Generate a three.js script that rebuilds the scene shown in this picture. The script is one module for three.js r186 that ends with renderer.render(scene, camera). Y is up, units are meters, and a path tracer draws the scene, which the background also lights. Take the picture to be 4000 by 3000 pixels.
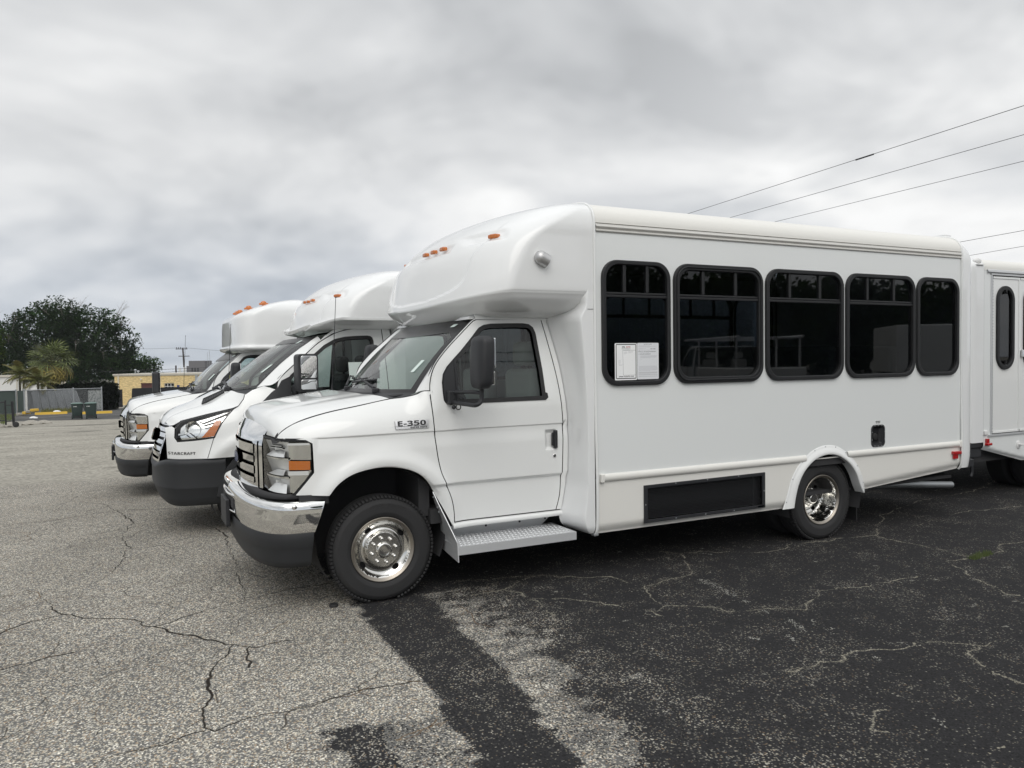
import * as THREE from 'three';
import { mergeGeometries } from 'three/addons/utils/BufferGeometryUtils.js';
import { RoundedBoxGeometry } from 'three/addons/geometries/RoundedBoxGeometry.js';
import { TextGeometry } from 'three/addons/geometries/TextGeometry.js';
import { FontLoader } from 'three/addons/loaders/FontLoader.js';

// ---------------------------------------------------------------- camera, sky, sun, exposure
const scene = new THREE.Scene();
const camera = new THREE.PerspectiveCamera(52.950, 4 / 3, 0.1, 2000);
camera.rotation.order = 'YXZ';
camera.position.set(-1.5605, 1.6538, 6.0478);
camera.rotation.set(-0.03175, -0.46653, -0.01326);
const renderer = new THREE.WebGLRenderer({ antialias: true });
renderer.toneMapping = THREE.LinearToneMapping;
renderer.toneMappingExposure = 1.08;
renderer.shadowMap.enabled = true;

let seed = 7;
function rnd() { seed = (seed + 0x6D2B79F5) | 0; let t = Math.imul(seed ^ (seed >>> 15), 1 | seed); t = (t + Math.imul(t ^ (t >>> 7), 61 | t)) ^ t; return ((t ^ (t >>> 14)) >>> 0) / 4294967296; }
const rr = (a, b) => a + (b - a) * rnd();
const lerp = (a, b, t) => a + (b - a) * t;
const clamp = (x, a = 0, b = 1) => Math.min(b, Math.max(a, x));
const smooth = (a, b, x) => { const t = clamp((x - a) / (b - a)); return t * t * (3 - 2 * t); };
const NT = new Float32Array(65536);
for (let i = 0; i < 65536; i++) NT[i] = rnd();
function n2(x, y) {                                             // value noise 0..1
  const xi = Math.floor(x), yi = Math.floor(y), fx = x - xi, fy = y - yi, u = fx * fx * (3 - 2 * fx), v = fy * fy * (3 - 2 * fy);
  const h = (a, b) => NT[(a * 73 + b * 179 + ((a * b) & 255) * 31) & 65535];
  const a = h(xi, yi), b = h(xi + 1, yi), c = h(xi, yi + 1), d = h(xi + 1, yi + 1);
  return a + (b - a) * u + (c - a) * v + (a - b - c + d) * u * v;
}
function fbm(x, y, o = 4, g = 0.5) { let s = 0, a = 1, t = 0; for (let i = 0; i < o; i++) { s += a * n2(x + i * 17.3, y - i * 9.1); t += a; a *= g; x *= 2.03; y *= 2.03; } return s / t; }

// overcast sky: layered grey stratocumulus, thinner and brighter overhead
{
  const GAPS = [[0.465, 0.213, -0.859, 0.006, 0.34], [0.848, 0.184, -0.497, 0.02, 0.4], [0.626, 0.217, -0.749, 0.012, 0.24], [0.70, 0.30, -0.65, 0.006, 0.2], [0.119, 0.20, -0.973, 0.022, -0.30], [0.45, 0.40, -0.80, 0.02, -0.20]];   // thinner and thicker places in the cloud
  const W = 1536, H = 768, d = new Float32Array(W * H * 4);
  for (let j = 0; j < H; j++) {
    const el = ((j + 0.5) / H - 0.5) * Math.PI, sy = Math.sin(el), cy = Math.cos(el);
    for (let i = 0; i < W; i++) {
      const az = ((i + 0.5) / W - 0.5) * 2 * Math.PI, dx = Math.cos(az) * cy, dz = Math.sin(az) * cy;
      const y = Math.max(sy, 0), k = 1 / (y + 0.22);
      const px = dx * k, pz = dz * k;
      const wx = fbm(px * 0.9 + 3.1, pz * 0.9 + 8.2, 3) - 0.5, wz = fbm(px * 0.9 + 31.7, pz * 0.9 - 4.4, 3) - 0.5;
      const big = fbm(px * 0.62 + 5.3 + wx * 0.9, pz * 0.62 + 2.2 + wz * 0.9, 4, 0.5);
      const mid = fbm(px * 1.7 + 11 + wx * 1.6, pz * 1.7 + wz * 1.6, 5, 0.55), fine = fbm(px * 4.3 + wx * 2.5 + 40, pz * 4.3 + wz * 2.5, 4, 0.6);
      let c = clamp((big - 0.5) * 1.5 + (mid - 0.5) * 1.4 + (fine - 0.5) * 0.8 + 0.52);
      for (const [gx, gy, gz, w, amp] of GAPS) { const q = dx * gx + sy * gy + dz * gz; if (q > 0.8) c += amp * Math.exp((q - 1) / w) * (0.45 + 1.1 * mid); }
      c = clamp(c, -0.1, 1.25);
      const low = smooth(0.26, 0.02, y);                        // towards the horizon the layers merge
      c = lerp(c, 0.42 + (c - 0.5) * 0.6, low * 0.6);
      const L = (0.485 + 0.36 * c) * (1 + 0.45 * smooth(0.42, 0.95, y)) * (1 + 0.55 * Math.exp((dx * -0.226 + sy * 0.688 + dz * 0.688 - 1) / 0.16));
      const cool = lerp(0.035, 0.13, low) * clamp(1.05 - c);
      const o = (j * W + i) * 4;
      d[o] = L * (0.995 - cool); d[o + 1] = L * (1.0 - cool * 0.35); d[o + 2] = L * (1.0 + cool * 0.6); d[o + 3] = 1;
    }
  }
  const t = new THREE.DataTexture(d, W, H, THREE.RGBAFormat, THREE.FloatType);
  t.mapping = THREE.EquirectangularReflectionMapping; t.magFilter = THREE.LinearFilter; t.wrapS = THREE.RepeatWrapping; t.needsUpdate = true;
  scene.background = t; scene.environment = t;
  scene.backgroundIntensity = 1; scene.environmentIntensity = 1;
}
scene.fog = new THREE.FogExp2(0xd4d9dd, 0.00025);
const sun = new THREE.DirectionalLight(0xfffaf2, 0.85);
sun.position.set(-10, 30, 30); sun.target.position.set(0, 0, 0);
sun.castShadow = true; sun.shadow.radius = 80; sun.shadow.mapSize.set(2048, 2048);
Object.assign(sun.shadow.camera, { left: -40, right: 40, top: 40, bottom: -40, near: 1, far: 120 });
scene.add(sun, sun.target);

// ---------------------------------------------------------------- small tools
const used = {};
function numbered(n) { used[n] = (used[n] || 0) + 1; return used[n] === 1 ? n : n + '_' + String(used[n] - 1).padStart(3, '0'); }
function fin(g) {
  if (g.index) g = g.toNonIndexed();
  for (const k of Object.keys(g.attributes)) if (!['position', 'normal', 'uv', 'color'].includes(k)) g.deleteAttribute(k);
  if (!g.attributes.normal) g.computeVertexNormals();
  if (!g.attributes.uv) g.setAttribute('uv', new THREE.BufferAttribute(new Float32Array(g.attributes.position.count * 2), 2));
  g.morphAttributes = {};
  return g;
}
function join(gs) { gs = (Array.isArray(gs) ? gs : [gs]).flat(9).filter(Boolean).map(fin); return gs.length > 1 ? mergeGeometries(gs) : gs[0]; }
function obj(name, gs, mat, parent = scene, label) {
  const m = new THREE.Mesh(join(gs), mat); m.name = numbered(name); m.castShadow = m.receiveShadow = true; parent.add(m);
  if (label) m.userData.label = label;
  return m;
}
function thing(name, label, category, pos = [0, 0, 0], turn = 0, group) {
  const o = new THREE.Group(); o.name = numbered(name); scene.add(o); o.position.set(...pos); o.rotation.y = turn;
  o.userData = { label, category }; if (group) o.userData.group = group;
  return o;
}
function tag(o, label, category, group) { Object.assign(o.userData, { label, category }); if (group) o.userData.group = group; return o; }
function copyOf(o, label, pos, turn, s) {
  const c = o.clone(); c.name = numbered(o.name.replace(/_\d{3}$/, '')); c.traverse((k) => { k.userData = { ...k.userData }; });
  scene.add(c); c.position.set(...pos); c.rotation.y = turn || 0; if (s) c.scale.setScalar(s); if (label) c.userData.label = label;
  return c;
}
const V = (x, y, z) => new THREE.Vector3(x, y, z);
const mv = (g, x, y, z) => (g.translate(x, y, z), g);
const box = (w, h, d, x = 0, y = 0, z = 0) => new THREE.BoxGeometry(w, h, d).translate(x, y, z);
const rbox = (w, h, d, r, x = 0, y = 0, z = 0) => new RoundedBoxGeometry(w, h, d, 3, r).translate(x, y, z);
const box3 = (x0, x1, y0, y1, z0, z1) => box(x1 - x0, y1 - y0, z1 - z0, (x0 + x1) / 2, (y0 + y1) / 2, (z0 + z1) / 2);
const rbox3 = (x0, x1, y0, y1, z0, z1, r) => rbox(x1 - x0, y1 - y0, z1 - z0, r, (x0 + x1) / 2, (y0 + y1) / 2, (z0 + z1) / 2);
function rod(a, b, r, r2 = r, n = 10) {
  const A = V(...a), B = V(...b), d = B.clone().sub(A), g = new THREE.CylinderGeometry(r2, r, d.length(), n);
  g.applyQuaternion(new THREE.Quaternion().setFromUnitVectors(V(0, 1, 0), d.normalize())); const m = A.add(B).multiplyScalar(0.5);
  return g.translate(m.x, m.y, m.z);
}
const tube = (pts, r, seg = 24, n = 8, closed = false) => new THREE.TubeGeometry(new THREE.CatmullRomCurve3(pts.map((p) => V(...p)), closed, 'centripetal'), seg, r, n, closed);
const lathe = (pts, n = 48) => new THREE.LatheGeometry(pts.map((p) => new THREE.Vector2(...p)), n).rotateX(Math.PI / 2);   // [radius, z]
const shp = (pts, holes = []) => { const s = new THREE.Shape(pts.map((p) => new THREE.Vector2(...p))); for (const h of holes) s.holes.push(new THREE.Path(h.map((p) => new THREE.Vector2(...p)))); return s; };
const prism = (pts, depth, bevel = 0, holes = []) => new THREE.ExtrudeGeometry(shp(pts, holes), { depth, bevelEnabled: bevel > 0, bevelSize: bevel, bevelThickness: bevel, bevelOffset: -bevel, bevelSegments: 2, curveSegments: 1, steps: 1 });
function rrect(x0, y0, x1, y1, r, n = 6) {
  const o = [], c = [[x1 - r, y0 + r, -90], [x1 - r, y1 - r, 0], [x0 + r, y1 - r, 90], [x0 + r, y0 + r, 180]];
  for (const [x, y, a] of c) for (let i = 0; i <= n; i++) { const t = (a + 90 * i / n) * Math.PI / 180; o.push([x + r * Math.cos(t), y + r * Math.sin(t)]); }
  return o;
}
const ellipse = (x, y, a, b, n = 24, rot = 0) => Array.from({ length: n }, (_, i) => { const t = i / n * 2 * Math.PI, p = a * Math.cos(t), q = b * Math.sin(t); return [x + p * Math.cos(rot) - q * Math.sin(rot), y + p * Math.sin(rot) + q * Math.cos(rot)]; });
const area2 = (p) => p.reduce((s, a, i) => { const b = p[(i + 1) % p.length]; return s + a[0] * b[1] - b[0] * a[1]; }, 0) / 2;
function inset(p, d) {                                           // d > 0 moves the outline inwards
  const s = Math.sign(area2(p)) || 1, n = p.length;
  return p.map((b, i) => {
    const a = p[(i + n - 1) % n], c = p[(i + 1) % n];
    let e1 = [b[0] - a[0], b[1] - a[1]], e2 = [c[0] - b[0], c[1] - b[1]]; const l1 = Math.hypot(...e1) || 1e-9, l2 = Math.hypot(...e2) || 1e-9;
    const m = [-(e1[1] / l1 + e2[1] / l2) * s, (e1[0] / l1 + e2[0] / l2) * s], l = Math.hypot(...m) || 1e-9, k = d / Math.max(0.5, l / 2);
    return [b[0] + m[0] / l * k, b[1] + m[1] / l * k];
  });
}
function crv(pts, n = 40) {                                      // smooth open curve through 2-D or 3-D points
  const c = new THREE.CatmullRomCurve3(pts.map((p) => V(p[0], p[1], p[2] || 0)), false, 'centripetal'), d = pts[0].length;
  return Array.from({ length: n + 1 }, (_, i) => { const p = c.getPoint(i / n); return d === 2 ? [p.x, p.y] : [p.x, p.y, p.z]; });
}
function tab(t, x) { let i = 0; while (i < t.length - 2 && x > t[i + 1][0]) i++; const a = t[i], b = t[i + 1]; return lerp(a[1], b[1], clamp((x - a[0]) / (b[0] - a[0]))); }
function tabS(t, x) {                                            // monotone-ish smooth table
  const n = t.length; if (x <= t[0][0]) return t[0][1]; if (x >= t[n - 1][0]) return t[n - 1][1];
  let i = 0; while (x > t[i + 1][0]) i++;
  const s = (k) => (k <= 0 || k >= n - 1) ? (t[Math.min(k + 1, n - 1)][1] - t[Math.max(k - 1, 0)][1]) / (t[Math.min(k + 1, n - 1)][0] - t[Math.max(k - 1, 0)][0]) : (t[k + 1][1] - t[k - 1][1]) / (t[k + 1][0] - t[k - 1][0]);
  const h = t[i + 1][0] - t[i][0], u = (x - t[i][0]) / h, u2 = u * u, u3 = u2 * u;
  return (2 * u3 - 3 * u2 + 1) * t[i][1] + (u3 - 2 * u2 + u) * h * s(i) + (-2 * u3 + 3 * u2) * t[i + 1][1] + (u3 - u2) * h * s(i + 1);
}
function gridGeo(rows) {                                         // rows of [x,y,z]; smooth normals
  const nr = rows.length, nc = rows[0].length, p = new Float32Array(nr * nc * 3), uv = new Float32Array(nr * nc * 2), ix = [];
  rows.forEach((r, i) => r.forEach((q, j) => { p.set(q, (i * nc + j) * 3); uv.set([j / (nc - 1), i / (nr - 1)], (i * nc + j) * 2); }));
  for (let i = 0; i < nr - 1; i++) for (let j = 0; j < nc - 1; j++) { const a = i * nc + j; ix.push(a, a + 1, a + nc, a + 1, a + nc + 1, a + nc); }
  const g = new THREE.BufferGeometry(); g.setAttribute('position', new THREE.BufferAttribute(p, 3)); g.setAttribute('uv', new THREE.BufferAttribute(uv, 2)); g.setIndex(ix); g.computeVertexNormals();
  return g;
}
const surf = (f, nu, nv) => gridGeo(Array.from({ length: nu + 1 }, (_, i) => Array.from({ length: nv + 1 }, (_, j) => f(i / nu, j / nv))));
function loft(a, b, n = 8, bow) { return gridGeo(Array.from({ length: n + 1 }, (_, i) => a.map((p, k) => { const t = i / n, q = b[k]; const r = [lerp(p[0], q[0], t), lerp(p[1], q[1], t), lerp(p[2], q[2], t)]; return bow ? bow(r, t, k / (a.length - 1)) : r; }))); }
function clipHalf(poly, ax, val, keepLow) {
  const o = [];
  for (let i = 0; i < poly.length; i++) {
    const a = poly[i], b = poly[(i + 1) % poly.length], ia = keepLow ? a[ax] <= val : a[ax] >= val, ib = keepLow ? b[ax] <= val : b[ax] >= val;
    if (ia) o.push(a);
    if (ia !== ib) { const t = (val - a[ax]) / (b[ax] - a[ax]); o.push([a[0] + (b[0] - a[0]) * t, a[1] + (b[1] - a[1]) * t]); }
  }
  return o;
}
// a sheet-metal panel: a flat outline (with holes) laid onto the curved surface f(u, v), with edges turned in
function panel(outline, f, { holes = [], cell = 0.05, cellV = cell, depth = 0.018, out = [0, 0, 1], both = false } = {}) {
  const pos = [], nor = [], uvs = [], O = V(...out), e = 5e-4;
  const nrm = (u, v) => {
    const a = f(u - e, v), b = f(u + e, v), c = f(u, v - e), d = f(u, v + e);
    const n = V(b[0] - a[0], b[1] - a[1], b[2] - a[2]).cross(V(d[0] - c[0], d[1] - c[1], d[2] - c[2])).normalize();
    return n.dot(O) < 0 ? n.negate() : n;
  };
  const tri = (a, b, c) => {
    const P = [a, b, c].map((q) => V(...f(q[0], q[1]))), N = [a, b, c].map((q) => nrm(q[0], q[1]));
    const g = P[1].clone().sub(P[0]).cross(P[2].clone().sub(P[0])); if (g.lengthSq() < 1e-16) return;
    const ord = g.dot(N[0]) >= 0 ? [0, 1, 2] : [0, 2, 1];
    for (const k of ord) { pos.push(P[k].x, P[k].y, P[k].z); nor.push(N[k].x, N[k].y, N[k].z); const q = [a, b, c][k]; uvs.push(q[0], q[1]); }
  };
  const C = outline.map((p) => new THREE.Vector2(...p)), Hs = holes.map((h) => h.map((p) => new THREE.Vector2(...p)));
  const all = [...outline, ...holes.flat()];
  for (const t of THREE.ShapeUtils.triangulateShape(C, Hs)) {
    const T = t.map((k) => all[k]);
    const x0 = Math.min(...T.map((p) => p[0])), x1 = Math.max(...T.map((p) => p[0])), y0 = Math.min(...T.map((p) => p[1])), y1 = Math.max(...T.map((p) => p[1]));
    for (let i = Math.floor(x0 / cell); i <= Math.floor(x1 / cell); i++) {
      let s = clipHalf(clipHalf(T, 0, i * cell, false), 0, (i + 1) * cell, true); if (s.length < 3) continue;
      for (let j = Math.floor(y0 / cellV); j <= Math.floor(y1 / cellV); j++) {
        const q = clipHalf(clipHalf(s, 1, j * cellV, false), 1, (j + 1) * cellV, true);
        for (let k = 1; k < q.length - 1; k++) tri(q[0], q[k], q[k + 1]);
      }
    }
  }
  if (depth) for (const loop of [outline, ...holes]) for (let i = 0; i < loop.length; i++) {
    const a = loop[i], b = loop[(i + 1) % loop.length], L = Math.hypot(b[0] - a[0], b[1] - a[1]), n = Math.max(1, Math.ceil(L / (cell * 1.5)));
    for (let k = 0; k < n; k++) {
      const q = [k / n, (k + 1) / n].map((t) => [lerp(a[0], b[0], t), lerp(a[1], b[1], t)]);
      const P = q.map((w) => V(...f(w[0], w[1]))), N = q.map((w) => nrm(w[0], w[1])), B = P.map((p, m) => p.clone().addScaledVector(N[m], -depth));
      const sn = P[1].clone().sub(P[0]).cross(N[0]).normalize();
      for (const [x, y, z] of [[P[0], P[1], B[0]], [P[1], B[1], B[0]]]) for (const w of [x, y, z]) { pos.push(w.x, w.y, w.z); nor.push(sn.x, sn.y, sn.z); uvs.push(0, 0); }
    }
  }
  const g = new THREE.BufferGeometry();
  g.setAttribute('position', new THREE.Float32BufferAttribute(pos, 3)); g.setAttribute('normal', new THREE.Float32BufferAttribute(nor, 3)); g.setAttribute('uv', new THREE.Float32BufferAttribute(uvs, 2));
  return g;
}
// a ribbon lying under a seam between two panels
const seam = (pts, f, w = 0.024, d = 0.012, ax = 2, s = 1) => {
  const L = [], R = [];
  pts.forEach((p, i) => { const a = pts[Math.max(0, i - 1)], b = pts[Math.min(pts.length - 1, i + 1)], l = Math.hypot(b[0] - a[0], b[1] - a[1]) || 1, nx = -(b[1] - a[1]) / l * w / 2, ny = (b[0] - a[0]) / l * w / 2; const q = f(p[0] + nx, p[1] + ny), r = f(p[0] - nx, p[1] - ny); q[ax] -= d * s; r[ax] -= d * s; L.push(q); R.push(r); });
  return gridGeo([L, R]);
};
const font = await new FontLoader().loadAsync('fonts/droid/droid_sans_bold.typeface.json');
function text(str, size, f, depth = 0.003, sx = 1) {             // raised lettering bent onto f(u, v, out)
  const g = new TextGeometry(str, { font, size, depth, curveSegments: 3, bevelEnabled: false }), p = g.attributes.position;
  for (let i = 0; i < p.count; i++) { const q = f(p.getX(i) * sx, p.getY(i), p.getZ(i)); p.setXYZ(i, ...q); }
  g.computeVertexNormals(); return g;
}
function canvasTex(w, h, draw) { const c = document.createElement('canvas'); c.width = w; c.height = h; draw(c.getContext('2d'), w, h); const t = new THREE.CanvasTexture(c); t.colorSpace = THREE.SRGBColorSpace; return t; }
function dataTex(w, h, f, srgb = false) {
  const d = new Uint8Array(w * h * 4); for (let j = 0; j < h; j++) for (let i = 0; i < w; i++) { const c = f(i / w, j / h, i, j); d.set([c[0], c[1], c[2], 255], (j * w + i) * 4); }
  const t = new THREE.DataTexture(d, w, h); t.magFilter = THREE.LinearFilter; t.wrapS = t.wrapT = THREE.RepeatWrapping; if (srgb) t.colorSpace = THREE.SRGBColorSpace; t.needsUpdate = true; return t;
}

// ---------------------------------------------------------------- materials
const M = {};
const std = (name, rgb, rough, metal = 0, extra = {}) => (M[name] = Object.assign(new THREE.MeshStandardMaterial({ color: new THREE.Color().setRGB(...rgb), roughness: rough, metalness: metal, side: THREE.DoubleSide, ...extra }), { name }));
const phy = (name, rgb, rough, metal = 0, extra = {}) => (M[name] = Object.assign(new THREE.MeshPhysicalMaterial({ color: new THREE.Color().setRGB(...rgb), roughness: rough, metalness: metal, side: THREE.DoubleSide, ...extra }), { name }));
const wob = dataTex(256, 256, (u, v) => { const f = (s, o) => { const a = n2(u * s + o, v * s), b = n2((u - 1) * s + o, v * s), c = n2(u * s + o, (v - 1) * s), d = n2((u - 1) * s + o, (v - 1) * s); return lerp(lerp(a, b, u), lerp(c, d, u), v); }; const x = 255 * (0.65 * f(4, 9) + 0.35 * f(9, 40)); return [x, x, x]; });
const fineN = dataTex(256, 256, () => { const x = 110 + 90 * rnd(); return [x, x, x]; });
phy('white_paint', [0.80, 0.81, 0.80], 0.45, 0, { clearcoat: 1, clearcoatRoughness: 0.04 });
phy('gelcoat', [0.80, 0.81, 0.81], 0.5, 0, { clearcoat: 1, clearcoatRoughness: 0.03 });
phy('side_sheet', [0.77, 0.79, 0.785], 0.5, 0, { clearcoat: 0.8, clearcoatRoughness: 0.09, bumpMap: wob, bumpScale: 0.0012 });
phy('roof_sheet', [0.77, 0.76, 0.72], 0.5, 0, { clearcoat: 0.25, clearcoatRoughness: 0.3 });
std('black_plastic', [0.018, 0.019, 0.022], 0.55, 0, { bumpMap: fineN, bumpScale: 0.0004 });
std('grey_plastic', [0.019, 0.0205, 0.023], 0.6, 0, { bumpMap: fineN, bumpScale: 0.0004 });
std('rubber', [0.017, 0.017, 0.018], 0.62);
std('tyre_rubber', [0.022, 0.022, 0.023], 0.75);
std('dark', [0.035, 0.035, 0.037], 0.9);
std('frame_black', [0.009, 0.0095, 0.011], 0.5);
std('chrome', [0.80, 0.80, 0.79], 0.05, 1);
std('steel', [0.72, 0.71, 0.68], 0.13, 1);
std('lamp_reflector', [0.86, 0.86, 0.85], 0.10, 1);
std('lamp_white', [0.86, 0.86, 0.86], 0.22, 0.5);
std('badge_silver', [0.75, 0.75, 0.76], 0.35, 0.6);
std('satin_flange', [0.34, 0.31, 0.27], 0.35, 0.9);
std('frit_black', [0.008, 0.008, 0.009], 0.3);
std('aluminium', [0.66, 0.67, 0.68], 0.5, 0.55);
std('sticker', [0.62, 0.72, 0.68], 0.5);
std('galvanised', [0.42, 0.44, 0.45], 0.5, 0.8);
phy('amber', [0.52, 0.135, 0.008], 0.12, 0, { clearcoat: 1 });
phy('red_lens', [0.42, 0.006, 0.008], 0.15, 0, { clearcoat: 1 });
phy('lens', [0.97, 0.98, 0.98], 0.02, 0, { transmission: 1, thickness: 0, ior: 1.45 });
phy('windscreen', [0.84, 0.92, 0.88], 0.02, 0, { transmission: 1, thickness: 0, ior: 1.52 });
phy('door_glass', [0.66, 0.74, 0.72], 0.02, 0, { transmission: 1, thickness: 0, ior: 1.52 });
phy('tint_glass', [0.10, 0.115, 0.13], 0.015, 0, { transmission: 1, thickness: 0, ior: 1.47 });
std('mirror', [0.86, 0.87, 0.88], 0.01, 1);
std('seat_cloth', [0.34, 0.345, 0.33], 0.9);
std('cab_trim', [0.30, 0.305, 0.29], 0.8);
std('white_plastic', [0.74, 0.74, 0.73], 0.35);
std('decal_black', [0.015, 0.015, 0.017], 0.5);
std('blue_tape', [0.18, 0.33, 0.5], 0.5);
// ---------------------------------------------------------------- van cab with square chrome nose (both cutaway buses)
const eTopY = [[-0.70, 1.150], [-0.672, 1.156], [-0.656, 1.185], [-0.624, 1.215], [-0.576, 1.246], [-0.512, 1.272], [-0.35, 1.316], [-0.14, 1.353], [0.077, 1.391], [0.19, 1.402], [0.275, 1.422], [0.31, 1.441], [0.37, 1.443]];
const eTopZ = [[-0.75, 0.74], [-0.70, 0.79], [-0.62, 0.845], [-0.5, 0.872], [-0.14, 0.885], [0.08, 0.875], [0.2, 0.89], [0.3, 0.93], [0.37, 0.978]];
const ePlan = [[-0.76, 0.70], [-0.72, 0.80], [-0.68, 0.86], [-0.62, 0.91], [-0.54, 0.95], [-0.44, 0.975], [-0.3, 0.992], [-0.1, 1.0], [2, 1.0]];
function eSide(x, y) {                                           // half width of the cab skin
  let z = tabS(ePlan, x);
  if (x < 0.42) {
    const h = tabS(eTopY, x), q = clamp((y - 1.06) / (h - 1.06 + 0.004), 0, 1.1), zt = tabS(eTopZ, x);
    z -= (z - zt) * Math.pow(q, 2.8) * (1 - smooth(0.33, 0.42, x)) ;
  }
  const t = clamp((y - 1.30) / 0.65, 0, 1.2); z -= 0.135 * Math.pow(t, 1.35) * smooth(0.30, 0.42, x);
  z -= 0.009 * (1 - smooth(1.150, 1.158, y - 0.012 * smooth(-0.45, 1.4, x))) * smooth(1.04, 1.14, y) * smooth(-0.46, -0.43, x);           // pressed body line
  z -= 0.026 * (1 - smooth(0.762, 0.792, y)) * smooth(0.30, 0.40, x);                                    // tuck below the lower line
  const r = Math.hypot(x, (y - 0.47) * 1.0);                                                            // swelling over the wheel arch
  z += 0.030 * Math.exp(-Math.pow((r - 0.50) / 0.075, 2)) * (1 - smooth(0.45, 0.75, x)) * smooth(-0.55, -0.35, x);
  z -= 0.02 * (1 - smooth(0.45, 0.475, r)) * (1 - smooth(0.35, 0.45, x));
  return z;
}
const eDoorFront = crv([[0.513, 0.508], [0.512, 0.561], [0.506, 0.621], [0.495, 0.674], [0.475, 0.73], [0.446, 0.796], [0.418, 0.862], [0.397, 0.965], [0.383, 1.064], [0.367, 1.243], [0.358, 1.349], [0.355, 1.442], [0.361, 1.502], [0.373, 1.558], [0.402, 1.616], [0.446, 1.672], [0.517, 1.745], [0.598, 1.818], [0.689, 1.897], [0.735, 1.936], [0.764, 1.948]], 60);
const eDoorRear = crv([[1.302, 1.956], [1.32, 1.852], [1.342, 1.722], [1.365, 1.582], [1.384, 1.441], [1.397, 1.309], [1.406, 1.186], [1.407, 1.074], [1.401, 0.876], [1.396, 0.773], [1.394, 0.717], [1.387, 0.63], [1.372, 0.568], [1.353, 0.508]], 40);
const eDoor = [...eDoorFront, ...eDoorRear];
const eWin = [[0.470, 1.35], [0.452, 1.375], [0.448, 1.42], [0.447, 1.50], [0.459, 1.556], [0.491, 1.605], [0.549, 1.661], [0.603, 1.71], [0.685, 1.792], [0.745, 1.855], [0.775, 1.886], [0.815, 1.906], [0.871, 1.915], [1.003, 1.919], [1.14, 1.921], [1.19, 1.914], [1.218, 1.893], [1.233, 1.85], [1.242, 1.705], [1.252, 1.575], [1.26, 1.40], [1.277, 1.395], [1.280, 1.368], [1.262, 1.354]];
const eArch = crv([[-0.374, 0.776], [-0.349, 0.812], [-0.319, 0.845], [-0.269, 0.882], [-0.21, 0.91], [-0.126, 0.930], [-0.041, 0.938], [0.046, 0.934], [0.134, 0.918], [0.204, 0.894], [0.258, 0.862], [0.303, 0.818], [0.338, 0.772], [0.37, 0.721], [0.446, 0.578], [0.497, 0.478]], 44);
const eHood = [                                                  // rows: edge [x,y,z] and centre [x,y]
  [[0.085, 1.394, 0.872], [-0.03, 1.421]], [[-0.14, 1.355, 0.882], [-0.2, 1.400]], [[-0.35, 1.318, 0.876], [-0.393, 1.370]], [[-0.512, 1.274, 0.868], [-0.52, 1.349]],
  [[-0.59, 1.238, 0.852], [-0.60, 1.333]], [[-0.635, 1.207, 0.835], [-0.655, 1.316]], [[-0.660, 1.178, 0.815], [-0.693, 1.287]], [[-0.674, 1.156, 0.80], [-0.718, 1.235]], [[-0.676, 1.150, 0.795], [-0.73, 1.152]]];
const eWsB = (s) => [0.285 - 0.20 * (1 - Math.pow(Math.abs(s), 2.4)), 1.425 - 0.012 * (1 - s * s), 0.872 * s];
const eWsT = (s) => [0.775 - 0.13 * (1 - Math.pow(Math.abs(s), 2.4)), 1.957 - 0.012 * (1 - s * s), 0.795 * s];
const eWs = (s, t) => { const a = eWsB(s), b = eWsT(s), k = 0.03 * Math.sin(Math.PI * t); return [lerp(a[0], b[0], t) - k * 0.7, lerp(a[1], b[1], t) + k * 0.7, lerp(a[2], b[2], t)]; };
const mir = (f, sg) => (x, y) => { const p = f(x, y); return [p[0], p[1], p[2] * sg]; };
const flipZ = (g) => { g = fin(g); const p = g.attributes.position, n = g.attributes.normal; for (let i = 0; i < p.count; i++) { p.setZ(i, -p.getZ(i)); n.setZ(i, -n.getZ(i)); } const sw = (a) => { for (let i = 0; i < a.count; i += 3) for (let k = 0; k < a.itemSize; k++) { const q = a.array[(i + 1) * a.itemSize + k]; a.array[(i + 1) * a.itemSize + k] = a.array[(i + 2) * a.itemSize + k]; a.array[(i + 2) * a.itemSize + k] = q; } }; for (const k of Object.keys(g.attributes)) sw(g.attributes[k]); return g; };
const side2 = (gs, sg) => { const g = join(gs); return sg > 0 ? g : flipZ(g); };

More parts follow.
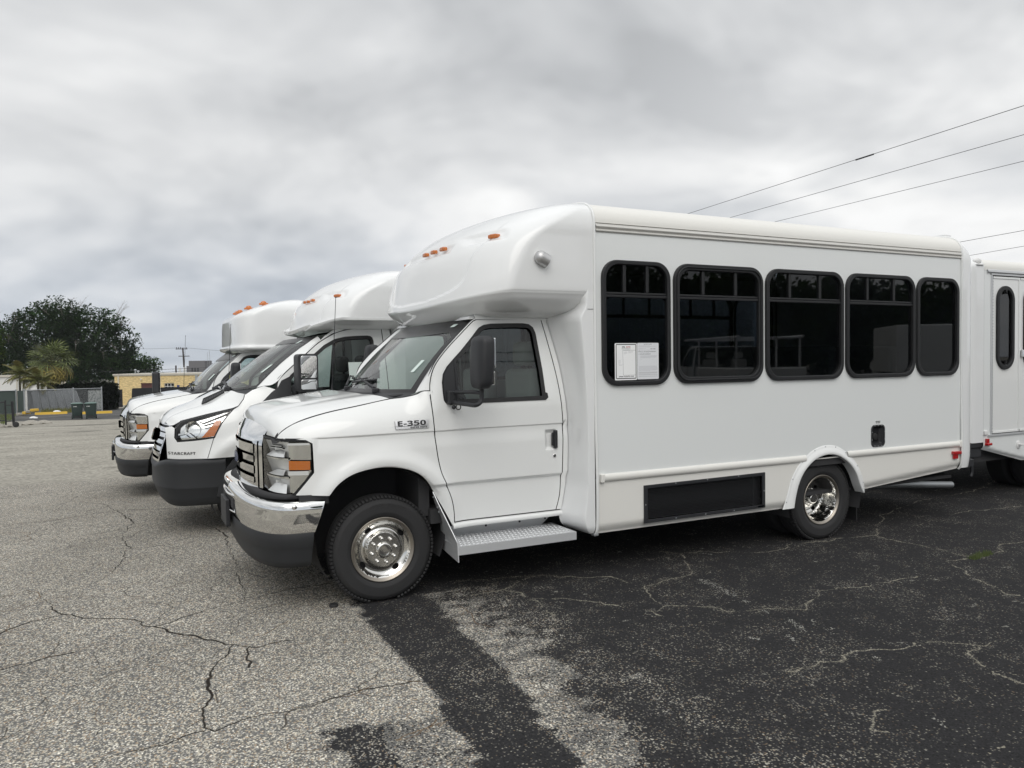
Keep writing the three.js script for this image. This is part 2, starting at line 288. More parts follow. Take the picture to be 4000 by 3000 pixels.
// steel wheel set: single front wheel with a domed trim, dual rear with a deep dish
function wheel(parent, x, y, z, sg, kind, detail) {
  const R = 0.368, prof = [[0.218, -0.105], [0.235, -0.118], [0.30, -0.124], [0.335, -0.115], [0.352, -0.095]];
  const tread = []; for (const zz of [-0.085, -0.045, -0.043, -0.035, -0.033, 0, 0.002, 0.010, 0.012, 0.033, 0.035, 0.043, 0.045, 0.085]) tread.push([[-0.043, -0.035, 0.002, 0.010, 0.035, 0.043].includes(zz) ? R - 0.010 : R - 0.012 * Math.pow(Math.abs(zz) / 0.09, 3), zz]);
  const out = [[0.352, 0.095], [0.348, 0.103], [0.335, 0.115], [0.318, 0.1215], [0.314, 0.1225], [0.311, 0.1215], [0.29, 0.124], [0.262, 0.1225], [0.258, 0.1235], [0.252, 0.121], [0.24, 0.116], [0.228, 0.108], [0.220, 0.100]];
  let t = lathe([...prof, ...tread, ...out], 180);
  { const p = t.attributes.position; for (let i = 0; i < p.count; i++) { const px = p.getX(i), py = p.getY(i), r = Math.hypot(px, py), a = Math.atan2(py, px), zz = Math.abs(p.getZ(i)); if (r > 0.345 && zz > 0.05) { const k = (Math.floor(a / (2 * Math.PI) * 180 + 0.5) & 1) ? 0.985 : 1; p.setXY(i, px * k, py * k); } if (r > 0.36) { const f = py < -0.362 ? -0.362 / py : 1; p.setY(i, py * f); } } t.computeVertexNormals(); }
  const tyre = obj('tyre', t, M.tyre_rubber, parent); tyre.position.set(x, y, z); if (sg < 0) tyre.rotation.y = Math.PI;
  const rim = (r) => kind === 'front'
    ? (r > 0.196 ? 0.092 + 0.010 * smooth(0.196, 0.212, r) : r > 0.128 ? 0.066 + 0.030 * Math.pow((r - 0.150) / 0.046, 2) * (r > 0.150 ? 0.87 : 1.6) : r > 0.118 ? lerp(0.114, 0.0773, smooth(0.118, 0.128, r)) : 0.114)
    : (r > 0.205 ? 0.098 : r > 0.186 ? lerp(0.03, 0.098, smooth(0.186, 0.205, r)) : r > 0.165 ? lerp(-0.055, 0.03, smooth(0.160, 0.188, r)) : r > 0.1 ? -0.055 - 0.012 * smooth(0.165, 0.11, r) : -0.067 + 0.012 * smooth(0.1, 0.06, r));
  const holes = []; const hr = kind === 'front' ? 0.166 : 0.136;
  for (let k = 0; k < 4; k++) { const a = 0.62 + k * Math.PI / 2; holes.push(ellipse(hr * Math.cos(a), hr * Math.sin(a), 0.017, kind === 'front' ? 0.027 : 0.022, 16, a)); }
  const disc = panel(ellipse(0, 0, 0.222, 0.222, 60), (u, v) => [u, v, rim(Math.hypot(u, v))], { holes, cell: 0.009, depth: 0.012 });
  obj('rim', disc, M.steel, tyre); obj('rim_flange', lathe([[0.2205, 0.095], [0.2245, 0.106], [0.222, 0.1125], [0.216, 0.112], [0.210, 0.106], [0.203, 0.1005], [0.198, 0.098]], 72), M.satin_flange, tyre);
  if (detail) { const gs = []; for (let k = 0; k < 84; k++) { const a = k / 84 * 2 * Math.PI, c = Math.cos(a), q = Math.sin(a); if (q < -0.96) continue; for (const [r, zz, w, d] of [[0.3645, 0.078, 0.0195, 0.046], [0.358, 0.098, 0.0185, 0.016]]) { const g = rbox(0.012, w, d, 0.002); g.rotateY(zz > 0.09 ? -0.5 : -0.12); g.rotateZ(a); gs.push(g.translate(r * c, r * q, zz)); } } obj('tread_block', gs, M.tyre_rubber, tyre).userData.kind = 'stuff';
    obj('tyre_lettering', text('CELIMO', 0.030, (u, v, o) => { const R0 = 0.290 + v, a = Math.PI / 2 - 0.05 - (u - 0.11) / 0.30; return [R0 * Math.cos(a), R0 * Math.sin(a), 0.1225 + o]; }, 0.0022, 1.7), M.tyre_rubber, tyre); }
  obj('brake_drum', [lathe([[0.0, 0.03], [0.2, 0.03], [0.2, -0.1]].map(([r, q]) => [r, kind === 'front' ? q : q - 0.13]), 30)], M.dark, tyre);
  const hubZ = kind === 'front' ? 0.112 : -0.055;
  obj('hub_cap', [lathe(kind === 'front' ? [[0.056, hubZ], [0.054, hubZ + 0.022], [0.046, hubZ + 0.028], [0.034, hubZ + 0.029], [0.031, hubZ + 0.024], [0.0, hubZ + 0.025]] : [[0.058, hubZ - 0.02], [0.056, hubZ + 0.05], [0.048, hubZ + 0.075], [0.036, hubZ + 0.082], [0.03, hubZ + 0.079], [0, hubZ + 0.08]], 32)], M.steel, tyre);
  for (let k = 0; k < 8; k++) { const a = 0.2 + k * Math.PI / 4, r = 0.085, b = hubZ - (kind === 'front' ? 0.002 : 0.014); obj('lug_nut', mv(lathe([[0.0135, 0], [0.0135, 0.018], [0.012, 0.026], [0.007, 0.032], [0, 0.034]], 12), r * Math.cos(a), r * Math.sin(a), b), M.steel, tyre); }
  if (kind !== 'front') { const t2 = obj('inner_tyre', lathe([...prof, [0.368, -0.09], [0.368, 0.09], ...out], 60), M.tyre_rubber, parent); t2.position.set(x, y, z - sg * 0.29); }
  return tyre;
}

function textBadge(parent) {                                     // chrome model badge on the fender
  const f = (u, v, o) => [0.088 + u, 1.186 + v + u * 0.012, eSide(0.088 + u, 1.186 + v) + o];
  const pl = (y0, y1, sk, o) => panel([[0.0 + sk, y0], [0.238, y0], [0.238, y1], [0.0, y1]], (u, v) => f(u, v, o), { cell: 0.02, depth: 0.008 });
  const b = obj('model_badge', [pl(0.020, 0.056, 0, 0.010), pl(0.0, 0.017, 0.003, 0.009)], M.badge_silver, parent, 'chrome fender badge with black letters');
  obj('badge_letters', [text('E-350', 0.0335, (u, v, o) => f(0.010 + u, 0.0215 + v, 0.011 + o), 0.003, 1.78), text('SUPER DUTY', 0.010, (u, v, o) => f(0.105 + u, 0.0035 + v, 0.010 + o), 0.002, 1.5)], M.decal_black, b);
}

function eHeadlight(parent, sg) {
  const P = (s) => { const c = crvHL; const i = clamp(s, 0, 1) * (c.length - 1), k = Math.min(c.length - 2, Math.floor(i)), t = i - k; return [lerp(c[k][0], c[k + 1][0], t), lerp(c[k][1], c[k + 1][1], t)]; };
  const at = (s, y, d) => { const p = P(s), q = P(s + 0.01), r = P(s - 0.01), tx = q[0] - r[0], tz = q[1] - r[1], l = Math.hypot(tx, tz) || 1; let nx = tz / l, nz = -tx / l; if (nx > 0) { nx = -nx; nz = -nz; } return [p[0] + nx * d + 0.010 * (1.0 - y), y, sg * (p[1] + Math.max(nz, -0.2) * d)]; };
  const yb = (s) => 0.778 + 0.0 * s;
  // s: 0 at the rear edge on the fender, 1 at the grille
  const body = [[0.012, 1.118], [0.10, 1.134], [0.985, 1.143], [0.985, 0.775], [0.32, 0.775], [0.012, 0.938]];
  const out = [-0.7, 0.1, sg * 0.7], O = { out, cell: 0.06, cellV: 0.05 };
  const slope = (y0, y1, k0, k1) => (s, y) => at(s, y, lerp(k0, k1, clamp((y - y0) / (y1 - y0))) - 0.010 * Math.sin(Math.PI * clamp((s - 0.34) / 0.6)));
  const wedge = (y0, y1, s0, s1) => panel([[s0 + 0.06, y1], [s1 - 0.10, y1], [s1, y0], [s0, y0]], (s, y) => at(s, y, lerp(-0.008, -0.052, (y - y0) / (y1 - y0))), { ...O, cell: 0.04, cellV: 0.012, depth: 0 });
  const strip = (y0, y1, s0, s1, d) => panel([[s0, y0], [s1, y0], [s1, y1], [s0, y1]], (s, y) => at(s, y, d), { ...O, depth: 0.045 });
  const back = obj('headlight', panel([[0.015, 1.012], [0.345, 1.012], [0.345, 1.13], [0.10, 1.13], [0.015, 1.115]], (s, y) => at(s, y, -0.016 - 0.010 * (1.12 - y) / 0.1), { ...O, depth: 0.02 }), M.lamp_reflector, parent);
  for (const g of [panel([[0.015, 0.945], [0.345, 0.945], [0.345, 0.778], [0.32, 0.778], [0.015, 0.938]], (s, y) => at(s, y, -0.030 + 0.10 * (y - 0.778) * 0.9), { ...O, depth: 0.02 }), strip(0.893, 0.903, 0.34, 0.975, -0.010), strip(1.016, 1.025, 0.34, 0.975, -0.010), strip(0.782, 0.790, 0.34, 0.975, -0.008)]) obj('reflector_sheet', g, M.lamp_reflector, back);
  for (const g of [wedge(1.032, 1.075, 0.40, 0.86), wedge(0.794, 0.858, 0.38, 0.84), wedge(0.912, 0.940, 0.42, 0.80), strip(1.112, 1.126, 0.03, 0.34, -0.004), strip(0.915, 0.942, 0.06, 0.345, -0.006), strip(1.085, 1.090, 0.45, 0.80, -0.02), strip(1.100, 1.105, 0.48, 0.78, -0.024)]) obj('reflector_step', g, M.lamp_white, back);
  for (const y of [1.085, 0.865]) { const c = at(0.62, y, -0.055), d = at(0.62, y, -0.022); obj('bulb', rod(c, d, 0.013, 0.010), M.white_plastic, back); }
  for (const g of [panel([[0.34, 1.020], [0.98, 1.020], [0.98, 1.132], [0.34, 1.132]], slope(1.020, 1.132, -0.060, -0.022), { ...O, depth: 0 }), panel([[0.34, 0.905], [0.98, 0.905], [0.98, 1.020], [0.34, 1.020]], slope(0.905, 1.020, -0.060, -0.022), { ...O, depth: 0 }), panel([[0.34, 0.778], [0.98, 0.778], [0.98, 0.905], [0.34, 0.905]], slope(0.778, 0.905, -0.060, -0.022), { ...O, depth: 0 })]) obj('reflector_bowl', g, M.lamp_white, back);
  obj('turn_signal', panel([[0.03, 1.006], [0.335, 1.010], [0.335, 0.950], [0.03, 0.948]], (s, y) => at(s, y, -0.010), { ...O, depth: 0.03 }), M.amber, back);
  obj('lens', panel(body, (s, y) => at(s, y, 0), { ...O, depth: 0.05 }), M.lens, back);
  const rim = [[-0.035, 1.140], [0.10, 1.156], [1.0, 1.162], [1.0, 1.1445], [0.10, 1.1355], [0.006, 1.118], [0.006, 0.936], [0.315, 0.775], [0.315, 0.762], [0.25, 0.762], [-0.045, 0.93]];
  obj('lamp_bezel', panel(rim, (s, y) => at(s, y, -0.006), { ...O, depth: 0.03 }), M.frame_black, back);
}
const crvHL = crv([[-0.475, 0.965], [-0.52, 0.953], [-0.58, 0.93], [-0.632, 0.892], [-0.668, 0.84], [-0.692, 0.78], [-0.708, 0.71], [-0.718, 0.64], [-0.724, 0.585]], 60);

function buildECab(bus, o = {}) {
  const near = (sg) => (x, y) => [x, y, sg * eSide(x, y)];
  // hood
  const hoodRows = []; { const E = crv(eHood.map((r) => r[0]), 46), C = crv(eHood.map((r) => r[1]), 46);
    for (let i = 0; i <= 46; i++) { const row = []; for (let j = -24; j <= 24; j++) { const t = 1 - Math.abs(j) / 24, e = 1 - Math.pow(1 - t, 5), s = Math.sign(j) || 1; row.push([lerp(E[i][0], C[i][0], 1 - Math.pow(1 - t, 2.2)), lerp(E[i][1], C[i][1], e) - 0.006 * Math.exp(-Math.pow((t - 0.42) / 0.1, 2)) * smooth(40, 30, i), s * E[i][2] * (1 - t) ]); } hoodRows.push(row); } }
  obj('hood', gridGeo(hoodRows), M.white_paint, bus);
  for (const sg of [1, -1]) {
    const out = [0, 0, sg];
    // fender
    const top = crv(eTopY.filter((p) => p[0] >= -0.673), 40).map((p) => [p[0], p[1] - 0.004]);
    const df = eDoorFront.filter((p) => p[1] < 1.438).map((p) => [p[0] - 0.006, p[1]]);          // bottom to top
    const fo = [[-0.577, 0.786], [-0.376, 0.776], ...eArch.slice(1), [0.507, 0.478], ...df, ...top.slice().reverse(), [-0.667, 1.1565], [-0.509, 1.146], [-0.468, 1.122], [-0.462, 0.930]];
    obj('fender', [panel(fo, near(sg), { cell: 0.03, cellV: o.fine || 0.0125, depth: 0.03, out })], M.white_paint, bus);
    if (sg > 0 || o.far !== false) {
      const win = inset(eWin, 0.0);
      const d = obj('door', panel(inset(eDoor, 0.001), near(sg), { holes: sg > 0 ? [win, rrect(1.25, 0.966, 1.358, 1.128, 0.018)] : [win], cell: 0.045, cellV: o.fine || 0.0125, depth: 0.03, out }), M.white_paint, bus);
      const ring = (a, b, off, dep) => panel(inset(eWin, a), (x, y) => [x, y, sg * (eSide(x, y) + off)], { holes: [inset(eWin, b)], cell: 0.06, depth: dep, out });
      obj('window_seal', ring(-0.006, 0.026, 0.005, 0.03), M.rubber, d);
      obj('window_pane', panel(inset(eWin, 0.02), (x, y) => [x, y, sg * (eSide(x, y) - 0.014)], { cell: 0.2, depth: 0, out }), M.door_glass, d);
      obj('sail_panel', [panel([[0.452, 1.372], [0.447, 1.42], [0.447, 1.5], [0.459, 1.556], [0.491, 1.605], [0.545, 1.660], [0.540, 1.35], [0.472, 1.35]], (x, y) => [x, y, sg * (eSide(x, y) + 0.012)], { cell: 0.05, depth: 0.03, out }), panel([[0.541, 1.362], [0.541, 1.655], [0.558, 1.672], [0.558, 1.362]], (x, y) => [x, y, sg * (eSide(x, y) + 0.016)], { cell: 0.05, depth: 0.03, out })], M.black_plastic, d);
      // inner door skin keeps the cab dark and lets the glass stand on something
      obj('door_lining', panel([[0.5, 0.55], [1.33, 0.55], [1.33, 1.34], [0.46, 1.34]], (x, y) => [x, y, sg * (eSide(x, y) - 0.09)], { cell: 0.3, depth: 0.02, out }), M.cab_trim, d);
      const hz = (x, y, k) => [x, y, sg * (eSide(x, y) + k)];
      if (sg > 0) {
        obj('handle_recess', [panel(rrect(1.25, 0.966, 1.358, 1.128, 0.018), (x, y) => hz(x, y, 0.0 - 0.022 * smooth(0, 0.03, Math.min(x - 1.25, 1.358 - x, y - 0.966, 1.128 - y))), { cell: 0.012, depth: 0 })].map((g) => g), M.white_paint, d);
        obj('door_handle', [rbox(0.028, 0.136, 0.03, 0.008, 1.340, 1.049, eSide(1.34, 1.05) + 0.006), rbox(0.02, 0.10, 0.02, 0.006, 1.322, 1.049, eSide(1.34, 1.05) - 0.002)], M.black_plastic, d);
        obj('door_lock', mv(lathe([[0.015, -0.006], [0.015, 0.004], [0.011, 0.006], [0, 0.005]], 20), 1.333, 0.924, eSide(1.333, 0.924)), M.chrome, d);
      }
    }
    // dark joint behind the door gaps, rocker, pillar strip
    obj('door_seal', [seam(eDoorFront, near(sg), 0.03, 0.014, 2, sg), seam(eDoorRear, near(sg), 0.03, 0.014, 2, sg), seam(crv([[0.513, 0.506], [0.7, 0.506], [1.353, 0.506]], 30), near(sg), 0.03, 0.014, 2, sg), seam(crv([[0.764, 1.948], [1.302, 1.956]], 6), near(sg), 0.03, 0.014, 2, sg), seam(crv(eTopY, 40).map((p) => [p[0], p[1]]), near(sg), 0.03, 0.014, 1, 1)], M.dark, bus);
    obj('rocker', [surf((u, v) => { const x = lerp(0.497, 1.405, u), a = v * Math.PI * 0.75, r = 0.024; return [x, 0.500 - r + r * Math.cos(a), sg * (eSide(x, 0.52) - 0.012 + r * Math.sin(a))]; }, 6, 8)], M.white_paint, bus);
    const rb = eDoorRear.map((p) => [p[0] + 0.006, p[1]]), rf = rb.map((p) => [tab([[0.345, 1.37], [0.5, 1.40], [0.56, 1.412], [0.7, 1.442], [1.0, 1.452], [1.2, 1.449], [1.6, 1.41], [1.96, 1.346]], p[1]), p[1]]);
    obj('pillar', [panel([...rb, ...rf.slice().reverse()], near(sg), { cell: 0.05, depth: 0.02, out })], M.white_paint, bus);
    // windscreen pillar, roof rail
    const dp = crv([[0.355, 1.443], [0.361, 1.502], [0.373, 1.558], [0.402, 1.616], [0.446, 1.672], [0.517, 1.745], [0.598, 1.818], [0.689, 1.897], [0.735, 1.936], [0.764, 1.950]], 30).map((p) => [p[0] - 0.006, p[1] + 0.003, sg * eSide(p[0], p[1])]);
    const wp = Array.from({ length: 31 }, (_, i) => eWs(sg * 0.985, i / 30));
    obj('windscreen_pillar', loft(dp, wp, 8, (r, t) => { const k = 0.012 * Math.sin(Math.PI * t); return [r[0] - k * 0.5, r[1] + k * 0.6, r[2] + sg * k]; }), M.white_paint, bus);
    obj('cab_roof_rail', surf((u, v) => { const x = lerp(0.755, 1.42, u); const y = 1.952 + 0.045 * v; return [x, y, sg * (eSide(x, 1.952) - 0.05 * v * v)]; }, 6, 6), M.white_paint, bus);
  }
  obj('cab_roof', box3(0.72, 1.5, 1.955, 1.975, -0.83, 0.83), M.white_paint, bus);
  // windscreen, its black border and shade band
  const G = (s, t) => eWs(s * 0.985, t);
  const ws = obj('windscreen', surf((u, v) => G(u * 2 - 1, v), 30, 14), M.windscreen, bus);
  const W2 = (u, v) => { const q = eWs(u, v); return [q[0] - 0.003, q[1] + 0.002, q[2]]; };
  obj('windscreen_border', [panel([[-0.995, 0], [0.995, 0], [0.995, 1], [-0.995, 1]], W2, { holes: [[[-0.93, 0.045], [0.93, 0.045], [0.94, 0.72], [0.86, 0.80], [0.4, 0.775], [-0.4, 0.775], [-0.86, 0.80], [-0.94, 0.72]]], cell: 0.08, depth: 0, out: [-0.8, 0.6, 0] })], M.frit_black, ws);
  for (const q of [[[0.80, 0.25], [0.84, 0.25], [0.87, 0.40], [0.83, 0.40]], [[0.79, 0.885], [0.85, 0.885], [0.865, 0.93], [0.805, 0.93]]]) obj('window_sticker', panel(q, (u, v) => { const p = eWs(u, v); return [p[0] - 0.006, p[1] + 0.004, p[2]]; }, { cell: 0.1, depth: 0, out: [-0.8, 0.6, 0] }), M.sticker, ws);
  // cowl with ribs, wipers
  const hr = hoodRows[0].map((p) => [p[0] + 0.012, p[1] - 0.010, p[2] * 1.01]), wb = Array.from({ length: 49 }, (_, i) => { const q = eWs((i - 24) / 24, 0.02); return [q[0], q[1] - 0.004, q[2]]; });
  const cowl = obj('cowl', [loft(hr, wb, 6, (r, t) => [r[0], r[1] - 0.012 * Math.sin(Math.PI * t), r[2]]), ...Array.from({ length: 14 }, (_, k) => { const z = 0.40 + k * 0.03; return rod([0.15 - 0.05 * (1 - z), 1.402, z], [0.235 - 0.08 * (1 - z), 1.415, z], 0.006, 0.006, 6); })], M.black_plastic, bus);
  for (const z of [0.42, -0.32]) { const a = eWs(z / 0.86, 0.03), b = eWs((z - 0.38) / 0.86, 0.13), c = eWs((z - 0.10) / 0.86, 0.145), d = eWs((z - 0.66) / 0.86, 0.10);
    const up = (q, k) => [q[0] - k, q[1] + k, q[2]];
    obj('wiper', [rod(up(a, 0.02), up(b, 0.03), 0.011, 0.007), rod(up(c, 0.012), up(d, 0.012), 0.009), rod(up([(c[0] + b[0]) / 2, (c[1] + b[1]) / 2, (c[2] + b[2]) / 2], 0.028), up([(d[0] + b[0]) / 2, (d[1] + b[1]) / 2, (d[2] + b[2]) / 2], 0.028), 0.006), rbox(0.05, 0.04, 0.05, 0.012, a[0] - 0.01, a[1], a[2])], M.black_plastic, bus); }
  // nose: chrome grille surround, bars, mesh, oval badge
  const nx = (z, y) => { const t = clamp((y - 1.085) / 0.19), c = 0.215 * z * z; return lerp(-0.803 + c, -0.672 + c * 0.25, Math.pow(t, 1.6)) + 0.02 * (1.0 - y) * 0.5; };
  const nf = (z, y) => [nx(z, y), y, z];
  const gp = (zy, off, dep, holes = []) => panel(zy, (z, y) => [nx(z, y) + off, y, z], { cell: 0.05, depth: dep, holes, out: [-1, 0, 0] });
  const so = [[-0.585, 0.765], [0.585, 0.765], [0.585, 1.145], [0.60, 1.175], [0.645, 1.215], [0.66, 1.235], [0.655, 1.252], [0.62, 1.262], [0.4, 1.270], [0, 1.274], [-0.4, 1.270], [-0.62, 1.262], [-0.655, 1.252], [-0.66, 1.235], [-0.645, 1.215], [-0.60, 1.175], [-0.585, 1.145]];
  const gh = [[-0.44, 0.815], [0.44, 0.815], [0.44, 1.085], [0.40, 1.105], [-0.40, 1.105], [-0.44, 1.085]];
  const gr = obj('grille', [gp(so, 0, 0.05, [gh]), gp([[0.508, 0.79], [0.514, 0.79], [0.514, 1.115], [0.508, 1.115]], -0.006, 0.008)], M.chrome, bus);
  obj('grille_mesh', [gp([[-0.45, 0.80], [0.45, 0.80], [0.45, 1.11], [-0.45, 1.11]], 0.05, 0), ...Array.from({ length: 8 }, (_, k) => gp([[-0.44, 0.83 + k * 0.035], [0.44, 0.83 + k * 0.035], [0.44, 0.838 + k * 0.035], [-0.44, 0.838 + k * 0.035]], 0.03, 0.02))], M.dark, gr);
  for (const [y0, y1] of [[1.025, 1.088], [0.962, 1.006], [0.882, 0.936], [0.820, 0.856]]) obj('grille_bar', gp([[-0.44, y0], [0.44, y0], [0.44, y1], [-0.44, y1]], -0.006, 0.035), M.chrome, gr);
  const em = obj('emblem', gp(ellipse(0, 0.965, 0.118, 0.052, 30), -0.022, 0.03), M.chrome, gr);
  obj('emblem_field', gp(ellipse(0, 0.965, 0.104, 0.042, 30), -0.0255, 0.003), std('emblem_blue', [0.012, 0.03, 0.12], 0.25), em);
  obj('hood_seal', seam([[-0.62, 1.267], [-0.4, 1.275], [0, 1.279], [0.4, 1.275], [0.62, 1.267]].map((p) => p), (z, y) => [nx(z, y) - 0.002, y, z], 0.016, -0.004, 0, 1), M.rubber, gr);
  for (const sg of [1, -1]) eHeadlight(bus, sg);
  // bumper
  const bpl = crv([[-0.888, -0.02], [-0.885, 0.2], [-0.872, 0.45], [-0.845, 0.65], [-0.80, 0.81], [-0.74, 0.92], [-0.66, 0.985], [-0.55, 1.005], [-0.40, 1.01]], 50).map((p, i) => (i === 0 ? [p[0], 0] : p));
  const full = [...bpl.slice(1).reverse().map((p) => [p[0], -p[1]]), ...bpl];
  const nrm2 = full.map((p, i) => { const a = full[Math.max(0, i - 1)], b = full[Math.min(full.length - 1, i + 1)], l = Math.hypot(b[0] - a[0], b[1] - a[1]); return [-(b[1] - a[1]) / l, (b[0] - a[0]) / l]; });
  const band = (sec, y0, y1, cut) => gridGeo(sec.map(([d, y]) => full.map((p, i) => { const n = nrm2[i]; let x = p[0] + n[0] * d; const lim = lerp(cut[0], cut[1], clamp((y - y0) / (y1 - y0))); return [Math.min(x, lim), y + 0.022 * (1 - clamp(Math.abs(p[1]) / 1.0)) * (y > 0.6 ? 1 : 0.3), p[1] + n[1] * d]; })));
  const bm = obj('bumper', [band([[-0.13, 0.752], [-0.04, 0.752], [-0.016, 0.747], [-0.004, 0.735], [0.002, 0.715], [0.004, 0.69], [0.004, 0.64], [0.002, 0.59], [-0.006, 0.552], [-0.014, 0.54], [-0.03, 0.535]], 0.535, 0.752, [-0.476, -0.40])], M.chrome, bus);
  obj('lower_valance', [band([[-0.012, 0.548], [-0.006, 0.535], [-0.004, 0.50], [-0.012, 0.45], [-0.022, 0.442], [-0.03, 0.36], [-0.05, 0.318], [-0.10, 0.305]], 0.305, 0.548, [-0.497, -0.478])], M.grey_plastic, bm);
  obj('bumper_filler', [gridGeo([[-0.12, 0.752], [-0.05, 0.765], [-0.10, 0.79]].map(([d, y]) => full.map((p, i) => [Math.min(p[0] + nrm2[i][0] * d * (1 + 0.3 * (1 - Math.abs(p[1]))), -0.38), y + (Math.abs(p[1]) < 0.9 ? 0 : 0), p[1] + nrm2[i][1] * d]))), ...[1, -1].map((s) => box3(-0.56, -0.37, 0.72, 0.785, s * 0.95 - 0.02, s * 0.95 + 0.02))], M.dark, bm);
  obj('bumper_slot', [rbox3(-0.892, -0.80, 0.605, 0.705, -0.30, 0.30, 0.02)], M.dark, bm);
  for (const k of [-1, 1]) obj('slot_trim', tube([[-0.875, 0.655 + k * 0.058, -0.33], [-0.898, 0.655 + k * 0.056, -0.15], [-0.902, 0.655 + k * 0.056, 0.15], [-0.875, 0.655 + k * 0.058, 0.33]], 0.009, 20, 6), M.chrome, bm);
  obj('plate_bracket', [rbox3(-0.925, -0.895, 0.47, 0.665, -0.16, 0.16, 0.006), box3(-0.90, -0.86, 0.52, 0.60, -0.1, 0.1)], M.black_plastic, bm);
  obj('bolt_cap', mv(lathe([[0.018, -0.004], [0.016, 0.006], [0, 0.008]], 16), -0.60, 0.722, 1.006), M.chrome, bm);
  // wheel housings, frame, floor
  obj('wheel_housing', [surf((u, v) => { const a = lerp(-0.15, 1.2, u) * Math.PI; return [0.46 * Math.cos(a), 0.47 + 0.46 * Math.sin(a), lerp(0.40, 0.955, v)]; }, 20, 2), surf((u, v) => { const a = lerp(-0.15, 1.2, u) * Math.PI; return [0.46 * Math.cos(a), 0.47 + 0.46 * Math.sin(a), -lerp(0.40, 0.955, v)]; }, 20, 2), box3(-0.6, 0.6, 0.25, 1.0, -0.40, 0.40), box3(-0.62, -0.40, 0.55, 1.0, -0.60, 0.60)], M.dark, bus);
  obj('cab_floor', [box3(0.35, 1.5, 0.50, 0.60, -0.95, 0.95), box3(0.28, 0.36, 0.55, 1.36, -0.9, 0.9)], M.dark, bus);
  // cab interior
  obj('dashboard', [rbox3(0.14, 0.62, 1.16, 1.40, -0.84, 0.84, 0.05), rbox3(0.5, 0.64, 1.28, 1.43, 0.2, 0.62, 0.05)], M.cab_trim, bus);
  obj('steering_wheel', [new THREE.TorusGeometry(0.19, 0.016, 8, 40).rotateY(Math.PI / 2).rotateZ(0.45).translate(0.76, 1.37, 0.42), rod([0.60, 1.28, 0.42], [0.75, 1.365, 0.42], 0.03), rbox(0.03, 0.12, 0.3, 0.012, 0.755, 1.365, 0.42)], M.black_plastic, bus);
  for (const z of [0.45, -0.45]) obj('cab_seat', [rbox3(0.98, 1.42, 0.85, 1.02, z - 0.26, z + 0.26, 0.06), rbox3(1.30, 1.46, 0.95, 1.58, z - 0.25, z + 0.25, 0.06).rotateZ(0), rbox3(1.32, 1.43, 1.60, 1.80, z - 0.14, z + 0.14, 0.05)], M.seat_cloth, bus);
}

function sideMirror(bus, sg) {                                   // tall black trailer mirror on a bent tube
  const z0 = sg * 0.985, z1 = sg * 1.30, zh = z1;
  const hs = obj('side_mirror', [surf((u, v) => {                // housing: rounded box, tapered to the bottom
    const y = lerp(1.462, 1.812, v), w = tabS([[0, 0.062], [0.06, 0.083], [0.2, 0.094], [0.55, 0.100], [0.85, 0.096], [0.95, 0.088], [1, 0.066]], v), a = u * 2 * Math.PI, n = 3.4;
    const c = Math.cos(a), s = Math.sin(a), k = Math.pow(Math.pow(Math.abs(c), n) + Math.pow(Math.abs(s), n), -1 / n); return [0.606 + w * 0.62 * k * c + 0.025 * (v - 0.5) * 0.6, y, zh + sg * 0.0 + w * 1.12 * k * s];
  }, 40, 24), surf((u, v) => { const a = u * 2 * Math.PI, n = 3.4, c = Math.cos(a), s = Math.sin(a), k = Math.pow(Math.pow(Math.abs(c), n) + Math.pow(Math.abs(s), n), -1 / n) * v; return [0.6135 + 0.066 * 0.62 * k * c, 1.812 + 0.006 * (1 - v * v), zh + 0.066 * 1.12 * k * s]; }, 32, 3), surf((u, v) => { const a = u * 2 * Math.PI, n = 3.4, c = Math.cos(a), s = Math.sin(a), k = Math.pow(Math.pow(Math.abs(c), n) + Math.pow(Math.abs(s), n), -1 / n) * v; return [0.5985 + 0.062 * 0.62 * k * c, 1.462 - 0.006 * (1 - v * v), zh + 0.062 * 1.12 * k * s]; }, 32, 3)], M.black_plastic, bus);
  obj('mirror_glass', [rbox(0.012, 0.20, 0.17, 0.005, 0.665, 1.70, zh), rbox(0.012, 0.09, 0.16, 0.005, 0.66, 1.53, zh)], M.mirror, hs);
  obj('mirror_arm', [tube([[0.60, 1.475, zh], [0.60, 1.42, zh], [0.595, 1.375, zh], [0.565, 1.352, zh], [0.53, 1.352, lerp(zh, z0, 0.35)], [0.49, 1.362, z0]], 0.0155, 40, 10), tube([[0.598, 1.43, zh], [0.56, 1.435, lerp(zh, z0, 0.3)], [0.49, 1.425, z0]], 0.0135, 20, 8), rbox(0.05, 0.10, 0.07, 0.012, 0.488, 1.392, z0 + sg * 0.03), new THREE.SphereGeometry(0.016, 12, 8).translate(0.50, 1.325, z0 + sg * 0.06), new THREE.TorusGeometry(0.018, 0.004, 6, 16).translate(0.535, 1.325, z0 + sg * 0.06)], M.black_plastic, hs);
}
function antenna(bus, x, y, z, h) { obj('antenna', [rod([x, y, z], [x + 0.055 * h, y + h, z + 0.02], 0.004, 0.0025, 6), rod([x, y - 0.02, z], [x, y + 0.03, z], 0.012, 0.006), new THREE.SphereGeometry(0.006, 6, 4).translate(x + 0.055 * h, y + h, z + 0.02)], M.black_plastic, bus); }

